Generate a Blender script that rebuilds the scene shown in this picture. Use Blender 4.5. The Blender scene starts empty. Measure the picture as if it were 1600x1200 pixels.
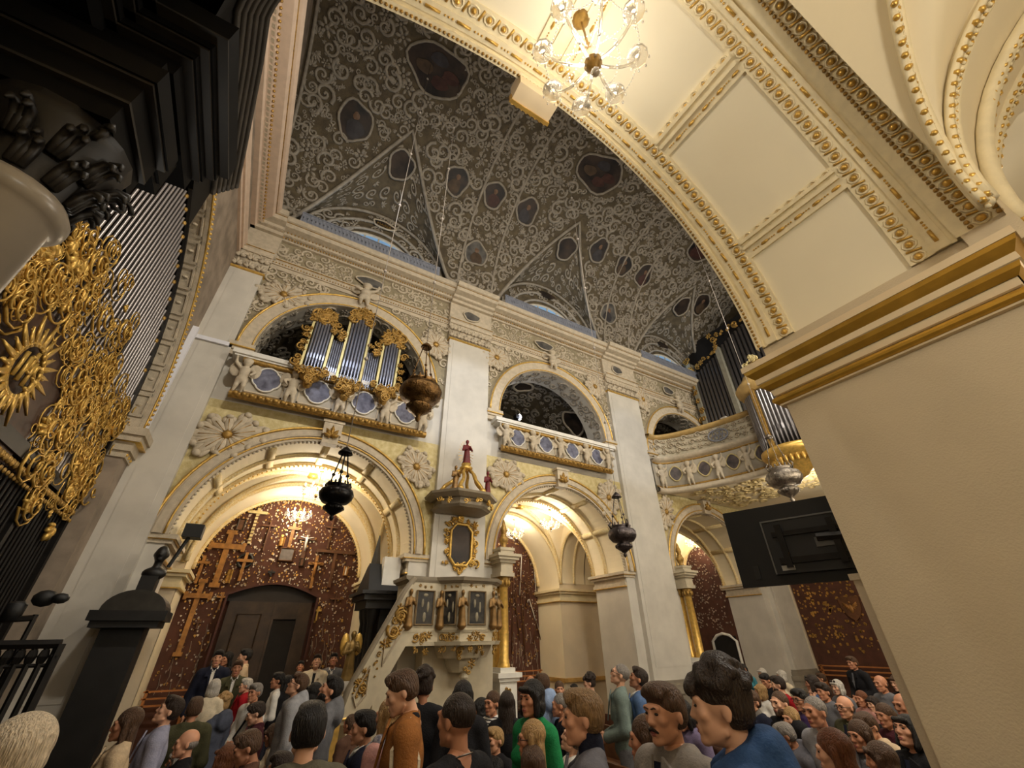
import bpy, math, random
import numpy as np
from mathutils import Matrix, Vector
PI = math.pi
random.seed(7); rng = np.random.default_rng(7)
SC = bpy.context.scene
COL = SC.collection
# ------------------------------------------------------------------ camera
F = 635.0
def _unit(a): return a / np.linalg.norm(a)
_up = _unit(np.array([785. - 800, -411. - 600, F]))
_vx = np.array([2060. - 800, 980. - 600, F]); _vx = _unit(_vx - _up * _vx.dot(_up))
_vy = np.cross(_up, _vx)
RC = np.stack([_vx, _vy, _up])          # world axes in camera coordinates (right, down, forward)
EYE = np.array([0., 0., 2.0])
cam_data = bpy.data.cameras.new('camera'); cam = bpy.data.objects.new('camera', cam_data); COL.objects.link(cam)
r_, d_, f_ = RC[:, 0], RC[:, 1], RC[:, 2]
cam.matrix_world = Matrix(((r_[0], -d_[0], -f_[0], EYE[0]), (r_[1], -d_[1], -f_[1], EYE[1]), (r_[2], -d_[2], -f_[2], EYE[2]), (0, 0, 0, 1)))
cam_data.sensor_width = 36; cam_data.lens = F * 36 / 1600; cam_data.clip_start = 0.03; cam_data.clip_end = 200
SC.camera = cam
def ray(px, py): return RC @ np.array([px - 800., py - 600., F])
def onY(px, py, Y): d = ray(px, py); return EYE + d * (Y / d[1])
def onX(px, py, X): d = ray(px, py); return EYE + d * (X / d[0])
def onZ(px, py, Z): d = ray(px, py); return EYE + d * ((Z - EYE[2]) / d[2])
# ------------------------------------------------------------------ world, lights, exposure
SC.view_settings.view_transform = 'Standard'; SC.view_settings.look = 'None'
SC.view_settings.gamma = 1.0; SC.view_settings.use_curve_mapping = False
SC.view_settings.exposure = 0.12
w = bpy.data.worlds.new('world'); SC.world = w; w.use_nodes = True
w.node_tree.nodes['Background'].inputs[0].default_value = (0.55, 0.62, 0.75, 1); w.node_tree.nodes['Background'].inputs[1].default_value = 0.04
def light(kind, name, loc, power, color, size=0.1, target=None, spot=None, sizey=None):
    l = bpy.data.lights.new(name, kind); l.energy = power; l.color = color
    if kind == 'AREA':
        l.size = size
        if sizey: l.shape = 'RECTANGLE'; l.size_y = sizey
    else: l.shadow_soft_size = size
    if spot: l.spot_size = spot; l.spot_blend = 0.6
    o = bpy.data.objects.new(name, l); COL.objects.link(o); o.location = loc
    if target is not None: o.rotation_euler = (Vector(target) - Vector(loc)).to_track_quat('-Z', 'Y').to_euler()
    return o
WARM = (1.0, 0.88, 0.70); WARM2 = (1.0, 0.93, 0.81); COOL = (0.70, 0.81, 1.0); NEUT = (1.0, 0.92, 0.80)
# unseen area lights added by the south cornice to brighten the north wall
for x in (0.4, 4.6, 9.2, 13.2):
    light('AREA', 'north_wall_fill', (x, 1.5, 9.6), 175, NEUT, 0.6, (x + 0.5, 9.0, 6.2), None, 0.35)
light('SPOT', 'pilaster_spotlight', (3.0, 1.5, 9.0), 620, COOL, 0.05, (3.9, 9.0, 7.4), 0.42)
light('SPOT', 'pilaster_spotlight', (7.6, 1.5, 9.0), 430, COOL, 0.05, (10.0, 9.0, 7.4), 0.40)
light('SPOT', 'organ_spotlight', (0.3, 2.2, 10.0), 420, (0.66, 0.76, 1.0), 0.04, (0.9, 8.6, 7.3), 0.34)
# daylight of the lunette windows, behind the cornice
for x in (0.7, 6.87, 13.05):
    light('AREA', 'lunette_window_light', (x, 8.72, 11.62), 9, (0.55, 0.75, 1.0), 2.6, (x, 7.3, 12.9), None, 0.25)
# fill for near aisle and crowd: point lights added out of view
light('POINT', 'near_aisle_fill', (-2.6, -1.3, 4.3), 38, WARM2, 0.15)
light('POINT', 'near_aisle_fill', (0.9, -1.5, 3.6), 50, WARM2, 0.15)
light('POINT', 'near_aisle_fill', (4.8, -1.3, 4.3), 12, WARM2, 0.15)
light('POINT', 'near_aisle_fill', (6.9, 0.4, 4.4), 110, WARM2, 0.15)
for x in (4.6, 9.9): light('POINT', 'nave_fill', (x, 1.45, 4.6), 150, WARM2, 0.12)  # unseen point lights added to brighten the crowd and lower nave
light('POINT', 'nave_fill', (-1.0, 2.6, 3.0), 9, WARM2, 0.12)
light('POINT', 'loft_lamp', (13.4, 5.2, 5.2), 90, WARM, 0.15)
# ------------------------------------------------------------------ materials
def lin(c):
    c = [x / 255 for x in c]
    return tuple((x / 12.92 if x <= .04045 else ((x + .055) / 1.055) ** 2.4) for x in c) + (1,)
MATS = {}
def M(name, rgb, rough=0.6, metal=0.0, var=0.12, scale=6.0, bump=0.0, bscale=40.0, rgb2=None, emit=0.0, spec=0.4, alpha=None, trans=0.0):
    if name in MATS: return MATS[name]
    m = bpy.data.materials.new(name); m.use_nodes = True; nt = m.node_tree; b = nt.nodes['Principled BSDF']
    b.inputs['Roughness'].default_value = rough; b.inputs['Metallic'].default_value = metal; b.inputs['Specular IOR Level'].default_value = spec
    if trans: b.inputs['Transmission Weight'].default_value = trans
    tc = nt.nodes.new('ShaderNodeTexCoord')
    c1 = np.array(lin(rgb)); c2 = np.array(lin(rgb2)) if rgb2 else c1 * (1 - var * 2); c2[3] = 1
    if var > 0 or rgb2:
        n = nt.nodes.new('ShaderNodeTexNoise'); n.inputs['Scale'].default_value = scale; n.inputs['Detail'].default_value = 5
        nt.links.new(tc.outputs['Object'], n.inputs['Vector'])
        r = nt.nodes.new('ShaderNodeValToRGB'); r.color_ramp.elements[0].position = .35; r.color_ramp.elements[1].position = .65
        r.color_ramp.elements[0].color = tuple(c2); r.color_ramp.elements[1].color = tuple(c1)
        nt.links.new(n.outputs['Fac'], r.inputs['Fac']); nt.links.new(r.outputs['Color'], b.inputs['Base Color'])
    else: b.inputs['Base Color'].default_value = tuple(c1)
    if bump > 0:
        n2 = nt.nodes.new('ShaderNodeTexNoise'); n2.inputs['Scale'].default_value = bscale; n2.inputs['Detail'].default_value = 3
        nt.links.new(tc.outputs['Object'], n2.inputs['Vector'])
        bp = nt.nodes.new('ShaderNodeBump'); bp.inputs['Strength'].default_value = bump; bp.inputs['Distance'].default_value = 0.02
        nt.links.new(n2.outputs['Fac'], bp.inputs['Height']); nt.links.new(bp.outputs['Normal'], b.inputs['Normal'])
    if emit: b.inputs['Emission Color'].default_value = tuple(c1); b.inputs['Emission Strength'].default_value = emit
    MATS[name] = m; return m
CREAM = M('cream_plaster', (236, 222, 190), .75, var=.04, scale=1.5)
PIER = M('painted_pier_plaster', (208, 192, 164), .8, var=.05, scale=2.0, bump=.15, bscale=120)
STONE = M('pale_scagliola', (206, 200, 188), .45, var=.07, scale=2.2)
STUCCO = M('grey_white_stucco', (200, 186, 162), .7, var=.10, scale=9, bump=.25, bscale=60)
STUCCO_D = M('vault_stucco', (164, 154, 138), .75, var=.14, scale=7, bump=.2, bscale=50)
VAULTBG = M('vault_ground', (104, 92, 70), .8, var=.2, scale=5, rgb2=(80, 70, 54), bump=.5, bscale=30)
FRIEZE = M('frieze_ground', (156, 144, 116), .75, var=.12, scale=8, bump=.5, bscale=45)
GOLD = M('gold_leaf', (228, 186, 98), .34, .55, var=.15, scale=14, bump=.1, bscale=60)
GOLDD = M('old_gold', (190, 150, 78), .42, .42, var=.25, scale=18, bump=.2, bscale=70)
GOLDP = M('gold_painted_ground', (206, 192, 144), .55, .1, var=.18, scale=10, rgb2=(184, 166, 112), bump=.25, bscale=40)
GREYP = M('grey_panel', (176, 168, 152), .6, var=.06, scale=4)
RED = M('dark_red_velvet', (86, 52, 38), .9, var=.15, scale=5)
DARKWOOD = M('dark_oak', (66, 50, 36), .5, var=.25, scale=4)
WOOD = M('golden_wood', (170, 118, 56), .5, var=.22, scale=9)
WOODB = M('brown_wood', (104, 66, 38), .55, var=.2, scale=9)
BLACK = M('black_marble', (24, 22, 21), .5, var=.3, scale=5, spec=.5)
BLACKW = M('ebonised_wood', (12, 10, 9), .6, var=.3, scale=5, spec=.12)
IRON = M('dark_iron', (38, 35, 33), .5, .6, var=.2, scale=10)
STEEL = M('grey_bar_metal', (176, 168, 164), .35, .6, var=.2, scale=12)
SILVER = M('tarnished_silver', (150, 140, 128), .35, .9, var=.3, scale=16, bump=.5, bscale=50)
BRASSD = M('dark_brass', (120, 90, 52), .38, .9, var=.3, scale=16, bump=.5, bscale=50)
PIPE = M('organ_pipe_tin', (168, 172, 186), .28, .9, var=.06, scale=3)
PIPED = M('organ_pipe_dark', (120, 116, 116), .32, .85, var=.1, scale=3)
PAINTD = M('dark_oil_painting', (64, 50, 40), .55, rgb2=(24, 21, 20), scale=2.2)
PAINTB = M('grisaille_blue_painting', (112, 114, 134), .55, rgb2=(66, 66, 84), scale=7)
PAINTG = M('grisaille_painting', (104, 100, 94), .6, rgb2=(64, 62, 60), scale=4)
BULB = M('lit_bulb', (255, 226, 176), .4, var=0, emit=14)
CRYSTAL = M('crystal', (250, 246, 238), .12, 0.0, var=0, spec=.9, trans=.75)
FLOORM = M('stone_floor', (120, 108, 94), .5, var=.15, scale=2)
BLACKP = M('black_plastic', (24, 24, 25), .55, var=.1, scale=8)
WHITEM = M('white_marble', (226, 222, 212), .5, var=.05, scale=5)
SKIRT = M('grey_marble', (150, 140, 124), .5, var=.12, scale=4)
GLASSB = M('daylit_window_glass', (120, 160, 200), .3, var=.1, scale=4, emit=.35)
DARKV = M('dark_void_tone', (30, 26, 23), .9, var=.1)  # near-black of organ cases; also paints the dark of open doorways
# ------------------------------------------------------------------ mesh builder
class MB:
    def __init__(s): s.V = []; s.Fs = []; s.n = 0
    def add(s, V, Fc):
        V = np.asarray(V, float).reshape(-1, 3)
        s.V.append(V); n = s.n
        if isinstance(Fc, np.ndarray): s.Fs.append(Fc + n)
        else:
            by = {}
            for f in Fc: by.setdefault(len(f), []).append(f)
            for k in by: s.Fs.append(np.array(by[k], int) + n)
        s.n += len(V); return s
    def box(s, x0, x1, y0, y1, z0, z1):
        V = [(x, y, z) for x in (x0, x1) for y in (y0, y1) for z in (z0, z1)]
        return s.add(V, [(0, 1, 3, 2), (4, 6, 7, 5), (0, 4, 5, 1), (2, 3, 7, 6), (0, 2, 6, 4), (1, 5, 7, 3)])
    def obox(s, c, ax, half):
        c = np.array(c, float); ax = np.array(ax, float)
        V = [c + ax[0] * half[0] * i + ax[1] * half[1] * j + ax[2] * half[2] * k for i in (-1, 1) for j in (-1, 1) for k in (-1, 1)]
        return s.add(V, [(0, 1, 3, 2), (4, 6, 7, 5), (0, 4, 5, 1), (2, 3, 7, 6), (0, 2, 6, 4), (1, 5, 7, 3)])
    def grid(s, P, closeu=False):
        P = np.asarray(P, float); m, n = P.shape[:2]
        i = np.arange(m - (0 if closeu else 1)); j = np.arange(n - 1)
        I, J = np.meshgrid(i, j, indexing='ij'); I2 = (I + 1) % m
        Q = np.stack([I * n + J, I2 * n + J, I2 * n + J + 1, I * n + J + 1], -1).reshape(-1, 4)
        return s.add(P.reshape(-1, 3), Q)
    def ell(s, c, r, seg=10, rings=6, rot=None):
        th = np.linspace(0, 2 * PI, seg, endpoint=False); ph = np.linspace(-PI / 2, PI / 2, rings + 1)
        P = np.stack([np.outer(np.cos(th), np.cos(ph)) * r[0], np.outer(np.sin(th), np.cos(ph)) * r[1], np.outer(np.ones(seg), np.sin(ph)) * r[2]], -1)
        if rot is not None: P = P @ np.array(rot, float)
        return s.grid(P + np.array(c, float), True)
    def lathe(s, prof, c=(0, 0, 0), n=16, sx=1, sy=1):
        th = np.linspace(0, 2 * PI, n, endpoint=False); pr = np.array(prof, float)
        P = np.stack([np.outer(np.cos(th), pr[:, 0]) * sx, np.outer(np.sin(th), pr[:, 0]) * sy, np.outer(np.ones(n), pr[:, 1])], -1)
        return s.grid(P + np.array(c, float), True)
    def tube(s, pts, r, n=6, caps=True, closed=False):
        p = np.asarray(pts, float); k = len(p); r = np.broadcast_to(np.asarray(r, float), (k,))
        t = np.roll(p, -1, 0) - np.roll(p, 1, 0) if closed else np.gradient(p, axis=0)
        t /= np.linalg.norm(t, axis=1)[:, None] + 1e-12
        a = np.array([0, 0, 1.]) if abs(t[0][2]) < .9 else np.array([1., 0, 0])
        u = np.cross(t[0], a); u /= np.linalg.norm(u); R = []
        for i in range(k):
            u = u - t[i] * u.dot(t[i]); u /= np.linalg.norm(u) + 1e-12; v = np.cross(t[i], u)
            th = np.linspace(0, 2 * PI, n, endpoint=False)
            R.append(p[i] + r[i] * (np.outer(np.cos(th), u) + np.outer(np.sin(th), v)))
        R = np.array(R); b = s.n
        V = R.reshape(-1, 3); Q = []
        for i in range(k if closed else k - 1):
            i2 = (i + 1) % k
            for j in range(n): Q.append((i * n + j, i * n + (j + 1) % n, i2 * n + (j + 1) % n, i2 * n + j))
        fs = Q
        if caps and not closed: fs = Q + [tuple(range(n))[::-1], tuple(range((k - 1) * n, k * n))]
        return s.add(V, fs)
    def prism(s, poly, fn, d0, d1):
        k = len(poly); V = [fn(a, b, d0) for a, b in poly] + [fn(a, b, d1) for a, b in poly]
        return s.add(V, [tuple(range(k))[::-1], tuple(range(k, 2 * k))] + [(i, (i + 1) % k, k + (i + 1) % k, k + i) for i in range(k)])
    def sweep(s, prof, paths, closed=False):
        """paths: for every profile point a polyline (already offset): array (nprof, npath, 3)"""
        return s.grid(np.asarray(paths), False)
    def build(s, name, mat, parent=None, smooth=False, link=True):
        me = bpy.data.meshes.new(name)
        V = np.concatenate(s.V) if s.V else np.zeros((0, 3))
        ls = []; st = []; o = 0
        for Fc in s.Fs:
            k = Fc.shape[1]; ls.append(Fc.reshape(-1)); st.append(np.arange(len(Fc)) * k + o); o += Fc.size
        L = np.concatenate(ls); S = np.concatenate(st)
        me.vertices.add(len(V)); me.vertices.foreach_set('co', V.astype(np.float32).ravel())
        me.loops.add(len(L)); me.loops.foreach_set('vertex_index', L.astype(np.int32))
        me.polygons.add(len(S)); me.polygons.foreach_set('loop_start', S.astype(np.int32))
        me.polygons.foreach_set('use_smooth', np.full(len(S), bool(smooth)))
        me.update(calc_edges=True); me.validate()
        me.materials.append(mat)
        ob = bpy.data.objects.new(name, me)
        if link: COL.objects.link(ob)
        if parent is not None: ob.parent = parent
        return ob
def newobj(name, me, parent=None, mat=None):
    o = bpy.data.objects.new(name, me); COL.objects.link(o)
    if parent is not None: o.parent = parent
    if mat is not None:
        o.material_slots[0].link = 'OBJECT'; o.material_slots[0].material = mat
    return o
def tag(o, label=None, cat=None, group=None, kind=None):
    if label: o['label'] = label
    if cat: o['category'] = cat
    if group: o['group'] = group
    if kind: o['kind'] = kind
    return o
def thing(name, label, cat, loc=(0, 0, 0), group=None, rz=0):
    o = bpy.data.objects.new(name, None); COL.objects.link(o); o.location = loc; o.rotation_euler = (0, 0, rz); o.empty_display_size = .1
    return tag(o, label, cat, group)
def struct(name, mb, mat, label=None, smooth=False):
    o = mb.build(name, mat, None, smooth); o['kind'] = 'structure'
    if label: o['label'] = label
    return o
def copy_tree(o, parent=None):
    c = o.copy(); COL.objects.link(c); c.parent = parent
    for ch in o.children: copy_tree(ch, c)
    return c
# coordinate maps: (a along, b up, d outwards)
def mapN(Y): return lambda a, b, d: (a, Y - d, b)                 # faces the camera (-Y)
def mapE(X): return lambda a, b, d: (X + d, a, b)                 # faces +X, a = Y
def V3(fn, a, b, d): return np.stack(np.broadcast_arrays(*fn(np.asarray(a, float), np.asarray(b, float), np.asarray(d, float))), -1)
def arch_plate(mb, fn, a0, a1, b0, b1, ac, bs, r, depth, n=28, bottom=None):
    """plate a0..a1 x b0..b1 with a round-arched opening, reveal of `depth` going inwards"""
    b = b0 if bottom is None else bottom
    for lo, hi in ((a0, ac - r), (ac + r, a1)):
        if hi - lo > 1e-6: mb.add([fn(lo, b0, 0), fn(hi, b0, 0), fn(hi, bs, 0), fn(lo, bs, 0)], [(0, 1, 2, 3)])
    if hasattr(b, '__float__') and b > b0: mb.add([fn(ac - r, b0, 0), fn(ac + r, b0, 0), fn(ac + r, b, 0), fn(ac - r, b, 0)], [(0, 1, 2, 3)])
    th = np.linspace(PI, 0, n + 1); A = ac + r * np.cos(th); B = bs + r * np.sin(th)
    mb.grid(np.stack([V3(fn, A, B, 0), V3(fn, A, np.full(n + 1, b1), 0)], 0))
    for lo, hi in ((a0, ac - r), (ac + r, a1)):
        if hi - lo > 1e-6: mb.add([fn(lo, bs, 0), fn(hi, bs, 0), fn(hi, b1, 0), fn(lo, b1, 0)], [(0, 1, 2, 3)])
    if depth:
        A = np.r_[ac - r, A, ac + r]; B = np.r_[b, B, b]
        mb.grid(np.stack([V3(fn, A, B, 0), V3(fn, A, B, -depth)], 0))
def ring(mb, fn, ac, bs, r0, r1, d0, d1, t0=0, t1=PI, n=32):
    th = np.linspace(t0, t1, n + 1)
    P = [V3(fn, ac + r * np.cos(th), bs + r * np.sin(th), d) for r, d in ((r0, d0), (r0, d1), (r1, d1), (r1, d0))]
    mb.grid(np.stack(P, 0))
def arcpts(fn, ac, bs, r, d, t0=0, t1=PI, n=40):
    th = np.linspace(t0, t1, n + 1); return V3(fn, ac + r * np.cos(th), bs + r * np.sin(th), d)
def mould(mb, fn, a0, a1, prof, ends=True):
    """straight moulding: profile [(b, d)] from a0 to a1"""
    k = len(prof)
    P = np.stack([V3(fn, np.array([a0, a1]), b, d) for b, d in prof], 0)
    mb.grid(P)
    if ends:
        mb.add([fn(a0, b, d) for b, d in prof], [tuple(range(k))]); mb.add([fn(a1, b, d) for b, d in prof], [tuple(range(k))])
# ------------------------------------------------------------------ relief templates in flat (u, v, h) space
def _tmpl(fn):
    m = MB(); fn(m); V = np.concatenate(m.V); Fl = []
    for Fc in m.Fs: Fl.append(Fc)
    return V, Fl
def _spiral(m, turns=1.35, n=15, thick=.22, k=5):
    t = np.linspace(0, 1, n); a = t * turns * 2 * PI; r = 1 - .86 * t
    m.tube(np.c_[r * np.cos(a), r * np.sin(a), np.full(n, .05)], thick * (1 - .45 * t), k, False)
def _t_spiral(m): _spiral(m); m.ell((0, 0, .06), (.16, .16, .14), 5, 3)
def _t_s(m):
    t = np.linspace(0, 1, 12)
    for sgn in (1, -1):
        a = t * 1.2 * 2 * PI; r = .5 * (1 - .82 * t); x = -.5 + r * np.cos(a); y = r * np.sin(a)
        m.tube(np.c_[sgn * x, sgn * y, np.full(12, .05)], .15 * (1 - .4 * t), 5, False)
    for i in range(3): m.ell((.25 * (i - 1), .32 * (1 - abs(i - 1)), .04), (.13, .2, .1), 5, 3)
def _t_leaf(m):
    for i, (a, l) in enumerate(((0, 1.), (.55, .8), (-.55, .8), (1.1, .6), (-1.1, .6))):
        c, s_ = math.cos(a), math.sin(a)
        m.ell((c * l * .5, s_ * l * .5, .03), (l * .5, .15, .13), 5, 4, ((c, s_, 0), (-s_, c, 0), (0, 0, 1)))
def _t_flower(m):
    for i in range(6):
        a = i * PI / 3; c, s_ = math.cos(a), math.sin(a)
        m.ell((c * .55, s_ * .55, .03), (.42, .22, .12), 5, 3, ((c, s_, 0), (-s_, c, 0), (0, 0, 1)))
    m.ell((0, 0, .08), (.22, .22, .16), 6, 3)
T_SP, T_S, T_LF, T_FL = _tmpl(_t_spiral), _tmpl(_t_s), _tmpl(_t_leaf), _tmpl(_t_flower)
def stamp(mb, T, fn, u, v, size, ang=0., flip=1, hs=1.0, su=1.0):
    V, Fl = T; c, s_ = math.cos(ang), math.sin(ang); x = V[:, 0] * size * flip * su; y = V[:, 1] * size
    P = V3(fn, u + c * x - s_ * y, v + s_ * x + c * y, V[:, 2] * size * hs)
    n = mb.n; mb.V.append(P); mb.n += len(P)
    for Fc in Fl: mb.Fs.append(Fc + n)
def scatter(mb, fn, u0, u1, v0, v1, step, size, inside=None, ts=None, jitter=.35, hs=1.0):
    ts = ts or (T_SP, T_SP, T_S, T_LF, T_SP, T_FL)
    v = v0 + step / 2; row = 0
    while v < v1 - step * .2:
        u = u0 + step / 2 + (row % 2) * step / 2
        while u < u1 - step * .2:
            uu = u + random.uniform(-jitter, jitter) * step; vv = v + random.uniform(-jitter, jitter) * step
            if inside is None or inside(uu, vv): stamp(mb, random.choice(ts), fn, uu, vv, size * random.uniform(.8, 1.2), random.uniform(0, 2 * PI), random.choice((-1, 1)), hs)
            u += step
        v += step; row += 1
def beads(mb, pts, r, spacing, seg=5, rings=3, stretch=1.0):
    """small balls along a polyline; stretch elongates along the path"""
    p = np.asarray(pts, float); d = np.r_[0, np.cumsum(np.linalg.norm(np.diff(p, axis=0), axis=1))]
    n = max(1, int(d[-1] / spacing)); q = (np.arange(n) + .5) * d[-1] / n
    for x in q:
        i = min(np.searchsorted(d, x), len(p) - 1); i = max(1, i); t = (x - d[i - 1]) / (d[i] - d[i - 1] + 1e-9); c = p[i - 1] * (1 - t) + p[i] * t
        if stretch == 1.0: mb.ell(c, (r, r, r), seg, rings)
        else:
            e = _unit(p[i] - p[i - 1]); a = np.array([0, 0, 1.]) if abs(e[2]) < .9 else np.array([0, 1., 0]); f = _unit(np.cross(e, a)); g = np.cross(e, f)
            mb.ell(c, (r * stretch, r, r), seg, rings, (e, f, g))
# ------------------------------------------------------------------ implicit surfaces (smooth unions, surface nets)
def sdf_mesh(prims, vox, pad=.03, k=.02):
    """prims: ('c', p, q, r0, r1) capsules, ('e', c, (rx,ry,rz), R) ellipsoids, ('-e', ...) carved; smooth union"""
    lo = np.array([1e9] * 3); hi = -lo
    for p in prims:
        if p[0] == 'c': pts = [np.array(p[1], float) - max(p[3], p[4]), np.array(p[1], float) + max(p[3], p[4]), np.array(p[2], float) - max(p[3], p[4]), np.array(p[2], float) + max(p[3], p[4])]
        else: m_ = max(p[2]); pts = [np.array(p[1], float) - m_, np.array(p[1], float) + m_]
        if p[0] != '-e': lo = np.minimum(lo, np.min(pts, 0)); hi = np.maximum(hi, np.max(pts, 0))
    lo = lo - pad; n = np.ceil((hi + pad - lo) / vox).astype(int) + 1
    ax = [lo[i] + vox * np.arange(n[i]) for i in range(3)]
    D = np.full(n, 1.0)
    for p in prims:
        if p[0] == 'c': m_ = max(p[3], p[4]); plo = np.minimum(p[1], p[2]) - m_; phi = np.maximum(p[1], p[2]) + m_
        else: m_ = max(p[2]); plo = np.array(p[1]) - m_; phi = np.array(p[1]) + m_
        e = 3 * k + 2 * vox
        i0 = np.maximum(0, ((plo - e - lo) / vox).astype(int)); i1 = np.minimum(n, ((phi + e - lo) / vox).astype(int) + 2)
        if np.any(i1 <= i0): continue
        sl = tuple(slice(a, b) for a, b in zip(i0, i1))
        X, Y, Z = np.meshgrid(*[ax[i][sl[i]] for i in range(3)], indexing='ij', sparse=True)
        if p[0] == 'c':
            a = np.array(p[1], float); b = np.array(p[2], float); d = b - a; L2 = d.dot(d) + 1e-12
            t = np.clip(((X - a[0]) * d[0] + (Y - a[1]) * d[1] + (Z - a[2]) * d[2]) / L2, 0, 1)
            S = np.sqrt((X - a[0] - t * d[0]) ** 2 + (Y - a[1] - t * d[1]) ** 2 + (Z - a[2] - t * d[2]) ** 2) - (p[3] + t * (p[4] - p[3]))
        else:
            c = np.array(p[1], float); r = np.array(p[2], float); x, y, z = X - c[0], Y - c[1], Z - c[2]
            if len(p) > 3 and p[3] is not None:
                R = np.array(p[3], float); x, y, z = (R[i][0] * x + R[i][1] * y + R[i][2] * z for i in range(3))
            q = np.sqrt((x / r[0]) ** 2 + (y / r[1]) ** 2 + (z / r[2]) ** 2); q2 = np.sqrt((x / r[0] ** 2) ** 2 + (y / r[1] ** 2) ** 2 + (z / r[2] ** 2) ** 2) + 1e-9
            S = q * (q - 1) / q2
        A = D[sl]; kk = k
        if p[0] == '-e':
            S = -S; kk = k * .5; h = np.clip(.5 - .5 * (A - S) / kk, 0, 1); D[sl] = A * (1 - h) + S * h + kk * h * (1 - h)
        else:
            h = np.clip(.5 + .5 * (A - S) / kk, 0, 1); D[sl] = A * (1 - h) + S * h - kk * h * (1 - h)
    ins = D < 0
    c = [ins[a:n[0] - 1 + a, b:n[1] - 1 + b, d:n[2] - 1 + d] for a in (0, 1) for b in (0, 1) for d in (0, 1)]
    s8 = sum(x.astype(np.int8) for x in c); act = (s8 > 0) & (s8 < 8)
    idx = -np.ones(act.shape, int); ijk = np.argwhere(act); idx[act] = np.arange(len(ijk))
    corner = [(a, b, d) for a in (0, 1) for b in (0, 1) for d in (0, 1)]
    val = np.stack([D[ijk[:, 0] + a, ijk[:, 1] + b, ijk[:, 2] + d] for a, b, d in corner], 1)
    acc = np.zeros((len(ijk), 3)); cnt = np.zeros(len(ijk))
    for i in range(8):
        for j in range(i + 1, 8):
            df = np.array(corner[j]) - np.array(corner[i])
            if np.abs(df).sum() != 1: continue
            m_ = (val[:, i] < 0) != (val[:, j] < 0)
            t = val[m_, i] / (val[m_, i] - val[m_, j]); acc[m_] += np.array(corner[i]) + t[:, None] * df; cnt[m_] += 1
    V = lo + vox * (ijk + acc / np.maximum(cnt, 1)[:, None]); Q = []
    for axis in range(3):
        u, v = (axis + 1) % 3, (axis + 2) % 3
        sA = [slice(None)] * 3; sB = [slice(None)] * 3; sA[axis] = slice(0, -1); sB[axis] = slice(1, None)
        cr = ins[tuple(sA)] != ins[tuple(sB)]; e = np.argwhere(cr)
        e = e[(e[:, u] > 0) & (e[:, v] > 0) & (e[:, u] < n[u] - 1) & (e[:, v] < n[v] - 1)]
        def cell(du, dv):
            q = e.copy(); q[:, u] -= du; q[:, v] -= dv; return idx[q[:, 0], q[:, 1], q[:, 2]]
        q = np.stack([cell(1, 1), cell(0, 1), cell(0, 0), cell(1, 0)], 1)
        fl = ins[e[:, 0], e[:, 1], e[:, 2]]; q[~fl] = q[~fl][:, ::-1]; Q.append(q)
    return V, np.concatenate(Q)
# ================================================================== THE BUILDING
XC = [0.73, 6.87, 13.05]; RI, RO, ZS = 2.07, 2.38, 3.55
ZT, RT, RTO = 7.45, 1.95, 2.30
PIL = [(-2.25, -1.58), (3.22, 4.50), (9.25, 10.72), (15.45, 16.6)]
XW, XE = 16.6, -2.25
N9 = mapN(9.0)
fl = MB(); fl.box(-9, 17, -3, 14, -.3, 0); floor = struct('floor', fl, FLOORM, 'stone floor under the congregation')
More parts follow.
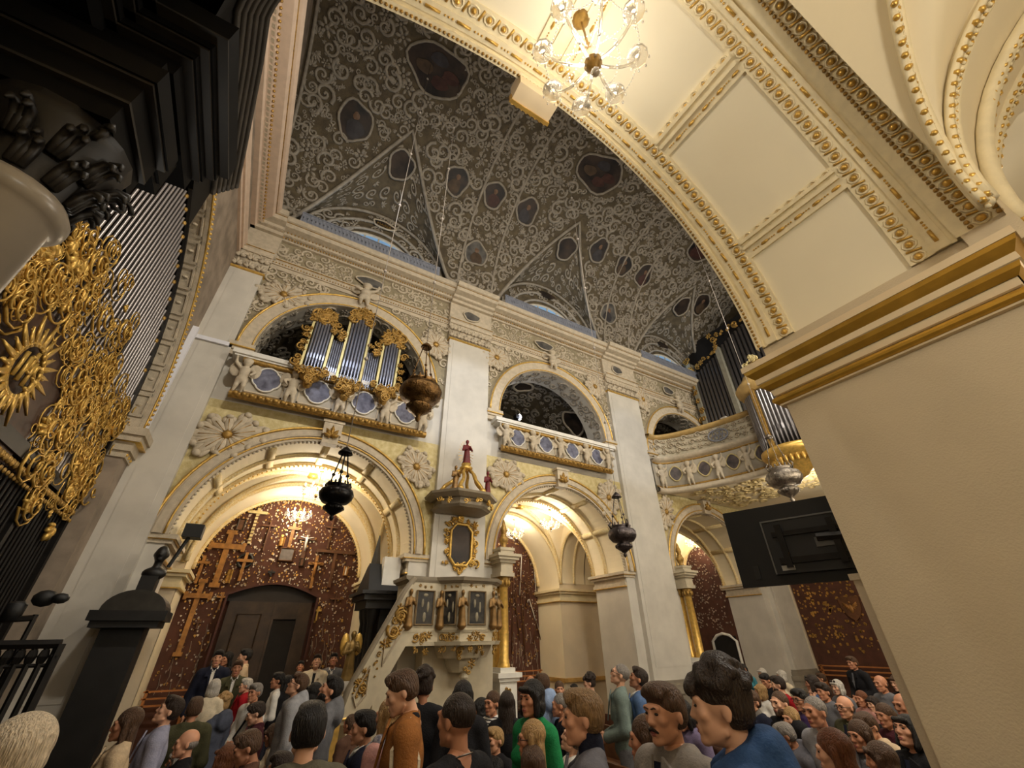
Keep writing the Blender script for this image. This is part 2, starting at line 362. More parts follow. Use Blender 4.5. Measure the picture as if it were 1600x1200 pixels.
# ---------------- north arcade wall
wb = MB(); xs = [XE, 3.86, 9.98, XW]
for i, xc in enumerate(XC):
    arch_plate(wb, N9, xs[i], xs[i + 1], 0, 6.1, xc, ZS, RI, 1.3)
    arch_plate(wb, N9, xs[i], xs[i + 1], 6.1, 11.2, xc, ZT, RT, .7, bottom=7.0)
wall_n = struct('wall_north', wb, STONE, 'pale arcade wall of the nave with three tall arches and tribunes above')
for i, xc in enumerate(XC):                                        # gilded spandrel fields
    m = MB(); arch_plate(m, mapN(8.985), xs[i] + (.67 if i == 0 else .6), xs[i + 1] - .6, 3.55, 6.12, xc, ZS, RO - .02, 0); m.build('spandrel_field', GOLDP, wall_n)
    m = MB(); arch_plate(m, mapN(8.985), xs[i] + (.67 if i == 0 else .6), xs[i + 1] - .6, 7.45, 9.85, xc, ZT, RTO - .02, 0); m.build('upper_spandrel_field', FRIEZE, wall_n)
    th = np.linspace(0, PI, 45); m = MB(); m.grid(np.stack([np.c_[xc + (RI - .004) * np.cos(th), np.full(45, y), ZS + (RI - .004) * np.sin(th)] for y in (9.02, 10.3)], 0)); m.build('soffit_lining', CREAM, wall_n)
    tmap = lambda a, b, d, xc=xc: (xc + (RT - d) * np.cos(a / RT), b, ZT + (RT - d) * np.sin(a / RT))
    m = MB(); scatter(m, tmap, .1, RT * PI - .1, 9.03, 9.68, .26, .16); tag(m.build('soffit_garlands', STUCCO_D, wall_n, True), kind='stuff')
    # archivolts
    a = MB(); ring(a, N9, xc, ZS, RI, RO, 0, .09); ring(a, N9, xc, ZS, RI + .10, RO - .09, .09, .115); av = a.build('archivolt', STUCCO, wall_n)
    g = MB(); g.tube(arcpts(N9, xc, ZS, RO - .03, .10), .028, 6); g.tube(arcpts(N9, xc, ZS, RI + .06, .10), .018, 6); g.build('gold_fillet', GOLD, av, True)
    g = MB(); beads(g, arcpts(N9, xc, ZS, RI - .012, .01, n=80), .028, .075, 5, 3, 1.0); tag(g.build('bead_moulding', STUCCO, av, True), kind='stuff')
    a = MB(); ring(a, N9, xc, ZT, RT, RTO, 0, .10); av = a.build('archivolt', STUCCO, wall_n)
    g = MB(); g.tube(arcpts(N9, xc, ZT, RTO - .03, .11), .026, 6); g.tube(arcpts(N9, xc, ZT, RT + .03, .11), .018, 6); g.build('gold_fillet', GOLD, av, True)
    # tribune imposts
    for s in (-1, 1):
        m = MB(); c = xc + s * (RT + .19)
        for z0, z1, d in ((7.16, 7.28, .10), (7.28, 7.36, .14), (7.36, 7.45, .18)): m.box(c - .24, c + .24, 9 - d, 9.02, z0, z1)
        im = m.build('tribune_impost', STUCCO, wall_n); m = MB(); m.box(c - .25, c + .25, 9 - .185, 9, 7.345, 7.365); m.build('gold_fillet', GOLD, im)
# pilasters
def capital(mb, x0, x1, yf, z0, z1):
    w_ = x1 - x0; mb.box(x0 + .02, x1 - .02, yf + .03, 9.02, z0, z1); fn = mapN(yf)
    for r in range(2):
        n = max(2, int(w_ / .22))
        for k in range(n):
            u = x0 + (k + .5 + (.0 if r == 0 else .0)) * w_ / n
            stamp(mb, T_LF, fn, u, z0 + .05 + r * .26, .24, PI / 2, 1, 1.4)
    for s, c in ((1, x0 + .1), (-1, x1 - .1)): stamp(mb, T_SP, fn, c, z1 - .15, .15, 0, s, 1.6)
    n = max(1, int(w_ / .45))
    for k in range(n): stamp(mb, T_FL, fn, x0 + (k + .5) * w_ / n, z1 - .13, .12, 0, 1, 1.5)
for k, (x0, x1) in enumerate(PIL):
    m = MB(); m.box(x0, x1, 8.86, 9.02, 1.0, 9.42); p = m.build('pilaster', STONE, wall_n)
    m = MB(); m.box(x0 + .12, x1 - .12, 8.852, 8.87, 1.35, 9.3); m.build('pilaster_panel', STONE, p)
    m = MB()
    for z0, z1, e in ((0, .55, .14), (.55, .62, .18), (.62, .80, .10), (.80, .92, .13), (.92, 1.02, .07), (1.02, 1.08, .04)): m.box(x0 - e, x1 + e, 8.86 - e, 9.02, z0, z1)
    m.build('pilaster_base', SKIRT, p)
    m = MB(); m.box(x0 - .03, x1 + .03, 8.82, 9, 9.40, 9.45); m.build('gold_astragal', GOLD, p)
    m = MB(); capital(m, x0 - .04, x1 + .04, 8.84, 9.45, 10.08); m.box(x0 - .10, x1 + .10, 8.74, 9, 10.06, 10.14); m.build('capital', STUCCO, p, True)
# lower imposts of the arcade piers and inner imposts of the aisle
def impost(x0, x1, y0, y1, par, z=3.55, mat=STUCCO):
    m = MB()
    for z0, z1, d in ((z - .36, z - .28, .05), (z - .28, z - .14, .02), (z - .14, z - .07, .09), (z - .07, z, .14)): m.box(x0 - d, x1 + d, y0 - d, y1 + d, z0, z1)
    o = m.build('impost', mat, par); g = MB()
    for zz, d in ((z - .07, .125), (z - .36, .055)): g.box(x0 - d, x1 + d, y0 - d, y1 + d, zz - .012, zz + .012)
    g.build('gold_fillet', GOLD, o); return o
impost(XE, XC[0] - RI, 9.06, 10.3, wall_n); impost(XC[0] + RI, XC[1] - RI, 9.06, 10.3, wall_n); impost(XC[1] + RI, XC[2] - RI, 9.06, 10.3, wall_n); impost(XC[2] + RI, XW, 9.06, 10.3, wall_n)
# entablature: architrave, frieze, dentils and cornice, breaking forward over the pilasters
PROF_A = [(9.84, 0), (9.84, .05), (9.95, .05), (9.95, .09), (10.06, .09), (10.10, .13), (10.14, .13), (10.14, 0)]
PROF_C = [(10.80, 0), (10.80, .10), (10.88, .12), (10.90, .22), (10.97, .24), (11.00, .42), (11.10, .46), (11.12, .52), (11.20, .56), (11.24, .56), (11.24, 0)]
ent = MB(); cor = MB(); gd = MB(); dn = MB()
segs = []; prev = XE
for x0, x1 in PIL: segs += [(prev, x0, 0.0), (x0 - .06, x1 + .06, .14)]; prev = x1
for a0, a1, off in segs:
    if a1 - a0 < .05: continue
    fn = mapN(9 - off)
    mould(ent, fn, a0, a1, PROF_A); mould(cor, fn, a0, a1, PROF_C)
    if off: ent.box(a0, a1, 9 - off, 9, 10.14, 10.80)
    gd.box(a0, a1, 9 - off - .135, 9 - off - .10, 10.085, 10.105); gd.box(a0, a1, 9 - off - .475, 9 - off - .44, 11.095, 11.115)
    n = int((a1 - a0) / .11)
    for i in range(n):
        x = a0 + (i + .5) * (a1 - a0) / n
        dn.box(x - .035, x + .035, 9 - off - .2, 9 - off - .1, 10.885, 10.95)
gb = MB(); beads(gb, [(XE, 8.50, 11.17), (15.4, 8.50, 11.17)], .02, .1); beads(gb, [(XE, 8.74, 10.955), (15.4, 8.74, 10.955)], .02, .085); beads(gb, [(XE, 8.86, 10.86), (15.4, 8.86, 10.86)], .026, .07); beads(gb, [(XE, 8.90, 10.0), (15.4, 8.90, 10.0)], .02, .07); tag(gb.build('bead_rows', GOLDD, wall_n, True), kind='stuff')
enta = ent.build('architrave', STUCCO, wall_n); corn = cor.build('cornice', STUCCO, wall_n); gd.build('gold_fillet', GOLDD, corn); tag(dn.build('dentils', STUCCO, corn), kind='stuff')
m = MB(); m.box(XE, 15.4, 8.987, 9.0, 10.14, 10.80); m.build('frieze_field', FRIEZE, wall_n)
fr = MB(); f0 = mapN(8.985)
FP = [(580, 437, .36), (735, 490, .27), (850, 540, .36), (960, 577, .25), (1042, 605, .3)]
FPW = [(onY(px, py, 8.95), s) for px, py, s in FP]
scatter(fr, f0, XE, 15.5, 10.16, 10.80, .21, .15, lambda u, v: all(abs(u - P[0]) > s + .1 for P, s in FPW))
n = 0
for xc in XC:                                                      # scrolls over the tribune spandrels
    scatter(fr, mapN(8.975), xc - 2.45, xc + 2.45, 7.7, 9.84, .22, .15, lambda u, v, xc=xc: math.hypot(u - xc, v - ZT) > RTO + .14 )
tag(fr.build('relief_scrolls', STUCCO, wall_n, True), kind='stuff')
def cart(mb, fn, u, v, a, b, seed, h=.02, n=22, rings=3, rot=0.):
    rr = random.Random(seed); ph = [rr.uniform(0, 6.28) for _ in range(3)]
    th = np.linspace(0, 2 * PI, n + 1); w_ = 1 + .07 * np.sin(3 * th + ph[0]) + .05 * np.sin(5 * th + ph[1])
    c, s_ = math.cos(rot), math.sin(rot); R = []
    for k in range(rings + 1):
        q = k / rings; x = a * q * w_ * np.cos(th); y = b * q * w_ * np.sin(th); R.append(V3(fn, u + c * x - s_ * y, v + s_ * x + c * y, h + .015 * (1 - q)))
    mb.grid(np.stack(R, 0)); return R[-1]
for k, (P, s) in enumerate(FPW):
    m = MB(); e = cart(m, mapN(8.95 if k % 2 == 0 else 8.85), P[0], 10.48, s, .17, k); q = m.build('frieze_painting', PAINTG, wall_n)
    m = MB(); m.tube(e[:-1], .025, 5, closed=True); m.build('painting_frame', STUCCO, q, True)
# big acanthus rosettes in the spandrels
def rosette(fn, u, v, a, b, ang, par, mat=STUCCO, n=11):
    m = MB()
    ca, sa = math.cos(ang), math.sin(ang); n = 13
    for i in range(n):
        t = 2 * PI * i / n; l = 1 - .16 * (i % 2); c, s_ = math.cos(t), math.sin(t); dx, dy = a * c, b * s_; L = math.hypot(dx, dy); dx, dy = dx / L, dy / L; ex, ey = ca * dx - sa * dy, sa * dx + ca * dy
        for q, hl, wd, off, h in ((.52, .46, .17, 0, .05), (.74, .20, .12, .13, .03), (.74, .20, .12, -.13, .03), (.88, .11, .15, 0, .075)):
            X, Y = u + ex * L * l * q - ey * off * min(a, b), v + ey * L * l * q + ex * off * min(a, b)
            P0 = np.array(fn(X, Y, h), float); e1 = np.array(fn(X + ex, Y + ey, .0)) - np.array(fn(X, Y, 0.)); e3 = np.array(fn(X, Y, 1.)) - np.array(fn(X, Y, 0.)); e2 = np.cross(e3, e1)
            m.ell(P0, (L * l * hl, wd * min(a, b), .045), 7, 5, (_unit(e1), _unit(e2), _unit(e3)))
    o = m.build('acanthus_rosette', mat, par, True)
    g = MB()
    for i in range(n):
        t = 2 * PI * i / n; x, y = a * .62 * math.cos(t), b * .62 * math.sin(t); ca, sa = math.cos(ang), math.sin(ang)
        g.tube([fn(u, v, .07), fn(u + ca * x - sa * y, v + sa * x + ca * y, .10)], .008, 4)
    g.ell(fn(u, v, .07), (.09, .06, .09), 8, 5); g.build('gold_ribs', GOLDD, o, True)
for px, py, a, b, ang in ((355, 680, .68, .42, .35), (650, 730, .52, .36, -.9), (790, 742, .55, .40, .1), (950, 778, .46, .55, -.6), (1040, 800, .35, .55, -.4)):
    P = onY(px, py, 8.95); rosette(mapN(8.98), P[0], P[2], a * 1.08, b * 1.2, ang, wall_n)
for px, py, a, b in ((443, 462, .62, .36), (680, 540, .45, .45), (775, 560, .5, .42), (928, 605, .45, .45), (1003, 625, .4, .5)):
    P = onY(px, py, 8.95); rosette(mapN(8.96), P[0], P[2], a * 1.05, b * 1.15, .2, wall_n)
# winged keystone figures over tribune arches, consoles over the lower arches
def putto_prims():
    P = [('e', (0, 0, .40), (.10, .085, .15)), ('e', (0, -.01, .25), (.10, .09, .09)), ('e', (0, -.02, .63), (.085, .085, .095)),
         ('c', (-.055, 0, .24), (-.07, -.07, .10), .058, .042), ('c', (-.07, -.07, .10), (-.06, .0, .0), .04, .03),
         ('c', (.055, 0, .24), (.06, -.03, .10), .058, .042), ('c', (.06, -.03, .10), (.08, 0, .0), .04, .03),
         ('c', (-.10, 0, .50), (-.19, -.06, .42), .04, .032), ('c', (-.19, -.06, .42), (-.13, -.12, .33), .03, .025),
         ('c', (.10, 0, .50), (.20, -.02, .58), .04, .032), ('c', (.20, -.02, .58), (.22, -.06, .70), .03, .025),
         ('e', (-.17, .07, .50), (.13, .03, .17)), ('e', (.17, .07, .48), (.13, .03, .17)), ('e', (0, -.09, .62), (.02, .02, .02)), ('e', (.06, 0, .68), (.04, .05, .04)), ('e', (-.06, 0, .68), (.04, .05, .04))]
    return P
PV, PQ = sdf_mesh(putto_prims(), .022, k=.03)
_pm = MB(); _pm.add(PV, PQ); PUTTO = _pm.build('putto', STUCCO, None, True, link=False).data
for i, xc in enumerate(XC):
    k = newobj('keystone_figure', PUTTO, wall_n, STUCCO); k.location = (xc, 8.82, 9.55); k.scale = (1.35, 1.2, 1.0)
    m = MB(); m.box(xc - .16, xc + .16, 8.80, 9.0, 5.56, 5.75); m.box(xc - .19, xc + .19, 8.76, 9.0, 5.75, 6.02); m.box(xc - .22, xc + .22, 8.74, 9.0, 6.02, 6.08)
    ks = m.build('keystone', STUCCO, wall_n); m = MB(); stamp(m, T_LF, mapN(8.77), xc, 5.68, .3, PI / 2, 1, 1.5); m.build('gold_leaf_scroll', GOLDD, ks, True)
# tribune parapets with painted medallions
def quatre(mb, fn, u, v, s, h, sc=1.0):
    th = np.linspace(0, 2 * PI, 41)[:-1]; r = s * sc * (.90 + .12 * np.abs(np.cos(2 * th)) ** .7)
    x, y = u + r * np.cos(th), v + 1.05 * r * np.sin(th)
    mb.add(np.r_[V3(fn, x, y, h), V3(fn, np.array([u]), np.array([v]), h)], [(i, (i + 1) % 40, 40) for i in range(40)]); return V3(fn, x, y, h)
def parapet(x0, x1, yf, z0, z1, nm, putti, par, wcol=WHITEM):
    m = MB(); m.box(x0, x1, yf, 9.0, z0 + .1, z1 - .12); o = m.build('parapet', GREYP, par); fn = mapN(yf)
    m = MB(); m.box(x0 - .25, x1 + .25, yf - .14, 9.12, z1 - .10, z1 + .0); m.box(x0 - .2, x1 + .2, yf - .10, 9.1, z1 - .14, z1 - .10); m.build('parapet_rail', wcol, o)
    m = MB(); mould(m, fn, x0 - .03, x1 + .03, [(z1 - .22, 0), (z1 - .22, .06), (z1 - .15, .09), (z1 - .14, 0)]); mould(m, fn, x0 - .04, x1 + .04, [(z0 - .04, 0), (z0 - .04, .08), (z0 + .02, .13), (z0 + .1, .08), (z0 + .13, 0)])
    for k in range(int((x1 - x0) / .14)): m.ell((x0 + (k + .5) * .14, yf - .12, z0 + .03), (.07, .05, .045), 5, 3)
    m.build('gold_moulding', GOLDD, o, True)
    w_ = (x1 - x0) / nm
    for k in range(nm):
        u = x0 + (k + .5) * w_; v = (z0 + z1) / 2 - .01; s = min(.26, (z1 - z0) * .265)
        p = MB(); e = quatre(p, fn, u, v, s, .035); md = p.build('medallion', PAINTB, o); p = MB(); p.tube(e, .02, 5, closed=True); p.build('medallion_frame', WHITEM, md, True)
        p = MB()
        for a0, a1, b0, b1 in ((u - w_ * .36, u + w_ * .36, z0 + .15, z0 + .18), (u - w_ * .36, u + w_ * .36, z1 - .28, z1 - .25), (u - w_ * .36, u - w_ * .36 + .03, z0 + .15, z1 - .25), (u + w_ * .36 - .03, u + w_ * .36, z0 + .15, z1 - .25)): p.box(a0, a1, yf - .02, yf, b0, b1)
        p.build('panel_frame', STUCCO, o)
    for k in range(nm + 1):
        u = x0 + k * w_ + (.08 if k == 0 else -.08 if k == nm else 0)
        q = newobj('putto', PUTTO, o, STUCCO); q.location = (u, yf - .10, z0 + .08); q.scale = (.95 * (1 if k % 2 else -1), .9, 1.1 * (z1 - z0 - .2) / .85)
    return o
parapet(-1.24, 2.72, 8.74, 6.14, 7.16, 4, 5, wall_n)
parapet(4.92, 8.72, 8.80, 6.28, 7.16, 4, 5, wall_n)
# tribune rooms behind the openings
tb = MB(); tb.box(XE, XW, 9.7, 12.6, 6.25, 6.3)
for xc in XC:
    th = np.linspace(0, PI, 25)
    tb.grid(np.stack([np.c_[xc + 2.6 * np.cos(th), np.full(25, y), 7.3 + 2.45 * np.sin(th)] for y in (9.7, 12.6)], 0))
    for s in (-1, 1): tb.add([(xc + s * 2.6, 9.7, 6.3), (xc + s * 2.6, 12.6, 6.3), (xc + s * 2.6, 12.6, 7.3), (xc + s * 2.6, 9.7, 7.3)], [(0, 1, 2, 3)])
tb.add([(XE, 12.6, 6.3), (XW, 12.6, 6.3), (XW, 12.6, 10), (XE, 12.6, 10)], [(0, 1, 2, 3)])
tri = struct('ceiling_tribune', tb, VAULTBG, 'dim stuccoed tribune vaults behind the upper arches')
tr = MB()
for xc in XC:
    fnv = lambda a, b, d, xc=xc: (xc + (2.58 - d) * np.cos(a / 2.6), b, 7.3 + (2.43 - d) * np.sin(a / 2.6))
    scatter(tr, fnv, .3, 7.8, 9.75, 12.5, .36, .2)
    scatter(tr, mapN(12.58), xc - 2.2, xc + 2.2, 7.2, 9.2, .36, .2)
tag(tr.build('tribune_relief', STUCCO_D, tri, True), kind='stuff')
for px, py, s in ((835, 600, .3), (900, 640, .42), (1030, 662, .3)):
    xc = 6.87 if px < 1000 else 13.05
    fnv = lambda a, b, d, xc=xc: (xc + (2.52 - d) * np.cos(a / 2.6), b, 7.3 + (2.37 - d) * np.sin(a / 2.6))
    a_ = {835: 4.3, 900: 1.7, 1030: 4.3}[px]
    m = MB(); e = cart(m, fnv, a_, 10.4, s * 1.3, s, px); q = m.build('tribune_painting', PAINTD, tri); m = MB(); m.tube(e[:-1], .05, 5, closed=True); m.build('painting_frame', STUCCO, q, True)
# ---------------- north aisle: groin vaults, transverse arches, back wall
av = MB(); rb = MB(); av2 = MB(); YM, HY = 11.15, .85
for i, xc in enumerate(XC):
    x = np.linspace(xc - RI, xc + RI, 41); y = np.linspace(10.3, 12.0, 25); X, Y = np.meshgrid(x, y, indexing='ij')
    A = np.sqrt(np.maximum(0, RI ** 2 - (X - xc) ** 2)); B = RI * np.sqrt(np.maximum(0, 1 - ((Y - YM) / HY) ** 2))
    av.grid(np.stack([X, Y, ZS + np.maximum(A, B)], -1))
    t = np.linspace(-1, 1, 33); z = ZS + RI * np.sqrt(1 - t * t)
    for s in (1, -1): rb.tube(np.c_[xc + RI * t, YM + s * HY * t, z - .02], .06, 6); 
    for r, y_ in ((RI - .03, 10.32), (RI - .05, 11.95), (1.97, 13.2), (RI - .02, 9.75)):
        th = np.linspace(0, PI, 37); rb.tube(np.c_[xc + r * np.cos(th), np.full(37, y_), ZS + r * np.sin(th)], .055, 6)
    th = np.linspace(0, PI, 29)                                     # wall arch 12.0..13.3 and jambs
    R2 = 2.0; ax_ = np.r_[xc + R2, xc + R2 * np.cos(th), xc - R2]; az = np.r_[0, ZS + R2 * np.sin(th), 0]
    av.grid(np.stack([np.c_[ax_, np.full(31, 12.0), az], np.c_[ax_, np.full(31, 13.3), az]], 0))
    av.grid(np.stack([np.c_[xc + R2 * np.cos(th), np.full(29, 12.0), ZS + R2 * np.sin(th)], np.c_[xc + RI * np.cos(th), np.full(29, 12.0), ZS + RI * np.sin(th)]], 0))
    for sx in (-1, 1):                                              # transverse arches
        xa = xc + sx * RI; xb = xa + sx * 1.0; yy = YM + HY * np.cos(th)
        av.grid(np.stack([np.c_[np.full(29, xa), yy, ZS + 1.5 * np.sin(th)], np.c_[np.full(29, xb), yy, ZS + 1.5 * np.sin(th)]], 0))
        av.grid(np.stack([np.c_[np.full(29, xa), yy, ZS + 1.5 * np.sin(th)], np.c_[np.full(29, xa), yy, ZS + RI * np.sin(th)]], 0))
        rb.tube(np.c_[np.full(29, xa), yy, ZS + 1.5 * np.sin(th)], .05, 6); rb.tube(np.c_[np.full(29, xa + sx * .55), yy, ZS + 1.5 * np.sin(th)], .05, 6)
    for p_ in (.18, .34, .5, .66, .82):                             # panel bars across the arch soffit
        for rr, y0, y1 in ((RI - .02, 9.1, 10.3),):
            a_ = PI * p_; rb.obox((xc + rr * math.cos(a_), (y0 + y1) / 2, ZS + rr * math.sin(a_)), ((-math.sin(a_), 0, math.cos(a_)), (0, 1, 0), (math.cos(a_), 0, math.sin(a_))), (.07, (y1 - y0) / 2, .03))
aisle_v = struct('ceiling_aisle', av, CREAM, 'cream groin vaults of the far side aisle', True)
ribo = rb.build('vault_ribs', M('cream_rib', (236, 220, 180), .6, var=.15, scale=30, rgb2=(222, 194, 130), bump=.6, bscale=60), aisle_v, True)
g = MB()
for xc in XC:
    g.lathe([(0, -.12), (.1, -.1), (.16, -.04), (.12, 0), (0, 0)], (xc, YM, ZS + RI - .01), 12)
    th = np.linspace(0, PI, 60)
    beads(g, np.c_[xc + (RI - .10) * np.cos(th), np.full(60, 10.30), ZS + (RI - .10) * np.sin(th)], .022, .09)
    beads(g, np.c_[xc + 1.90 * np.cos(th), np.full(60, 13.2), ZS + 1.90 * np.sin(th)], .02, .09)
tag(g.build('gold_bosses', GOLD, aisle_v, True), kind='stuff')
# solid piers of the aisle
pm = MB()
edges = [(XE, XC[0] - RI), (XC[0] + RI, XC[1] - RI), (XC[1] + RI, XC[2] - RI), (XC[2] + RI, XW)]
for x0, x1 in edges:
    pm.box(x0 + .001, x1 - .001, 9.03, 10.3, 0, ZS + 2.3); 
    xx0, xx1 = x0 - (.07 if x0 > XE else 0) + .07 * 0, x1 + .07
    pm.box(x0 + .08 - .14 * (x0 > XE), x1 - .08 + .14, 12.012, 13.29, 0, ZS + 2.3)
piers = struct('wall_aisle_piers', pm, PIER, 'pale marbled piers between the aisle bays')
for x0, x1 in edges: impost(x0 - (.07 if x0 > XE else 0), x1 + .07, 12.0, 13.3, piers, 3.38, M('impost_cream', (222, 206, 166), .7, var=.05))
for x0, x1 in edges[1:3]:
    m = MB(); m.box(x0 - .13, x1 + .13, 11.93, 13.3, .9, 1.0); m.build('gold_base_roll', M('yellow_marble', (190, 150, 84), .45, var=.15), piers)
bw = MB()
def backwall(mb, xc, door=None):
    mb.box(xc - 2.05, xc + 2.05, 13.3, 13.35, 0, 5.8)
for xc in XC: backwall(bw, xc)
wall_b = struct('wall_aisle_back', bw, RED, 'dark red votive walls at the back of the side aisle')
# votive offerings in their hundreds
vo = {'gold': MB(), 'silver': MB()}
DOOR = {0: (-.33, 1.68, 2.95), 2: (17.2, 19, 0)}
def votive(mb, x, z, y, s, k, yax=True):
    def q(a, b, d): return (x + a, y - d, z + b) if yax else (y - d, x + a, z + b)
    if k == 0:
        pts = [(0, -.6), (.5, 0), (.42, .4), (.15, .45), (0, .28), (-.15, .45), (-.42, .4), (-.5, 0)]
    elif k == 1: pts = [(.4 * math.cos(a), .5 * math.sin(a)) for a in np.linspace(0, 2 * PI, 9)[:-1]]
    elif k == 2: pts = [(-.35, -.5), (.35, -.5), (.35, .4), (0, .6), (-.35, .4)]
    else: pts = [(-.1, -.7), (.1, -.7), (.1, .1), (.4, .1), (.4, .3), (.1, .3), (.1, .6), (-.1, .6), (-.1, .3), (-.4, .3), (-.4, .1), (-.1, .1)]
    mb.prism([(a * s, b * s) for a, b in pts], q, 0, .02)
for i, xc in enumerate(XC):
    for _ in range((2100, 1300, 900)[i]):
        x = random.uniform(xc - 1.95, xc + 1.95); z = 1.0 + 4.5 * random.random() ** .75
        if math.hypot(x - xc, max(0, z - ZS)) > 1.93: continue
        if i == 0 and -.42 < x < 1.78 and z < 3.2: continue
        if i == 2 and x > 14.3 and z < 2.4: continue
        s = random.uniform(.018, .05) * (1.5 if random.random() < .1 else 1)
        votive(vo['gold' if random.random() < .45 else 'silver'], x, z, 13.3, s, random.choice((0, 0, 0, 1, 2, 3)))
    for _ in range(60):                                             # hanging chains and rosaries
        x = random.uniform(xc - 1.9, xc + 1.9); z = random.uniform(1.2, 2.4)
        if i == 0 and -.42 < x < 1.78: continue
        if i == 2 and x > 14.3: continue
        vo['silver'].tube([(x, 13.29, z), (x + .03, 13.28, z - .2), (x, 13.29, z - .35)], .008, 3)
tag(vo['gold'].build('gold_votives', M('votive_gold', (216, 168, 90), .35, .7, var=.2, scale=3), wall_b), kind='stuff')
tag(vo['silver'].build('silver_votives', M('votive_silver', (224, 208, 186), .35, .55, var=.2, scale=3), wall_b), kind='stuff')
# ---------------- west wall under the organ loft
ww = MB(); ww.box(XW, XW + .2, 0.9, 13.4, 0, 16); wall_w = struct('wall_west', ww, PIER, 'west end wall of the nave behind the organ loft')
m = MB(); m.box(XW - .05, XW, 3.0, 8.75, .2, 5.0); rp = m.build('votive_panel', RED, wall_w)
v2 = MB()
for _ in range(900):
    votive(v2, random.uniform(3.1, 8.7), 1.5 + 2.8 * random.random() ** .8, XW - .05, random.uniform(.03, .09), random.choice((0, 0, 1, 2)), False)
tag(v2.build('silver_votives', MATS['votive_gold'], rp), kind='stuff')
# ---------------- nave vault with lunettes
VR, VZ, VY = 3.75, 11.2, 5.0
def vmap(a, b, d): t = b / VR; return (a, VY + (VR - d) * np.cos(t), VZ + (VR - d) * np.sin(t))
LW = 2.35
def th0(x):
    for xc in XC:
        u = abs(x - xc) / LW
        if u < 1: return math.radians(64) * (1 - u) ** .9
    return 0.
vx_ = np.unique(np.r_[np.linspace(XE, XW, 120), [c + s * LW * q for c in XC for s in (-1, 1) for q in np.linspace(0, 1, 13)]]); vx_ = vx_[(vx_ >= XE) & (vx_ <= XW)]
vv = MB(); tt = np.linspace(0, 1, 40)
vv.grid(np.stack([V3(vmap, np.full(40, x), VR * (th0(x) + (PI - th0(x)) * tt), 0) for x in vx_], 0))
def web(xc):
    def G(u): t = math.radians(64) * (1 - abs(u)) ** .9; return np.array([xc + LW * u, VY + VR * math.cos(t), VZ + VR * math.sin(t)])
    def W(u): return np.array([xc + 2.2 * u, 8.95, VZ + 2.15 * math.sqrt(max(0, 1 - u * u))])
    return G, W
for xc in XC:
    G, W = web(xc); us = np.sin(np.linspace(-PI / 2, PI / 2, 33))
    g_ = np.array([G(u) for u in us]); w_ = np.array([W(u) for u in us])
    vv.grid(np.stack([g_ * (1 - t) + w_ * t for t in np.linspace(0, 1, 9)], 0))
    vv.grid(np.stack([w_, np.c_[w_[:, :2], np.full(33, VZ)]], 0))
vault = struct('ceiling_nave', vv, VAULTBG, 'dim barrel vault of the nave covered in stucco scrollwork', True)
VP = [(685, 110, .62, .50), (555, 190, .34, .42), (714, 283, .27, .36), (772, 305, .27, .34), (823, 330, .28, .37), (743, 397, .30, .33), (937, 270, .62, .50), (935, 391, .27, .38), (974, 415, .27, .34), (1005, 430, .28, .38), (950, 490, .3, .34), (1095, 475, .3, .4), (1098, 388, .5, .45)]
def vhit(px, py):
    d = ray(px, py); a = d[1] ** 2 + d[2] ** 2; b = 2 * ((EYE[1] - VY) * d[1] + (EYE[2] - VZ) * d[2]); c = (EYE[1] - VY) ** 2 + (EYE[2] - VZ) ** 2 - VR ** 2
    t = (-b + math.sqrt(b * b - 4 * a * c)) / (2 * a); P = EYE + d * t; return P[0], VR * math.atan2(P[2] - VZ, P[1] - VY)
VH = [vhit(a, b) + (c * 1.3, d * 1.22) for a, b, c, d in VP]
vs = MB()
scatter(vs, vmap, XE, XW - 1, .15, VR * 1.85, .335, .225, lambda u, v: v / VR > th0(u) + .07 and all(((u - a) / (c + .16)) ** 2 + ((v - b) / (d + .16)) ** 2 > 1 for a, b, c, d in VH), hs=1.1)
for xc in XC:
    G, W = web(xc)
    def wmap(a, b, d, G=G, W=W):
        a = np.clip(np.atleast_1d(a), -.985, .985); b = np.atleast_1d(b); d = np.broadcast_to(d, a.shape)
        P = np.array([G(u) * (1 - t) + W(u) * t for u, t in zip(a, np.broadcast_to(b, a.shape))]); nrm = _unit(np.array([0, -.55, -.83]))
        P = P + nrm * d[:, None]; return P[:, 0], P[:, 1], P[:, 2]
    for t in (.15, .32, .5, .68, .86):
        for u in np.arange(-.86, .87, .155):
            if abs(u) < .16 and .2 < t < .6: continue
            V, Fl = random.choice((T_SP, T_SP, T_S, T_LF)); a_ = random.uniform(0, 6.28); c, s_ = math.cos(a_), math.sin(a_); z_ = .075
            x = V[:, 0] * z_; y = V[:, 1] * z_; P = np.stack(wmap(u + c * x - s_ * y, np.clip(t + (s_ * x + c * y) * 1.3, 0, 1), V[:, 2] * .2), -1)
            n = vs.n; vs.V.append(P); vs.n += len(P)
            for Fc in Fl: vs.Fs.append(Fc + n)
    scatter(vs, mapN(8.93), xc - 2.0, xc + 2.0, VZ + .3, VZ + 2.1, .3, .17, lambda u, v, xc=xc: 1.45 < math.hypot(u - xc, (v - VZ) * 1.02) < 2.05)
scatter(vs, vmap, XE, XW - 1, .1, VR * 1.85, .27, .13, lambda u, v: v / VR > th0(u) + .05 and all(((u - a) / (c + .1)) ** 2 + ((v - b) / (d + .1)) ** 2 > 1 for a, b, c, d in VH), ts=(T_LF, T_LF, T_S, T_FL), hs=1.2)
tag(vs.build('stucco_scrolls', STUCCO_D, vault, True), kind='stuff')
rbv = MB()
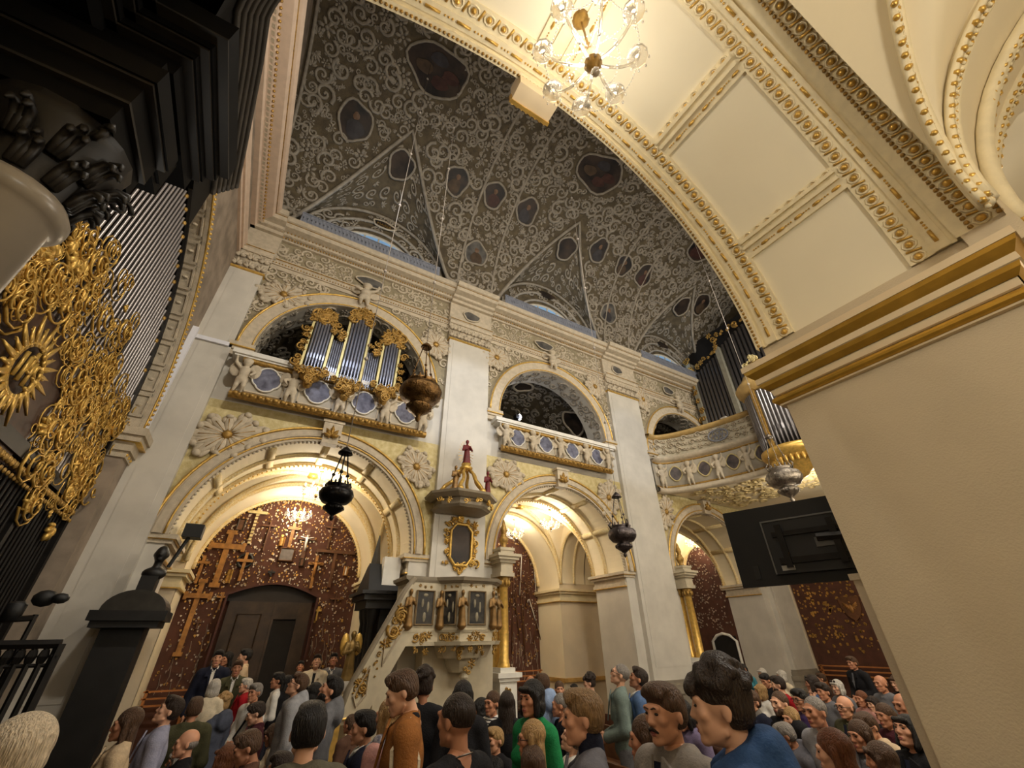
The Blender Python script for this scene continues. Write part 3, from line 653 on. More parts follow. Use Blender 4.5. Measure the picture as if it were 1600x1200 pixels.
for xc in XC:
    G, W = web(xc); us = np.linspace(-1, 1, 41)
    for off in (0, .12): rbv.tube([G(u) + np.array([0, -.02, -.02 + off * .6]) for u in us], .055 if off == 0 else .03, 6)
    for r in (1.35, 1.7, 2.1): rbv.tube([(xc + r * math.cos(a), 8.92, VZ + r * math.sin(a)) for a in np.linspace(0, PI, 25)], .05, 5)
for x in (XE + .1, 3.25, 4.45, 9.35, 10.6, 15.5):
    rbv.tube(V3(vmap, np.full(30, x), VR * np.linspace(0.02, 1.9, 30), .02), .045, 6)
rbv.build('vault_ribs', STUCCO_D, vault, True)
for k, (a, b, c, d) in enumerate(VH):
    m = MB(); e = cart(m, vmap, a, b, c, d, k + 20, .03); q = m.build('vault_painting', PAINTD if k not in (5, 10) else PAINTG, vault)
    m = MB(); m.tube(e[:-1], .04, 5, closed=True); m.build('painting_frame', STUCCO_D, q, True)
PFIG = [M('portrait_robe_%d' % i, c, .6, var=.2, scale=6) for i, c in enumerate(((74, 44, 36), (60, 56, 58), (84, 66, 48)))]; PFACE = M('portrait_face', (120, 92, 70), .6, var=.15, scale=12)
def portrait(fn, a, b, c, d, k, par):
    m = MB(); cart(m, fn, a + (.1 if k % 2 else -.1) * c, b - d * .38, c * .55, d * .5, k + 200, .048, 14, 2); m.build('painted_robe', PFIG[k % 3], par)
    m = MB(); cart(m, fn, a, b + d * .28, c * .2, d * .2, k + 300, .052, 12, 2); m.build('painted_face', PFACE, par)
for k, (a, b, c, d) in enumerate(VH):
    par = [o for o in vault.children if o.name.startswith('vault_painting')][k]
    if k in (0, 6):
        for q in range(4): m = MB(); cart(m, vmap, a + c * (.45 * math.cos(q * 1.7)), b + d * .45 * math.sin(q * 1.7), c * .3, d * .26, 400 + q, .048, 12, 2); m.build('painted_cloud', PFIG[q % 3], par)
    else: portrait(vmap, a, b, c, d, k, par)
for k, xc in enumerate(XC):
    G, W = web(xc); c = G(0) * .62 + W(0) * .38 + np.array([0, -.05, -.07]); e1 = np.array([1., 0, 0]); e2 = _unit(W(0) - G(0)); e3 = np.cross(e1, e2)
    fn = lambda a, b, d, c=c, e2=e2, e3=e3: tuple(c[i] + np.array([1., 0, 0])[i] * a + e2[i] * b + e3[i] * d for i in range(3))
    m = MB(); e = cart(m, fn, 0, 0, .36, .42, 60 + k, .0); q = m.build('vault_painting', PAINTD, vault); portrait(fn, 0, 0, .36, .42, k, q); m = MB(); m.tube(e[:-1], .04, 5, closed=True); m.build('painting_frame', STUCCO_D, q, True)
    # lunette window, ledge grille, small lettered cartouche
    wn = MB(); th = np.linspace(0, PI, 19); wn.add(np.r_[np.c_[xc + 1.25 * np.cos(th), np.full(19, 8.925), VZ + .1 + 1.0 * np.sin(th)]], [tuple(range(19))]); wo = struct('window_%d' % (k + 1), wn, GLASSB, 'half-round lunette window glowing blue above the cornice')
    fb = MB()
    for q_ in (-.8, -.4, 0, .4, .8): fb.box(xc + q_ - .02, xc + q_ + .02, 8.9, 8.925, VZ + .1, VZ + .1 + 1.0 * math.sqrt(max(0, 1 - (q_ / 1.25) ** 2)))
    fb.tube([(xc + 1.25 * math.cos(a), 8.91, VZ + .1 + 1.0 * math.sin(a)) for a in th], .04, 5); fb.build('window_frame', STUCCO, wo)
    lg = MB(); x0, x1 = xc - 2.0, xc + 1.85
    lg.box(x0, x1, 8.49, 8.51, VZ + .08, VZ + .40); lg.box(x0, x1, 8.47, 8.53, VZ + .04, VZ + .08); lg.box(x0, x1, 8.47, 8.53, VZ + .40, VZ + .43)
    for i in range(int((x1 - x0) / .1)):
        x = x0 + i * .1; lg.tube([(x, 8.485, VZ + .06), (x + .1, 8.485, VZ + .40)], .014, 3); lg.tube([(x + .1, 8.485, VZ + .06), (x, 8.485, VZ + .40)], .014, 3)
    lg.build('ledge_grille', M('blue_grey_metal', (150, 154, 166), .5, .1, var=.1), wall_n)
    m = MB(); c = (xc + .05, VZ + 1.72); e = cart(m, mapN(8.9), c[0], c[1], .34, .15, 90 + k, .02); cr = m.build('lettered_cartouche', PAINTD, vault)
    if k == 0:
        tx = bpy.data.curves.new('lettering', 'FONT'); tx.body = 'MARIA'; tx.size = .15; tx.align_x = 'CENTER'; tx.extrude = .004; tx.materials.append(GOLDD)
        to = bpy.data.objects.new('lettering', tx); COL.objects.link(to); to.location = (c[0], 8.85, c[1] - .10); to.rotation_euler = (PI / 2, 0, 0); to.parent = cr; m = MB(); m.tube(e[:-1], .03, 5, closed=True); m.build('cartouche_frame', STUCCO, cr, True)
# ---------------- chancel wall (east) with the great arch
E_ = mapE(XE); eb = MB(); CY, CZ, CR = 5.0, 5.05, 3.47
arch_plate(eb, E_, 0.95, 9.0, 0, 11.2, CY, CZ, CR, .27, 40)
eb.add([(XE, 1, 11.2), (XE, 9, 11.2), (XE, 9, 15.2), (XE, 1, 15.2)], [(0, 1, 2, 3)])
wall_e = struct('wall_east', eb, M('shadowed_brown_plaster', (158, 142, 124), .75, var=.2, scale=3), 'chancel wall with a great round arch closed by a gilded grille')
c2 = MB(); g2 = MB(); d2 = MB(); mould(c2, E_, 1.0, 9.0, PROF_C); mould(c2, E_, 1, 9, PROF_A); g2.box(XE + .44, XE + .475, 1, 9, 11.095, 11.115)
for i in range(70): d2.box(XE + .1, XE + .2, 1.05 + i * .113, 1.12 + i * .113, 10.885, 10.95)
beads(g2, [(XE + .25, 1, 10.93), (XE + .25, 8.9, 10.93)], .03, .1); beads(g2, [(XE + .50, 1, 11.16), (XE + .50, 8.6, 11.16)], .022, .09)
co = c2.build('cornice', M('rose_cream_stucco', (216, 192, 170), .6, var=.06), wall_e); g2.build('gold_fillet', GOLDD, co, True); tag(d2.build('dentils', STUCCO, co), kind='stuff')
m = MB(); ring(m, E_, CY, CZ, CR - .01, CR + .12, 0, .07, n=44); ao = m.build('arch_border', STUCCO, wall_e)
g = MB(); beads(g, arcpts(E_, CY, CZ, CR + .05, .085, n=120), .028, .09); g.tube(arcpts(E_, CY, CZ, CR - .0, .07, n=60), .016, 5); tag(g.build('gold_beads', GOLD, ao, True), kind='stuff')
m = MB()
for k in range(22):                                                # square coffers in the arch soffit
    a0 = .06 + k * .139; a1 = a0 + .125
    for q0, q1, x0, x1 in ((a0, a1, .02, .045), (a0, a1, .225, .25), (a0, a0 + .014, .02, .25), (a1 - .014, a1, .02, .25)):
        th = np.linspace(q0, q1, 3); P = [np.c_[np.full(3, XE - xx), CY + rr * np.cos(th), CZ + rr * np.sin(th)] for xx, rr in ((x0, CR), (x0, CR - .03), (x1, CR - .03), (x1, CR))]; m.grid(np.stack(P, 0))
    am = (a0 + a1) / 2; m.ell((XE - .135, CY + CR * math.cos(am), CZ + CR * math.sin(am)), (.05, .03, .03), 8, 4)
m.grid(np.stack([arcpts(mapE(XE - q), CY, CZ, CR - .004, 0, n=40) for q in (0, .27)], 0)); m.build('soffit_coffers', STUCCO, wall_e)
for s in (-1, 1):
    m = MB(); yj = CY + s * CR; y0, y1 = (yj - .12, 9.0) if s > 0 else (1.0, yj + .12)
    for z0, z1, e in ((4.55, 4.65, .03), (4.65, 4.80, .07), (4.80, 4.90, .14), (4.90, 5.03, .18)): m.box(XE - .27, XE + e, y0 + (.12 - e if s > 0 else 0), y1 - (.12 - e if s < 0 else 0), z0, z1)
    io = m.build('arch_impost', STUCCO, wall_e); g = MB(); g.box(XE - .27, XE + .15, y0, y1, 4.795, 4.815); beads(g, [(XE + .03, y0 + .05, 4.6), (XE + .03, y1, 4.6)], .03, .12); g.build('gold_fillet', GOLD, io, True)
m = MB(); m.box(XE + .0, XE + .10, 8.52, 8.60, 5.05, 7.35); m.box(XE, XE + .62, 8.80, 8.87, 7.27, 7.36); m.build('lit_edge_strip', M('lit_edge_white', (226, 226, 232), .5, var=.02), wall_e)  # light-struck edge beside the arch, put in as a white strip
# chancel beyond: dark side walls and a pale far window wall
cb = MB(); cb.box(-7.2, -7, 0, 10, 0, 12); cb.box(-7, -2.6, 9.2, 9.4, 0, 12); cb.box(-7, -2.6, .6, .8, 0, 12); cb.box(-7, -2.3, .6, 9.4, 9.2, 9.4)
struct('wall_chancel', cb, M('chancel_plaster', (120, 96, 80), .8, var=.2, scale=1.5), 'dim chancel walls behind the grille')
# ---------------- south wall with the near arch, near aisle vaults
NX, NR, NZ = 0.85, 1.695, 3.60
S0 = lambda a, b, d: (a, 1.0 + d, b)
def ncurve(t, r=NR):
    """near arch: round towards the pier, wider and fuller towards the altar"""
    t = np.asarray(t, float); c, s_ = np.cos(t), np.maximum(np.sin(t), 0); e = 1.143; L_ = c < 0
    x = np.where(L_, -2.2 * (r / NR) * np.abs(c) ** e, r * c); z = np.where(L_, r * s_ ** e, r * s_); return NX + x, NZ + z
sb = MB(); th = np.linspace(PI, 0, 73); ax_, az_ = ncurve(th)
ax_ = np.r_[ax_[0], ax_, ax_[-1]]; az_ = np.r_[0, az_, 0]
for Y_, top in ((1.0, 11.2), (-.002, 5.6)):
    sb.grid(np.stack([np.c_[ax_, np.full(75, Y_), az_], np.c_[ax_, np.full(75, Y_), np.full(75, top)]], 0))
    for lo, hi in ((-4.0, ax_[0]), (ax_[-1], 3.9)): sb.add([(lo, Y_, 0), (hi, Y_, 0), (hi, Y_, top), (lo, Y_, top)], [(0, 1, 2, 3)])
sb.grid(np.stack([np.c_[ax_, np.full(75, 1.0), az_], np.c_[ax_, np.full(75, 0.), az_]], 0))
for a0, a1, xc, rr in ((3.9, 10.0, 6.95, 1.9), (10.0, XW, 13.1, 1.9)):
    arch_plate(sb, S0, a0, a1, 0, 11.2, xc, NZ, rr, 1.0, 48)
sb.add([(XE, 1, 11.2), (XW, 1, 11.2), (XW, 1.25, 11.2), (XE, 1.25, 11.2)], [(0, 1, 2, 3)])
wall_s = struct('wall_south', sb, M('warm_cream_soffit', (240, 230, 204), .75, var=.03, scale=1.2), 'cream near arch and pier framing the view', True)
pb = MB(); pb.box(NX + NR - .006, 4.9, -.006, 1.006, 0, 3.6); pb.box(2.5, 2.9, -.17, -.0, 3.44, 3.72); po = pb.build('near_pier', PIER, wall_s)
pb = MB(); pb.box(NX + NR + .2, 4.3, 1.0, 1.125, 0, 2.24); pb.box(NX + NR + .19, 4.33, 1.0, 1.135, 2.24, 2.27); pb.build('pier_dado', PIER, po)
def pier_mould(prof, mat, nm):
    x, y0, y1, x1 = NX + NR, 0., 1.0, 4.9
    P = [[(x1, y1 + d, z), (x - d, y1 + d, z), (x - d, y0 - d, z), (x1, y0 - d, z)] for z, d in prof]
    m = MB(); m.grid(np.array(P)); return m.build(nm, mat, po)
GOLDS = M('polished_gold_band', (204, 160, 66), .34, .6, var=.1, scale=10)
IMP = M('impost_plaster', (226, 206, 172), .7, var=.03)
pier_mould([(3.50, .0), (3.475, .13), (3.435, .13), (3.435, .12)], IMP, 'impost_slab')
pier_mould([(3.435, .125), (3.415, .118), (3.39, .10), (3.375, .088)], GOLDS, 'gold_cyma')
pier_mould([(3.375, .09), (3.34, .09), (3.335, .08)], IMP, 'impost_fascia')
pier_mould([(3.337, .083), (3.315, .075), (3.295, .058), (3.288, .05)], GOLDS, 'gold_ovolo')
pier_mould([(3.29, .045), (3.25, .04), (3.245, .03)], IMP, 'impost_frieze')
_a = np.linspace(-PI * .5, PI * .6, 8); pier_mould([(3.215 + .025 * math.sin(-a), .028 + .028 * math.cos(a)) for a in _a], GOLDS, 'gold_roll')
pier_mould([(3.19, .03), (3.18, .03), (3.178, .0)], IMP, 'impost_fillet')
# soffit ornament of the near arch: map (arc length, y, height)
def smap(a, b, d):
    x, z = ncurve(np.asarray(a, float) / NR, NR - np.asarray(d, float)); return (x, b, z)
LA = NR * PI
so = MB(); sg = MB(); se = MB()
def band(y0, y1, h, a0=0., a1=LA, n=64):
    A = np.linspace(a0, a1, n); so.grid(np.stack([V3(smap, A, y, d) for y, d in ((y0, 0), (y0, h), (y1, h), (y1, 0))], 0))
def cross(ac, wd, h, y0=.2, y1=.8):
    P = np.stack([V3(smap, np.full(2, ac + x), np.array([y0, y1]), d) for x, d in ((-wd, 0), (-wd, h), (wd, h), (wd, 0))], 0); so.grid(P)
for y0, y1 in ((.80, 1.0), (.0, .20)): band(y0, y1, .02)
band(.90, .965, .03); band(.035, .10, .03); band(.985, 1.03, .045); band(-.03, .015, .045); band(-.15, -.03, .045)
def dash_line(y, h=.032, a0=.05, a1=LA - .05):
    a = a0
    while a < a1:
        e1 = V3(smap, np.array([a, a + .075]), y, h); sg.tube(e1, .0095, 5)
        for k in range(3): sg.ell(smap(a + .098 + k * .02, y, h), (.0075, .0075, .0075), 5, 3)
        a += .165
def egg_line(y, dirv, h0=0., a0=.03, a1=LA - .03, step=.088):
    a = a0
    while a < a1:
        sg.ell(smap(a, y, .022 + h0), (.019, .019, .019), 6, 4)
        A = np.linspace(0, 2 * PI, 9)[:-1]
        se.tube(V3(smap, a + .03 * np.cos(A), y + .028 * np.sin(A), np.full(8, .022 + h0)), .0065, 4, closed=True)
        sg.tube(V3(smap, np.array([a + .036, a + .044, a + .052]), np.array([y - .03, y, y + .03]), .024 + h0), .007, 4)
        a += step
dash_line(.932); dash_line(.068); egg_line(.845, 1); egg_line(.155, -1); egg_line(-.09, -1, .026)
rope = MB(); A = np.linspace(0, LA, 240); beads(rope, V3(smap, A, 1.008, .045), .012, .03, 5, 3); beads(rope, V3(smap, A, -.045, .05), .012, .03, 5, 3); beads(rope, V3(smap, A, -.145, .05), .013, .03, 5, 3)
CR_ANG = [24, 57, 90, 123, 156]
for ang in CR_ANG:
    ac = math.radians(ang) * NR
    wds = ((0, .155, .02),) if ang == 90 else ((0, .085, .02),)
    for o_, wd, h in wds: cross(ac + o_, wd, h)
    lines = (-.12, .12) if ang == 90 else (-.05, .055)
    for q_, l_ in enumerate(lines):
        cross(ac + l_ * .45 + (.02 if ang != 90 else 0), .012, .045)
        b = .24
        while b < .77:
            if q_ == 0 or ang == 90:
                sg.ell(smap(ac + l_, b, .026), (.011, .03, .011), 5, 3)
                for k in range(3): sg.ell(smap(ac + l_, b + .045 + k * .016, .026), (.006, .006, .006), 4, 3)
                b += .11
            else:
                sg.ell(smap(ac + l_, b, .024), (.014, .014, .014), 5, 3); Aq = np.linspace(0, 2 * PI, 7)[:-1]
                se.tube(V3(smap, ac + l_ + .026 * np.cos(Aq), b + .024 * np.sin(Aq), np.full(6, .022)), .006, 4, closed=True); b += .072
    if ang == 90: cross(ac, .05, .0); cross(ac, .07, .026, .3, .7)
so_o = so.build('soffit_borders', M('ornament_cream', (240, 226, 190), .7, var=.05, scale=20), wall_s)
tag(sg.build('gold_ornament', GOLD, wall_s, True), kind='stuff'); tag(se.build('egg_rims', MATS['ornament_cream'], wall_s, True), kind='stuff'); tag(rope.build('rope_beads', GOLDD, wall_s, True), kind='stuff')
m = MB(); m.box(NX - .15, NX + .15, 1.0, 1.13, NZ + NR - .16, NZ + NR + .02); ko = m.build('near_keystone', IMP, wall_s); m = MB(); m.box(NX - .16, NX + .16, 1.115, 1.14, NZ + NR - .17, NZ + NR - .10); beads(m, [(NX - .15, 1.14, NZ + NR - .15), (NX + .15, 1.14, NZ + NR - .15)], .015, .035); m.build('gold_edge', GOLD, ko)
# near aisle vaults
nv = MB(); nr_ = MB(); ng = MB()
def near_bay(x0, x1, y0=-2.3, y1=-.12, zs=3.55):
    xc = (x0 + x1) / 2; a = (x1 - x0) / 2; ym = (y0 + y1) / 2; b = (y1 - y0) / 2
    x = xc - a * np.cos(np.linspace(0, PI, 37)); y = ym - b * np.cos(np.linspace(0, PI, 29)); X, Y = np.meshgrid(x, y, indexing='ij')
    H = 1.65; A = H * np.sqrt(np.maximum(0, 1 - ((X - xc) / a) ** 2)); B = (H - .35) * np.sqrt(np.maximum(0, 1 - ((Y - ym) / b) ** 2))
    nv.grid(np.stack([X, Y, zs + np.maximum(A, B)], -1)); return xc, a, ym, b
b0 = near_bay(-.85, 2.32); b1 = near_bay(2.85, 6.2)
def rib(pts, up, r=.028):
    pts = np.array(pts); nr_.tube(pts, r, 6); nr_.tube(pts + np.array(up) * .04, r * .7, 5); beads(ng, pts + np.array([-.012, -.0, -.028]), .012, .045, 5, 3, 1.5); beads(ng, pts + np.array(up) * .045 + np.array([0, 0, -.022]), .016, .06, 6, 4, 1.0); beads(nr_, pts + np.array(up) * .02 + np.array([0, 0, -.03]), .012, .03, 5, 3)
t = np.linspace(0, .98, 30); xc, a, ym, b = b0
for s1 in (1, -1):
    rib(np.c_[xc + s1 * a * np.sqrt(1 - t ** 2) * 1.0, ym + b * np.sqrt(1 - t ** 2), 3.55 + 1.62 * t], (-s1, 0, 0))
def yz(x, r0, z_, yc=-1.27): th = np.linspace(0, PI, 33); return np.c_[np.full(33, x), yc + r0 * np.cos(th), z_ + r0 * 1.08 * np.sin(th)]
rib(yz(2.34, 1.13, 3.58), (-1, 0, 0)); rib(yz(2.60, 1.09, 3.58), (1, 0, 0), .034); rib(yz(2.86, 1.12, 3.58), (1, 0, 0))
nv.grid(np.stack([yz(x, 1.12, 3.58) for x in (2.32, 2.6, 2.86)], 0))
q1 = yz(2.32, 1.12, 3.58); q2 = q1.copy(); q2[:, 2] = 5.5; nv.grid(np.stack([q1, q2], 0))
near_v = struct('ceiling_near_aisle', nv, CREAM, 'cream ribbed vault of the near aisle at upper right', True)
nr_.build('vault_ribs', MATS['ornament_cream'], near_v, True); tag(ng.build('gold_beads', GOLD, near_v, True), kind='stuff')
nb = MB(); nb.box(-4, XW, -2.6, -2.4, 0, 5.6); nb.box(-4.2, -4, -2.6, 1.1, 0, 5.6); nb.box(-4, -.85, -2.5, 1.0, 5.2, 5.4); nb.box(6.2, XW, -2.5, 0, 5.2, 5.4); nb.box(-4, XE, .99, 1.1, 0, 5.6); nb.box(XW, XW + .2, -2.6, 1, 0, 5.6)
struct('wall_near_aisle', nb, CREAM, 'cream outer wall of the near aisle')
# ================================================================== FURNISHINGS
# ---------------- chandeliers
def chandelier(label, loc, R, n, top, group, power, strands=True, tint=None):
    t = thing('chandelier', label, 'chandelier', loc, group)
    m = MB(); H = top - loc[2]
    m.tube([(0, 0, .0), (0, 0, H)], .007, 5); m.lathe([(0, -.07), (.02, -.06), (.035, -.03), (.05, 0), (.03, .05), (.015, .09), (.03, .13), (.012, .18), (.02, R * .9), (.0, R * 1.0)], (0, 0, 0), 12); m.lathe([(0, H - .05), (.04, H - .03), (.055, H - .005), (0, H)], (0, 0, 0), 10)
    m.build('stem', GOLDD, t, True)
    m = MB(); a = np.linspace(0, 1, 8)
    m.tube(np.c_[R * a, 0 * a, -.03 * np.sin(a * PI) * 1.4 + .10 * a ** 3 * R / .26], .0075, 5); arm = m.build('arm', CRYSTAL, None, True, link=False).data
    m = MB(); m.lathe([(0, 0), (.02, .0), (.055, .015), (.06, .03), (.045, .03), (.012, .025), (.012, .06), (0, .06)], (0, 0, 0), 10); 
    for k in range(8): m.ell((.055 * math.cos(k * PI / 4), .055 * math.sin(k * PI / 4), -.012), (.007, .007, .02), 4, 3)
    cup = m.build('cup', CRYSTAL, None, True, link=False).data
    m = MB(); m.ell((0, 0, .0), (.017, .017, .034), 8, 6); bulb = m.build('bulb', BULB, None, True, link=False).data
    for k in range(n):
        th = 2 * PI * k / n + .3; zt = .10 * R / .26
        o = newobj('arm', arm, t); o.rotation_euler = (0, 0, th)
        c = newobj('candle_cup', cup, t); c.location = (R * math.cos(th), R * math.sin(th), zt)
        b = newobj('bulb', bulb, t); b.location = (R * math.cos(th), R * math.sin(th), zt + .09)
    if strands:
        m = MB(); s = np.linspace(0, 1, 12)
        for k in range(n):
            t0 = 2 * PI * k / n + .3; t1 = t0 + 2 * PI / n; A = np.array([R * math.cos(t0), R * math.sin(t0), zt]); B = np.array([R * math.cos(t1), R * math.sin(t1), zt])
            P = A * (1 - s[:, None]) + B * s[:, None]; P[:, 2] -= .09 * np.sin(PI * s); beads(m, P, .006, .016, 4, 2)
            C = np.array([0, 0, R * .8]); P = A * (1 - s[:, None]) + C * s[:, None]; P[:, 2] -= .06 * np.sin(PI * s); beads(m, P, .006, .018, 4, 2)
            P = A * .55 * (1 - s[:, None]) + B * .55 * s[:, None]; P[:, 2] -= .03 + .05 * np.sin(PI * s); beads(m, P, .006, .018, 4, 2)
            m.ell(A * .5 + np.array([0, 0, -.07]), (.008, .008, .03), 4, 3)
        m.ell((0, 0, -.1), (.025, .025, .025), 8, 5)
        tag(m.build('crystal_strands', CRYSTAL, t, True), kind='stuff')
    l = light('POINT', 'chandelier_glow', (loc[0], loc[1], loc[2] + .17), power, tint or WARM, .16)
    return t
chandelier('large crystal chandelier hanging under the cream near arch', (.88, .57, 4.62), .265, 8, NZ + NR - .03, 'crystal chandeliers', 13, True, WARM2)
chandelier('lit chandelier in front of the aisle vault boss, above the votive crosses', (.87, 10.6, 4.95), .30, 8, 5.55, 'crystal chandeliers', .85 * 113)
chandelier('lit chandelier hanging close before the red wall of wooden crosses', (.72, 12.55, 4.80), .30, 8, 5.50, 'crystal chandeliers', .8 * 95)
chandelier('lit chandelier beside the urn-topped gilded altar column in the middle arch', (7.36, 12.3, 4.90), .30, 8, 5.50, 'crystal chandeliers', .55 * 91)
chandelier('lit chandelier centred under the soffit of the middle arch', (7.66, 10.6, 4.90), .30, 8, 5.45, 'crystal chandeliers', .75 * 113)
chandelier('lit chandelier in the small arch beneath the organ loft', (14.55, 10.75, 4.95), .30, 8, 5.2, 'crystal chandeliers', 60)
# ---------------- hanging sanctuary lamps
def sanct(label, loc, s, mat, top, name='sanctuary_lamp'):
    t = thing(name, label, 'lamp', loc, 'sanctuary lamps')
    m = MB(); P = [(0, -.46), (.02, -.44), (.035, -.40), (.02, -.37), (.06, -.33), (.13, -.27), (.15, -.22), (.12, -.18), (.10, -.16), (.19, -.13), (.24, -.06), (.255, .02), (.23, .10), (.16, .14), (.16, .16), (.18, .19), (.14, .20), (0, .18)]
    m.lathe([(a * s * 1.2, b * s) for a, b in P], (0, 0, 0), 24)
    for k in range(12):
        a = k * PI / 6; m.ell((.275 * s * math.cos(a), .275 * s * math.sin(a), .02 * s), (.035 * s, .035 * s, .06 * s), 6, 4); m.ell((.165 * s * math.cos(a), .165 * s * math.sin(a), -.23 * s), (.025 * s, .025 * s, .035 * s), 5, 3)
    m.build('bowl', mat, t, True)
    m = MB()
    for k in range(12): a = k * PI / 6; m.ell((.17 * s * math.cos(a), .17 * s * math.sin(a), .22 * s), (.02 * s, .02 * s, .05 * s), 5, 3)
    tag(m.build('crown_rim', mat, t, True), kind='stuff')
    m = MB(); zc = .85 * s
    for k in range(3):
        a = k * 2 * PI / 3 + .4; p0 = np.array([.21 * s * math.cos(a), .21 * s * math.sin(a), .12 * s]); p1 = np.array([.05 * s * math.cos(a), .05 * s * math.sin(a), zc]); m.tube([p0, p1], .008, 4); m.ell(p0 * .6 + p1 * .4, (.022, .022, .022), 6, 4)
        m.tube([p0, p0 + np.array([.05 * math.cos(a) * s, .05 * math.sin(a) * s, .1 * s]), p0 + np.array([.01, 0, .17 * s])], .015, 4)
    m.build('chains', mat, t, True)
    m = MB(); m.lathe([(0, zc + .08), (.03, zc + .06), (.08, zc + .0), (.085, zc - .02), (0, zc - .01)], (0, 0, 0), 14); m.build('smoke_cap', mat, t, True)
    m = MB(); H = top - loc[2]; m.tube([(0, 0, zc + .05), (0, 0, H)], .006, 4)
    for q in np.arange(zc + 1.4, H, 1.75): m.ell((0, 0, q), (.03, .03, .03), 6, 4)
    m.build('cord', M('cord_grey', (170, 160, 150), .5, var=.05), t, True)
    return t
sanct('large dark brass sanctuary lamp hanging before the small choir organ', (1.45, 5.0, 5.02), 1.0, BRASSD, 14.93)
sanct('small black sanctuary lamp hanging before the arch with the door', (.62, 5.0, 3.42), .62, M('black_metal', (34, 32, 32), .35, .8, var=.2), 14.93)
sanct('pewter-grey sanctuary lamp hanging before the tall plain pilaster right of the pulpit', (5.02, 5.0, 3.40), .74, M('pewter', (96, 88, 88), .35, .85, var=.3, scale=16, bump=.4), 14.93)
sanct('chased silver sanctuary lamp hanging above the black screen', (9.20, 4.25, 4.80), 1.12, SILVER, 14.85)
# ---------------- organ pipes
def pipe_mesh(mat):
    m = MB(); m.lathe([(0, 0), (.35, 0), (1, .20), (1.0, .205), (1.0, 1.0), (.9, 1.0), (.9, .97)], (0, 0, 0), 10)
    m.add([(-.55, -1.02, .225), (.55, -1.02, .225), (.55, -1.04, .30), (0, -1.06, .335), (-.55, -1.04, .30)], [(0, 1, 2, 3, 4)])
    return m.build('pipe', mat, None, True, link=False).data
PIPEM, PIPEDM = pipe_mesh(PIPE), pipe_mesh(PIPED)
def pipes(par, xs_, ys_, z0s, z1s, r, me, rz=0.):
    for x, y, z0, z1 in zip(xs_, ys_, z0s, z1s):
        o = newobj('pipe', me, par); o.location = (x, y, z0); o.scale = (r, r, z1 - z0); o.rotation_euler = (0, 0, rz)
def carving(mb, fn, pts, size, n=3, hs=2.0):
    for u, v in pts:
        for _ in range(n): stamp(mb, random.choice((T_SP, T_LF, T_S, T_FL)), fn, u + random.uniform(-.5, .5) * size, v + random.uniform(-.5, .5) * size, size * random.uniform(.6, 1), random.uniform(0, 6.28), 1, hs)
co = thing('choir_organ', 'small choir organ with gilded carved case standing in the left tribune arch', 'organ', (0, 0, 0))
m = MB(); m.box(-.25, 1.85, 8.72, 9.1, 6.95, 8.0); m.box(-.22, .22, 8.7, 9.05, 8.0, 8.42); m.box(.5, 1.05, 8.7, 9.05, 8.0, 8.8); m.box(1.4, 1.82, 8.7, 9.05, 8.0, 8.42); m.build('case', DARKV, co)
FIELDS = [(-.19, .19, 6, 7.02, 8.40, 1), (.26, .50, 5, 6.92, 8.02, 0), (.56, .99, 6, 6.92, 8.78, 1), (1.06, 1.36, 6, 6.95, 7.95, 0), (1.44, 1.77, 5, 7.04, 8.38, 1)]
for x0, x1, n, z0, z1, bow in FIELDS:
    w_ = (x1 - x0) / n; X = x0 + (np.arange(n) + .5) * w_; cc = (x0 + x1) / 2
    Y = 8.62 - bow * .10 * np.sqrt(np.maximum(0, 1 - ((X - cc) / ((x1 - x0) / 2 + .02)) ** 2)); pipes(co, X, Y, np.full(n, z0), np.full(n, z1), w_ * .46, PIPEM)
for x in (-.235, .225, .525, 1.025, 1.40, 1.81):
    m = MB(); m.box(x - .025, x + .025, 8.54, 8.72, 6.95, 8.4 if not .4 < x < 1.1 else 8.8); m.build('stile', M('ivory_gold', (226, 212, 150), .4, .2, var=.1), co)
m = MB(); K = mapN(8.52)
for x0, x1, n, z0, z1, bow in FIELDS:
    c = (x0 + x1) / 2
    if bow:
        carving(m, K, [(c - .14, z1 + .06), (c, z1 + .10), (c + .14, z1 + .06), (c, z1 + .30), (c - .13, z1 + .22), (c + .13, z1 + .22), (c - .2, z1 - .02), (c + .2, z1 - .02)], .15, 4)
        m.ell((c, 8.55, z0 - .12), (.22, .16, .17), 10, 6); m.ell((c, 8.55, z0 - .32), (.10, .09, .12), 8, 5); carving(m, mapN(8.42), [(c - .1, z0 - .05), (c + .1, z0 - .05), (c, z0 - .18), (c - .18, z0 - .12), (c + .18, z0 - .12), (c, z0 - .3)], .12, 4); carving(m, K, [(c - .26, z0), (c + .26, z0 + .02)], .11)
    else: carving(m, K, [(c, z1 + .06), (c - .1, z1 + .16), (c + .08, z1 + .22)], .11)
carving(m, K, [(-.32, z) for z in (7.1, 7.3, 7.5, 7.7, 7.9, 8.1)] + [(1.92, z) for z in (7.2, 7.4, 7.6, 7.8, 8.0)], .10, 3)
tag(m.build('gilded_carving', GOLDD, co, True), kind='stuff')
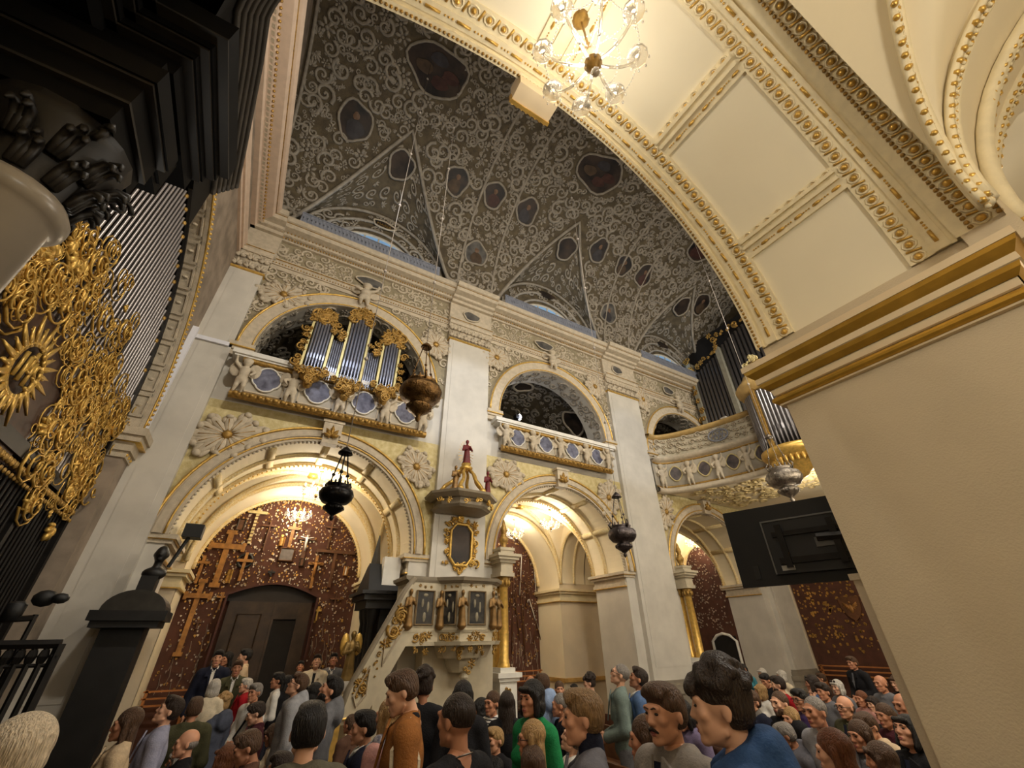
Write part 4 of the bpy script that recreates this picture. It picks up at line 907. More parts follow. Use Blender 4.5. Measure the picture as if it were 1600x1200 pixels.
# ---------------- organ loft at the west end
GP = np.array([(10.74, 8.86), (11.05, 8.92), (11.35, 8.72), (11.62, 8.35), (11.82, 7.95), (12.0, 7.5), (12.16, 7.0), (12.28, 6.5), (12.36, 6.0), (12.38, 5.6), (12.2, 5.3)])
def smoothpath(P, n):
    d = np.r_[0, np.cumsum(np.linalg.norm(np.diff(P, axis=0), axis=1))]; q = np.linspace(0, d[-1], n); return np.c_[np.interp(q, d, P[:, 0]), np.interp(q, d, P[:, 1])]
G2 = smoothpath(GP, 60)
for _ in range(3): G2[1:-1] = (G2[:-2] + 2 * G2[1:-1] + G2[2:]) / 4
tg = np.gradient(G2, axis=0); tg /= np.linalg.norm(tg, axis=1)[:, None]; nrm = np.c_[tg[:, 1], -tg[:, 0]]; nrm = np.where((nrm @ np.array([-1, -.4]))[:, None] > 0, nrm, -nrm)
loft = thing('organ_loft', 'curved white and gold organ loft balcony at the end of the nave', 'balcony')
def loftband(prof, mat, nm, par=loft):
    m = MB(); m.grid(np.stack([np.c_[G2 + nrm * d, np.full(60, z)] for z, d in prof], 0)); return m.build(nm, mat, par, True)
lb = loftband([(6.05, 0), (6.05, .02), (7.1, .02)], GREYP, 'lower_front')
loftband([(6.0, -.1), (6.0, .12), (6.08, .15), (6.16, .10), (6.18, 0)], STUCCO, 'lower_cornice'); loftband([(6.17, .03), (6.2, .09), (6.24, .03)], GOLDD, 'gold_roll')
loftband([(7.06, .0), (7.1, .10), (7.16, .16), (7.22, .17), (7.24, .05)], STUCCO, 'middle_cornice'); loftband([(7.0, .03), (7.03, .08), (7.06, .03)], GOLDD, 'gold_roll')
ub = loftband([(7.24, -.02), (7.95, -.02)], M('pierced_stucco', (198, 188, 164), .7, var=.1), 'upper_front')
loftband([(7.92, .0), (7.95, .09), (8.0, .13), (8.06, .14), (8.08, -.1)], M('ochre_moulding', (196, 164, 104), .5, .1, var=.1), 'rail_cornice')
def loftmap(a, b, d):
    i = np.clip(np.asarray(a, float), 0, 59); x = np.interp(i, np.arange(60), G2[:, 0]) + np.interp(i, np.arange(60), nrm[:, 0]) * (np.asarray(d) + .02); y = np.interp(i, np.arange(60), G2[:, 1]) + np.interp(i, np.arange(60), nrm[:, 1]) * (np.asarray(d) + .02); return x, y, b
m = MB()
for a in np.arange(3, 58, 3.2):
    for v in (7.42, 7.62, 7.82):
        V, Fl = random.choice((T_SP, T_S, T_FL)); P = np.stack(np.broadcast_arrays(*loftmap(a + V[:, 0] * 1.5, v + V[:, 1] * .11, V[:, 2] * .2)), -1); n = m.n; m.V.append(P); m.n += len(P)
        for Fc in Fl: m.Fs.append(Fc + n)
tag(m.build('pierced_scrolls', STUCCO, ub, True), kind='stuff')
m = MB(); th = np.linspace(0, 2 * PI, 25); e = np.stack(loftmap(34 + 4.2 * np.cos(th), 7.6 + .2 * np.sin(th), np.full(25, .05)), -1); m.tube(e[:-1], .025, 5, closed=True)
for k in range(7): th2 = np.linspace(0, 2 * PI, 13); e = np.stack(loftmap(31.6 + (k % 4) * 1.6 + .8 * (k // 4) + .7 * np.cos(th2), 7.52 + .15 * (k // 4) + .07 * np.sin(th2), np.full(13, .05)), -1); m.tube(e[:-1], .014, 4, closed=True)
m.build('oval_lattice', M('blue_grey_metal', (110, 116, 136)), loft, True)
for a in (12, 24.5, 36.5, 48.5):
    p = MB(); th = np.linspace(0, 2 * PI, 25); rr = 1 + .05 * np.cos(4 * th)
    R_ = [np.stack(np.broadcast_arrays(*loftmap(a + 2.7 * q * rr * np.cos(th), 6.63 + .24 * q * rr * np.sin(th), .03)), -1) for q in (0.02, .5, 1)]
    p.grid(np.stack(R_, 0)); md = p.build('medallion', M('dark_medallion', (92, 82, 80), .5, rgb2=(52, 46, 48), scale=6), loft); p = MB(); p.tube(R_[-1][:-1], .025, 5, closed=True); p.build('medallion_frame', GOLDP, md, True)
for a in (5, 18, 30.5, 42.5, 55):
    q = newobj('putto', PUTTO, loft, STUCCO); x, y, z = loftmap(a, 6.2, .1); q.location = (float(x), float(y), 6.18); q.rotation_euler = (0, 0, math.atan2(nrm[int(a)][0], -nrm[int(a)][1])); q.scale = (.9, .9, 1.1)
m = MB(); poly = np.r_[np.c_[G2, np.full(60, 6.02)], [[12.2, 1.0, 6.02], [XW, 1.0, 6.02], [XW, 9, 6.02]]]; m.add(poly, [tuple(range(len(poly)))]); sf = m.build('loft_soffit', CREAM, loft)
m = MB(); scatter(m, lambda a, b, d: (a, b, 6.02 - d), 11.9, 15, 4.2, 8.9, .32, .2, lambda u, v: u > np.interp(-v, -G2[:, 1], G2[:, 0]) + .15); tag(m.build('gold_relief', M('pale_gilt_relief', (226, 204, 150), .5, .1, var=.15), sf, True), kind='stuff')
m = MB(); m.box(12.5, XW, 1.05, 8.9, 6.1, 6.3); m.build('loft_floor', DARKWOOD, loft)
# positive organ bulging over the loft front
po_ = thing('positive_organ', 'round positive organ in ochre and gilt case on the loft front', 'organ', (11.75, 4.95, 0))
def half(prof, mat, nm, n=28): m = MB(); m.lathe(prof, (0, 0, 0), n); return m.build(nm, mat, po_, True)
half([(0, 5.45), (.12, 5.5), (.2, 5.6), (.42, 5.8), (.6, 5.95), (.72, 6.02), (.78, 6.1), (.78, 6.2), (.70, 6.22)], GOLD, 'gilded_corbel')
m = MB()
for k in range(26): a = k * 2 * PI / 26; m.ell((.55 * math.cos(a), .55 * math.sin(a), 5.92), (.06, .06, .16), 5, 4)
tag(m.build('corbel_gadroons', GOLD, po_, True), kind='stuff')
half([(.60, 6.2), (.60, 8.0)], DARKV, 'case')
half([(.60, 7.95), (.76, 8.0), (.80, 8.08), (.84, 8.12), (.86, 8.22), (.80, 8.3), (.70, 8.36), (.62, 8.5), (.55, 8.62), (.5, 8.66), (.42, 8.85), (.36, 9.0), (.2, 9.1), (0, 9.14)], M('ochre_moulding', (196, 164, 104)), 'dome')
m = MB(); carving(m, mapN(-.4), [(0, 8.9), (.1, 9.05), (-.1, 9.0)], .12); carving(m, lambda a, b, d: (-.42 - d, a, b), [(0, 8.8), (.12, 8.95), (-.1, 9.0), (0, 9.1)], .13); tag(m.build('dome_crest', GOLDP, po_, True), kind='stuff')
for k in range(26):
    a = PI * .55 + k * (PI * 1.25) / 26
    if k in (8, 17): 
        m = MB(); m.obox((.68 * math.cos(a), .68 * math.sin(a), 7.1), ((math.cos(a), math.sin(a), 0), (-math.sin(a), math.cos(a), 0), (0, 0, 1)), (.05, .06, .9)); m.build('gold_stile', GOLDD, po_)
    else: pipes(po_, [.66 * math.cos(a)], [.66 * math.sin(a)], [6.25], [7.9], .052, PIPEDM, a + PI / 2)
# great organ
go = thing('great_organ', 'great organ of tall dark pipes at the end of the nave vault', 'organ')
m = MB(); m.box(14.55, 15.2, 1.6, 8.75, 6.3, 13.2); m.build('case', DARKV, go)
YA = np.linspace(8.52, 7.42, 8); pipes(go, np.full(8, 14.3), YA, np.full(8, 7.6), 11.5 + .35 * np.linspace(0, 1, 8), .068, PIPEDM, -PI / 2)
YB = np.linspace(7.05, 4.2, 18); pipes(go, np.full(18, 14.35), YB, np.full(18, 7.8), 11.9 + .9 * np.sin(np.linspace(.3, PI / 2, 18)), .072, PIPEDM, -PI / 2)
for y in (7.24, 8.66): m = MB(); m.box(14.15, 14.5, y - .09, y + .09, 6.3, 12.1); m.build('stile', M('grey_green_stile', (150, 146, 130), .6, var=.08), go)
m = MB(); MW = lambda a, b, d: (14.15 - d, a, b)
carving(m, MW, [(8.66, z) for z in np.arange(8.2, 12.3, .4)] + [(y, 11.7 + (8.6 - y) * .25) for y in np.arange(7.3, 8.7, .25)] + [(y, 12.6) for y in np.arange(4.4, 7.2, .3)] + [(7.24, 12.2), (7.24, 12.5), (7.3, 12.8)], .16, 2)
tag(m.build('gilded_carving', GOLDD, go, True), kind='stuff')
m = MB(); m.box(12.75, 13.2, 6.95, 7.35, 6.3, 8.15); m.box(12.7, 13.25, 6.9, 7.4, 8.15, 8.25); m.box(12.85, 13.1, 7.05, 7.25, 8.25, 8.5); pd = m.build('pedestal', WHITEM, go)
# ---------------- pulpit
pu = thing('pulpit', 'white and gilded pulpit with stair on the pilaster beside the first arch', 'pulpit')
PP_ = [(2.60, 8.86), (2.60, 8.06), (3.20, 8.10), (3.52, 7.84), (4.16, 7.84), (4.44, 8.15), (4.44, 8.86)]
def prism_z(mb, poly, z0, z1, grow0=0., grow1=0.):
    P = np.array(poly); c = P.mean(0); k = len(P)
    def g(e): d = P - c; return c + d * (1 + e / np.linalg.norm(d, axis=1)[:, None])
    a, b = g(grow0), g(grow1); mb.add(np.r_[np.c_[a, np.full(k, z0)], np.c_[b, np.full(k, z1)]], [tuple(range(k))[::-1], tuple(range(k, 2 * k))] + [(i, (i + 1) % k, k + (i + 1) % k, k + i) for i in range(k)])
PUM = M('pulpit_paint', (196, 184, 158), .5, var=.07, scale=6)
m = MB(); prism_z(m, PP_, 1.98, 2.92); pbody = m.build('basket', PUM, pu)
m = MB(); prism_z(m, PP_, 2.92, 2.96, .03, .08); prism_z(m, PP_, 2.96, 3.02, .10, .12); m.build('top_rail', M('pulpit_grey', (142, 130, 110), .5, var=.08), pu)
m = MB(); prism_z(m, PP_, 1.92, 1.98, .05, .08); prism_z(m, PP_, 2.12, 2.16, .02, .04); m.build('lower_moulding', PUM, pu)
m = MB(); prism_z(m, [(3.30, 8.86), (3.3, 8.2), (3.5, 7.95), (4.1, 7.95), (4.36, 8.2), (4.36, 8.86)], 1.72, 1.92, -.1, .0); prism_z(m, [(3.5, 8.86), (3.5, 8.3), (3.65, 8.1), (4.0, 8.1), (4.15, 8.3), (4.15, 8.86)], 1.5, 1.72, -.14, -.02); m.lathe([(0, 1.36), (.06, 1.38), (.09, 1.43), (.06, 1.5), (.1, 1.52)], (3.82, 8.25, 0), 10); m.build('pendant', PUM, pu)
m = MB()
def facet(A, B):
    A, B = np.array(A, float), np.array(B, float); L = np.linalg.norm(B - A); e = (B - A) / L; nn = np.array([e[1], -e[0]]); 
    return (lambda a, b, d: (A[0] + e[0] * a + nn[0] * d, A[1] + e[1] * a + nn[1] * d, b)), L
PPIC = M('pulpit_painting', (60, 54, 46), .5, rgb2=(20, 20, 22), scale=9); gsw = MB()
for A, B in ((PP_[1], PP_[2]), (PP_[2], PP_[3]), (PP_[3], PP_[4]), (PP_[4], PP_[5])):
    fn, L = facet(A, B); w_ = min(.17, L * .3); c = L / 2
    p = MB(); p.add([fn(c - w_, 2.24, .02), fn(c + w_, 2.24, .02), fn(c + w_, 2.78, .02), fn(c - w_, 2.78, .02)], [(0, 1, 2, 3)]); pn = p.build('painted_panel', PPIC, pu)
    p = MB(); p.tube([fn(c - w_, 2.24, .03), fn(c + w_, 2.24, .03), fn(c + w_, 2.78, .03), fn(c - w_, 2.78, .03)], .022, 4, closed=True); p.build('panel_frame', M('pulpit_frame', (150, 128, 96), .5), pn)
    p = MB(); p.ell(fn(c, 2.36, .015), (.04, .015, .09), 6, 4); p.ell(fn(c - .05, 2.58, .015), (.03, .015, .08), 6, 4); p.ell(fn(c + .06, 2.52, .015), (.03, .015, .1), 6, 4); p.ell(fn(c, 2.71, .015), (.06, .015, .03), 6, 4); p.build('panel_figure', M('panel_figure_ivory', (150, 140, 116), .6, var=.2), pn, True)
    carving(gsw, fn, [(c - .1, 2.06), (c + .1, 2.06), (c, 2.10), (c, 1.99)], .08, 2); carving(gsw, fn, [(c - .12, 2.87), (c, 2.87), (c + .12, 2.87)], .045, 1); carving(gsw, fn, [(c - .1, 1.86), (c + .1, 1.86)], .07, 2)
carving(gsw, mapN(7.98), [(3.6, 1.8), (4.0, 1.8), (3.8, 1.6)], .12, 2)
tag(gsw.build('gilded_carving', GOLDD, pu, True), kind='stuff')
# small angel statue mesh
def figure_prims():
    return [('c', (0, 0, .04), (0, 0, .50), .115, .075), ('e', (0, 0, .55), (.10, .07, .12)), ('c', (0, 0, .66), (0, -.01, .70), .03, .03), ('e', (0, -.01, .77), (.055, .06, .07)),
            ('c', (-.10, 0, .62), (-.14, -.05, .45), .035, .03), ('c', (-.14, -.05, .45), (-.03, -.12, .48), .03, .025), ('c', (.10, 0, .62), (.15, -.04, .48), .035, .03), ('c', (.15, -.04, .48), (.05, -.13, .56), .03, .025),
            ('c', (-.05, -.06, .05), (-.02, -.07, .45), .05, .03), ('c', (.06, -.05, .05), (.03, -.06, .45), .05, .03), ('e', (0, 0, .02), (.14, .12, .04))]
FV, FQ = sdf_mesh(figure_prims(), .022, k=.03); _fm = MB(); _fm.add(FV, FQ); FIG = _fm.build('figure', GOLDD, None, True, link=False).data
for x, y in (PP_[1], PP_[2], PP_[3], PP_[4], PP_[5]):
    o = newobj('corner_saint', FIG, pu, M('bronze_gold', (146, 112, 66), .45, .5, var=.2)); o.location = (x, y - .06, 2.2); o.scale = (.62, .62, .72)
# stair parapet
st = MB(); SY = 8.02
poly = [(2.62, 2.94), (2.50, 2.72), (1.80, 1.35), (1.70, .95), (2.05, .95), (2.62, 1.95)]
st.prism(poly, mapN(SY + .1), 0, .1); st.build('stair_parapet', PUM, pu)
m = MB(); m.tube([(2.66, SY + .04, 2.99), (2.50, SY + .04, 2.76), (1.79, SY + .04, 1.38), (1.68, SY + .04, .95)], .055, 6); m.build('stair_handrail', MATS['pulpit_grey'], pu, True)
m = MB(); fn = mapN(SY - .005); carving(m, fn, [(2.42, 2.32), (2.33, 2.15), (2.29, 1.98), (2.48, 2.47), (2.40, 2.15), (2.46, 2.3)], .12, 3); carving(m, fn, [(1.95, 1.45), (2.0, 1.55), (1.92, 1.3), (1.99, 1.38)], .09, 3); carving(m, fn, [(2.52, 2.5 - k * .1) for k in range(4)], .04, 1); carving(m, fn, [(2.15, 1.5 + k * .1) for k in range(4)], .05, 1); tag(m.build('stair_carving', GOLDD, pu, True), kind='stuff')
m = MB()
for q in ([(2.55, 2.62), (2.24, 2.02), (2.24, 1.66), (2.55, 2.2)], [(2.05, 1.66), (1.86, 1.28), (1.92, 1.15), (2.05, 1.3)]): m.tube([fn(a, b, .01) for a, b in q], .02, 4, closed=True)
m.build('stair_panel_frame', STUCCO, pu)
m = MB(); m.box(1.72, 2.9, 8.1, 8.8, 0, .55); m.box(1.85, 2.95, 8.1, 8.8, .55, 1.0); m.box(2.2, 2.95, 8.12, 8.8, 1.0, 1.5); m.box(2.0, 4.7, 8.25, 8.8, .0, .6); m.box(3.1, 4.55, 8.5, 8.86, .6, 1.9); m.build('stair_base', PUM, pu)
m = MB(); m.tube([(1.62, 7.98, 1.02), (2.7, 7.98, 1.06)], .018, 6); m.box(1.6, 1.72, 7.95, 8.1, 0, 1.0); m.build('brass_rail', GOLD, pu)
# sounding board
cp = thing('pulpit_canopy', 'pulpit sounding board with gilded volutes and a red-robed figure on top', 'canopy')
HX = [(3.05, 8.86), (3.02, 8.35), (3.40, 7.95), (4.05, 7.95), (4.45, 8.35), (4.42, 8.86)]
m = MB(); prism_z(m, HX, 4.42, 4.47, -.12, -.06); prism_z(m, HX, 4.47, 4.62, -.16, -.14); prism_z(m, HX, 4.62, 4.70, -.05, .08); prism_z(m, HX, 4.70, 4.75, .08, .1); m.build('board', MATS['pulpit_grey'], cp)
m = MB()
for i in range(1, 4):
    fn, L = facet(HX[i], HX[i + 1]); carving(m, fn, [(L * .3, 4.54), (L * .7, 4.54)], .09, 2)
for a in np.linspace(0, 2 * PI, 7)[:-1]:
    t = np.linspace(0, 1, 10); r = .46 * (1 - t) ** .8 + .08; P = np.c_[3.74 + r * math.cos(a) + .05 * np.sin(t * 9) * math.cos(a), 8.42 + r * math.sin(a) * .8, 4.75 + .62 * t ** .9]; m.tube(P, .05 - .015 * t, 5); m.ell(P[0] + np.array([0, 0, .05]), (.08, .07, .08), 7, 5)
m.lathe([(0, 5.35), (.14, 5.37), (.16, 5.42), (.1, 5.47), (.12, 5.52), (0, 5.53)], (3.74, 8.42, 0), 10); tag(m.build('gilded_volutes', GOLD, cp, True), kind='stuff')
for dx, mt, nm in ((-.38, M('bronze_gold', (146, 112, 66)), 'side_saint'), (.42, M('red_robe_paint', (112, 30, 30), .5, var=.2), 'side_saint')):
    o = newobj(nm, FIG, cp, mt); o.location = (3.74 + dx, 8.12, 4.75); o.scale = (.62, .62, .68)
o = newobj('crowning_figure', FIG, cp, MATS['red_robe_paint']); o.location = (3.74, 8.42, 5.52); o.scale = (.8, .7, .74)
m = MB()
for a in np.linspace(0, 2 * PI, 25)[:-1]: m.tube([(3.74 + .09 * math.cos(a), 8.47, 5.8 + .18 * math.sin(a)), (3.74 + .2 * math.cos(a), 8.47, 5.8 + .34 * math.sin(a))], .006, 3)
m.build('gold_rays', GOLD, cp)
ic = thing('framed_icon', 'dark octagonal painting in carved gold frame above the pulpit', 'painting')
oc = [(a, b) for a, b in [(-.12, -.40), (.12, -.40), (.23, -.26), (.23, .26), (.12, .40), (-.12, .40), (-.23, .26), (-.23, -.26)]]; ICX, ICZ = 3.88, 3.80
m = MB(); m.add([(ICX + a, 8.82, ICZ + b) for a, b in oc], [tuple(range(8))]); m.build('canvas', PAINTD, ic)
m = MB(); m.tube([(ICX + a * 1.12, 8.80, ICZ + b * 1.08) for a, b in oc], .035, 6, closed=True); K8 = mapN(8.82); m.build('gold_frame', GOLD, ic, True)
m = MB(); carving(m, K8, [(ICX + s * .33, ICZ + z) for s in (-1, 1) for z in (-.35, -.15, .05, .25, .42)] + [(ICX, ICZ + .53), (ICX - .15, ICZ + .5), (ICX + .15, ICZ + .5), (ICX, ICZ - .52), (ICX - .12, ICZ - .47), (ICX + .12, ICZ - .47)], .10, 3); tag(m.build('frame_carving', GOLD, ic, True), kind='stuff')
# ---------------- gilded altar columns in arches two and three
def altar_cols(label, dx, dy=0.):
    t = thing('side_altar', label, 'altar', (4.92 + dx, 8.72 + dy, 0))
    m = MB()
    for z0, z1, e in ((0, .2, .26), (.2, .3, .22), (.3, 1.3, .19), (1.3, 1.36, .23), (1.36, 1.44, .27), (1.44, 1.52, .17)): m.box(-e, e, -e, e + .5, z0, z1)
    m.build('pedestal', WHITEM, t); m = MB(); carving(m, mapN(-.19), [(0, .6), (0, .8), (0, 1.0), (0, 1.15)], .09, 2); carving(m, lambda a, b, d: (-.19 - d, a, b), [(0, .7), (0, 1.0)], .09, 2); tag(m.build('pedestal_carving', GOLDD, t, True), kind='stuff')
    for y in (0, .28):
        m = MB(); m.lathe([(.13, 1.52), (.13, 1.56), (.115, 1.60), (.115, 1.64), (.10, 1.66), (.105, 2.1), (.09, 2.95), (.10, 2.97)], (0, y, 0), 18); m.build('gold_column', GOLD, t, True)
        m = MB(); m.lathe([(.09, 2.97), (.12, 3.1), (.15, 3.18), (0, 3.18)], (0, y, 0), 12)
        for k in range(8): a = k * PI / 4; m.ell((.12 * math.cos(a), y + .12 * math.sin(a), 3.06), (.04, .04, .07), 5, 4)
        m.build('gilded_capital', GOLDD, t, True)
    m = MB()
    for z0, z1, e in ((3.18, 3.26, .18), (3.26, 3.46, .15), (3.46, 3.52, .20), (3.52, 3.58, .26), (3.58, 3.64, .30), (3.64, 3.72, .17), (3.72, 3.78, .19)): m.box(-e, e, -e, e + .28, z0, z1)
    m.build('entablature', M('pulpit_paint', (196, 184, 158)), t)
    m = MB(); m.lathe([(0, 3.78), (.10, 3.79), (.05, 3.84), (.09, 3.92), (.12, 4.0), (.06, 4.06), (.08, 4.09), (0, 4.1)], (0, 0, 0), 12); m.lathe([(.05, 4.09), (.08, 4.2), (.05, 4.3), (.02, 4.42), (0, 4.45)], (.0, 0, 0), 8); m.build('urn', GOLDD, t, True)
    return t
altar_cols('gilded altar column on white pedestal beside the pulpit', 0.0); altar_cols('gilded altar column with urn at the arch under the organ loft', 6.12, .05)
# ---------------- black monuments
bt = thing('black_monument', 'black marble wall monument with a dark bust on top', 'monument', (0, 0, 0))
m = MB(); m.box(-1.62, -1.0, 8.25, 8.86, 0, .7); m.box(-1.55, -1.08, 8.35, 8.86, .7, 2.2); m.build('plinth', BLACK, bt)
m = MB(); m.box(-1.66, -.92, 8.15, 8.86, 2.2, 2.28); m.box(-1.7, -.86, 8.1, 8.86, 2.28, 2.4); m.build('cornice', BLACK, bt)
th = np.linspace(0, PI, 15); m = MB(); m.prism([(-1.26 + .36 * math.cos(a), 2.4 + .26 * math.sin(a)) for a in th], lambda a, b, d: (a, d, b), 8.15, 8.86); m.build('curved_pediment', M('toplit_black_marble', (58, 54, 48), .4, var=.2), bt)  # light from above is put into this paler tone of the black marble
m = MB(); m.box(-1.36, -1.16, 8.35, 8.6, 2.62, 2.86); m.build('bust_block', BLACK, bt)
BV, BQ = sdf_mesh([('e', (0, 0, .0), (.15, .10, .09)), ('c', (0, 0, .04), (0, -.01, .16), .055, .05), ('e', (0, -.02, .27), (.085, .10, .12)), ('e', (0, -.12, .25), (.02, .03, .025)), ('e', (.085, 0, .26), (.015, .025, .03)), ('e', (-.085, 0, .26), (.015, .025, .03)), ('e', (0, -.09, .19), (.04, .03, .025))], .018, k=.025)
m = MB(); m.add(BV + np.array([-1.24, 8.46, 2.9]), BQ); m.build('bust', BLACK, bt, True)
ba = thing('black_altar', 'black columned altar with obelisk finial behind the pulpit stair', 'altar')
m = MB(); m.box(2.25, 2.76, 9.35, 10.2, 0, .9); m.box(2.45, 2.76, 9.4, 10.15, .9, 2.7); m.build('body', BLACK, ba)
for y in (9.4, 9.7, 10.0):
    m = MB(); m.lathe([(.11, .9), (.08, 1.0), (.075, 2.3), (.11, 2.42), (.13, 2.55)], (2.30, y, 0), 12); m.build('column', BLACK, ba, True)
m = MB(); m.box(2.12, 2.76, 9.25, 10.25, 2.55, 2.7); m.box(2.05, 2.76, 9.18, 10.3, 2.7, 2.80); m.box(1.98, 2.76, 9.1, 10.36, 2.80, 2.86); m.build('entablature', BLACK, ba)
m = MB(); m.prism([(9.15, 2.86), (10.3, 2.86), (9.55, 3.32), (9.4, 3.38)], lambda a, b, d: (d, a, b), 2.1, 2.7); m.build('broken_pediment', BLACK, ba)
m = MB(); m.lathe([(.16, 2.86), (.16, 3.3), (.13, 3.3), (.12, 3.34), (.015, 4.05), (0, 4.07)], (2.35, 9.95, 0), 4); m.build('obelisk', M('grey_slate', (60, 58, 56), .5, var=.15), ba)
m = MB(); m.box(2.3, 2.7, 9.45, 9.7, 2.86, 3.2); m.box(2.35, 2.7, 9.2, 9.4, 2.86, 3.5); m.build('white_marble_piece', WHITEM, ba)
an = tag(newobj('angel_statue', FIG, None, M('gilded_bronze', (150, 122, 70), .4, .5, var=.2)), 'gilded winged angel statue beside the pulpit stair', 'statue'); an.location = (1.93, 9.0, 1.42); an.scale = (.9, .9, .9)
m = MB(); m.ell((-.13, .08, .6), (.09, .03, .2), 8, 5); m.ell((.13, .08, .6), (.09, .03, .2), 8, 5); m.build('wings', GOLD, an, True)
pd2 = MB(); pd2.box(1.75, 2.12, 8.83, 9.2, 0, 1.3); pd2.box(1.70, 2.16, 8.78, 9.24, 1.3, 1.425); tag(pd2.build('statue_pedestal', WHITEM), 'white pedestal under the gilded angel', 'pedestal')
# ---------------- chancel grille
gr = thing('chancel_grille', 'tall iron chancel grille with gilded scrollwork and a sunburst emblem', 'grille')
m = MB(); m.lathe([(0, 0), (1, 0), (1, 1), (0, 1)], (0, 0, 0), 6); BARM = m.build('bar', STEEL, None, True, link=False).data
GX = XE - .24
for i, y in enumerate(np.arange(1.75, 8.44, .108)):
    zt_ = CZ + math.sqrt(max(0, (CR - .06) ** 2 - (y - CY) ** 2)); 
    o = newobj('bar', BARM, gr, STEEL); o.location = (GX, y, 3.86); o.scale = (.019, .019, zt_ - 3.86 - .16)
    o = newobj('lower_bar', BARM, gr, IRON); o.location = (GX, y, .2); o.scale = (.018, .018, 3.4)
m = MB()
for y in np.arange(1.75, 8.44, .216):
    zt_ = CZ + math.sqrt(max(0, (CR - .06) ** 2 - (y - CY) ** 2)); m.ell((GX, y, zt_ - .12), (.035, .035, .05), 6, 4)
tag(m.build('gold_finials', GOLDD, gr, True), kind='stuff')
m = MB(); m.box(GX - .05, GX + .07, 1.6, 8.4, 3.70, 3.86); m.box(GX - .05, GX + .05, 1.6, 8.4, .1, .25)
for y in (1.62, 4.3, 6.9, 8.36): m.box(GX - .04, GX + .05, y - .04, y + .04, 0, 5.9 if 4 < y < 7 else 5.4)
m.tube(arcpts(mapE(GX), CY, CZ, CR - .06, 0, n=40), .05, 6)
m.build('frame', IRON, gr)
m = MB()
for y in np.arange(1.75, 8.4, .09): m.ell((GX + .06, y, 3.62), (.03, .03, .045), 5, 3); m.ell((GX + .06, y + .045, 3.52), (.02, .03, .03), 5, 3)
tag(m.build('gold_studs', GOLDD, gr, True), kind='stuff')
def wire_spiral(turns, r0=.05):
    def f(m_):
        t = np.linspace(0, 1, 30); a = t * turns * 2 * PI; r = 1 - .92 * t; m_.tube(np.c_[r * np.cos(a), r * np.sin(a), .3 * t], r0 - .015 * t, 4, False)
    return _tmpl(f)
T_W1, T_W2, T_W3 = wire_spiral(3.2), wire_spiral(2.0), wire_spiral(1.3, .06)
EMB = onX(38, 578, GX + .12); m = MB(); GE = mapE(GX + .06)
zones = [((110, 400), 26), ((60, 430), 20), ((150, 470), 20), ((30, 450), 16), ((170, 560), 22), ((110, 520), 18), ((140, 640), 26), ((90, 680), 22), ((175, 640), 16), ((130, 740), 26), ((80, 720), 16), ((175, 690), 12), ((45, 500), 12), ((20, 400), 12), ((150, 700), 14), ((120, 590), 12), ((60, 380), 12), ((150, 420), 8), ((5, 520), 8), ((105, 770), 10)]
for (px, py), n in zones:
    P = onX(px, py, GX + .06)
    for _ in range(int(n * 1.2)):
        y_, z_ = P[1] + random.gauss(0, .30), P[2] + random.gauss(0, .26)
        if math.hypot(y_ - EMB[1], z_ - EMB[2]) < .62: continue
        stamp(m, random.choice((T_W1, T_W1, T_W2, T_W2, T_W3, T_LF)), GE, y_, z_, random.uniform(.08, .26), random.uniform(0, 6.28), random.choice((1, -1)), random.uniform(.8, 1.6))
tag(m.build('gilded_scrollwork', GOLD, gr, True), kind='stuff')
PI_ = onX(38, 578, GX + .12); m = MB(); PL = onX(50, 590, GX + .05)
m.add([(GX + .04, PL[1] + a, PL[2] + b) for a, b in ((-1.0, -.75), (.55, -.75), (.75, .15), (.3, .55), (-1.0, .6))], [(0, 1, 2, 3, 4)]); m.build('emblem_panel', M('brown_painted_panel', (84, 60, 46), .6, rgb2=(46, 34, 30), scale=3), gr)
m = MB(); A8 = lambda a, b, d: (GX + .12 + d, PI_[1] + a, PI_[2] + b)
for k in range(24):
    a = k * PI / 12; r1 = .52 if k % 2 == 0 else .42; w_ = .03
    pts = [A8(.26 * math.cos(a), .26 * math.sin(a), 0)]
    s = np.linspace(0, 1, 6); m.prism([(.24 * math.cos(a - .13), .24 * math.sin(a - .13)), ((.24 + r1) / 2 * math.cos(a - .05), (.24 + r1) / 2 * math.sin(a - .05)), (r1 * 1.06 * math.cos(a), r1 * 1.06 * math.sin(a)), ((.24 + r1) / 2 * math.cos(a + .08), (.24 + r1) / 2 * math.sin(a + .08)), (.24 * math.cos(a + .13), .24 * math.sin(a + .13))], A8, .0, .02); P = [A8((.26 + (r1 - .26) * q) * math.cos(a) + (.02 * math.sin(q * 7) if k % 2 else 0) * -math.sin(a), (.26 + (r1 - .26) * q) * math.sin(a) + (.02 * math.sin(q * 7) if k % 2 else 0) * math.cos(a), 0) for q in s]; m.tube(P, .026 * (1 - .85 * s), 4)
m.tube([A8(.27 * math.cos(a), .27 * math.sin(a), 0) for a in np.linspace(0, 2 * PI, 29)[:-1]], .025, 5, closed=True); m.build('sunburst', GOLD, gr, True)
m = MB(); LT = lambda pts: m.tube([A8(-a, b, .02) if False else A8(a, b, .02) for a, b in pts], .02, 4)
LT([(-.16, -.14), (-.16, .12)]); LT([(-.06, -.14), (-.06, .12)]); LT([(.06, -.14), (.06, .12)]); LT([(-.06, -.01), (.06, -.01)]); LT([(0, -.01), (0, .2)]); LT([(-.05, .13), (.05, .13)])
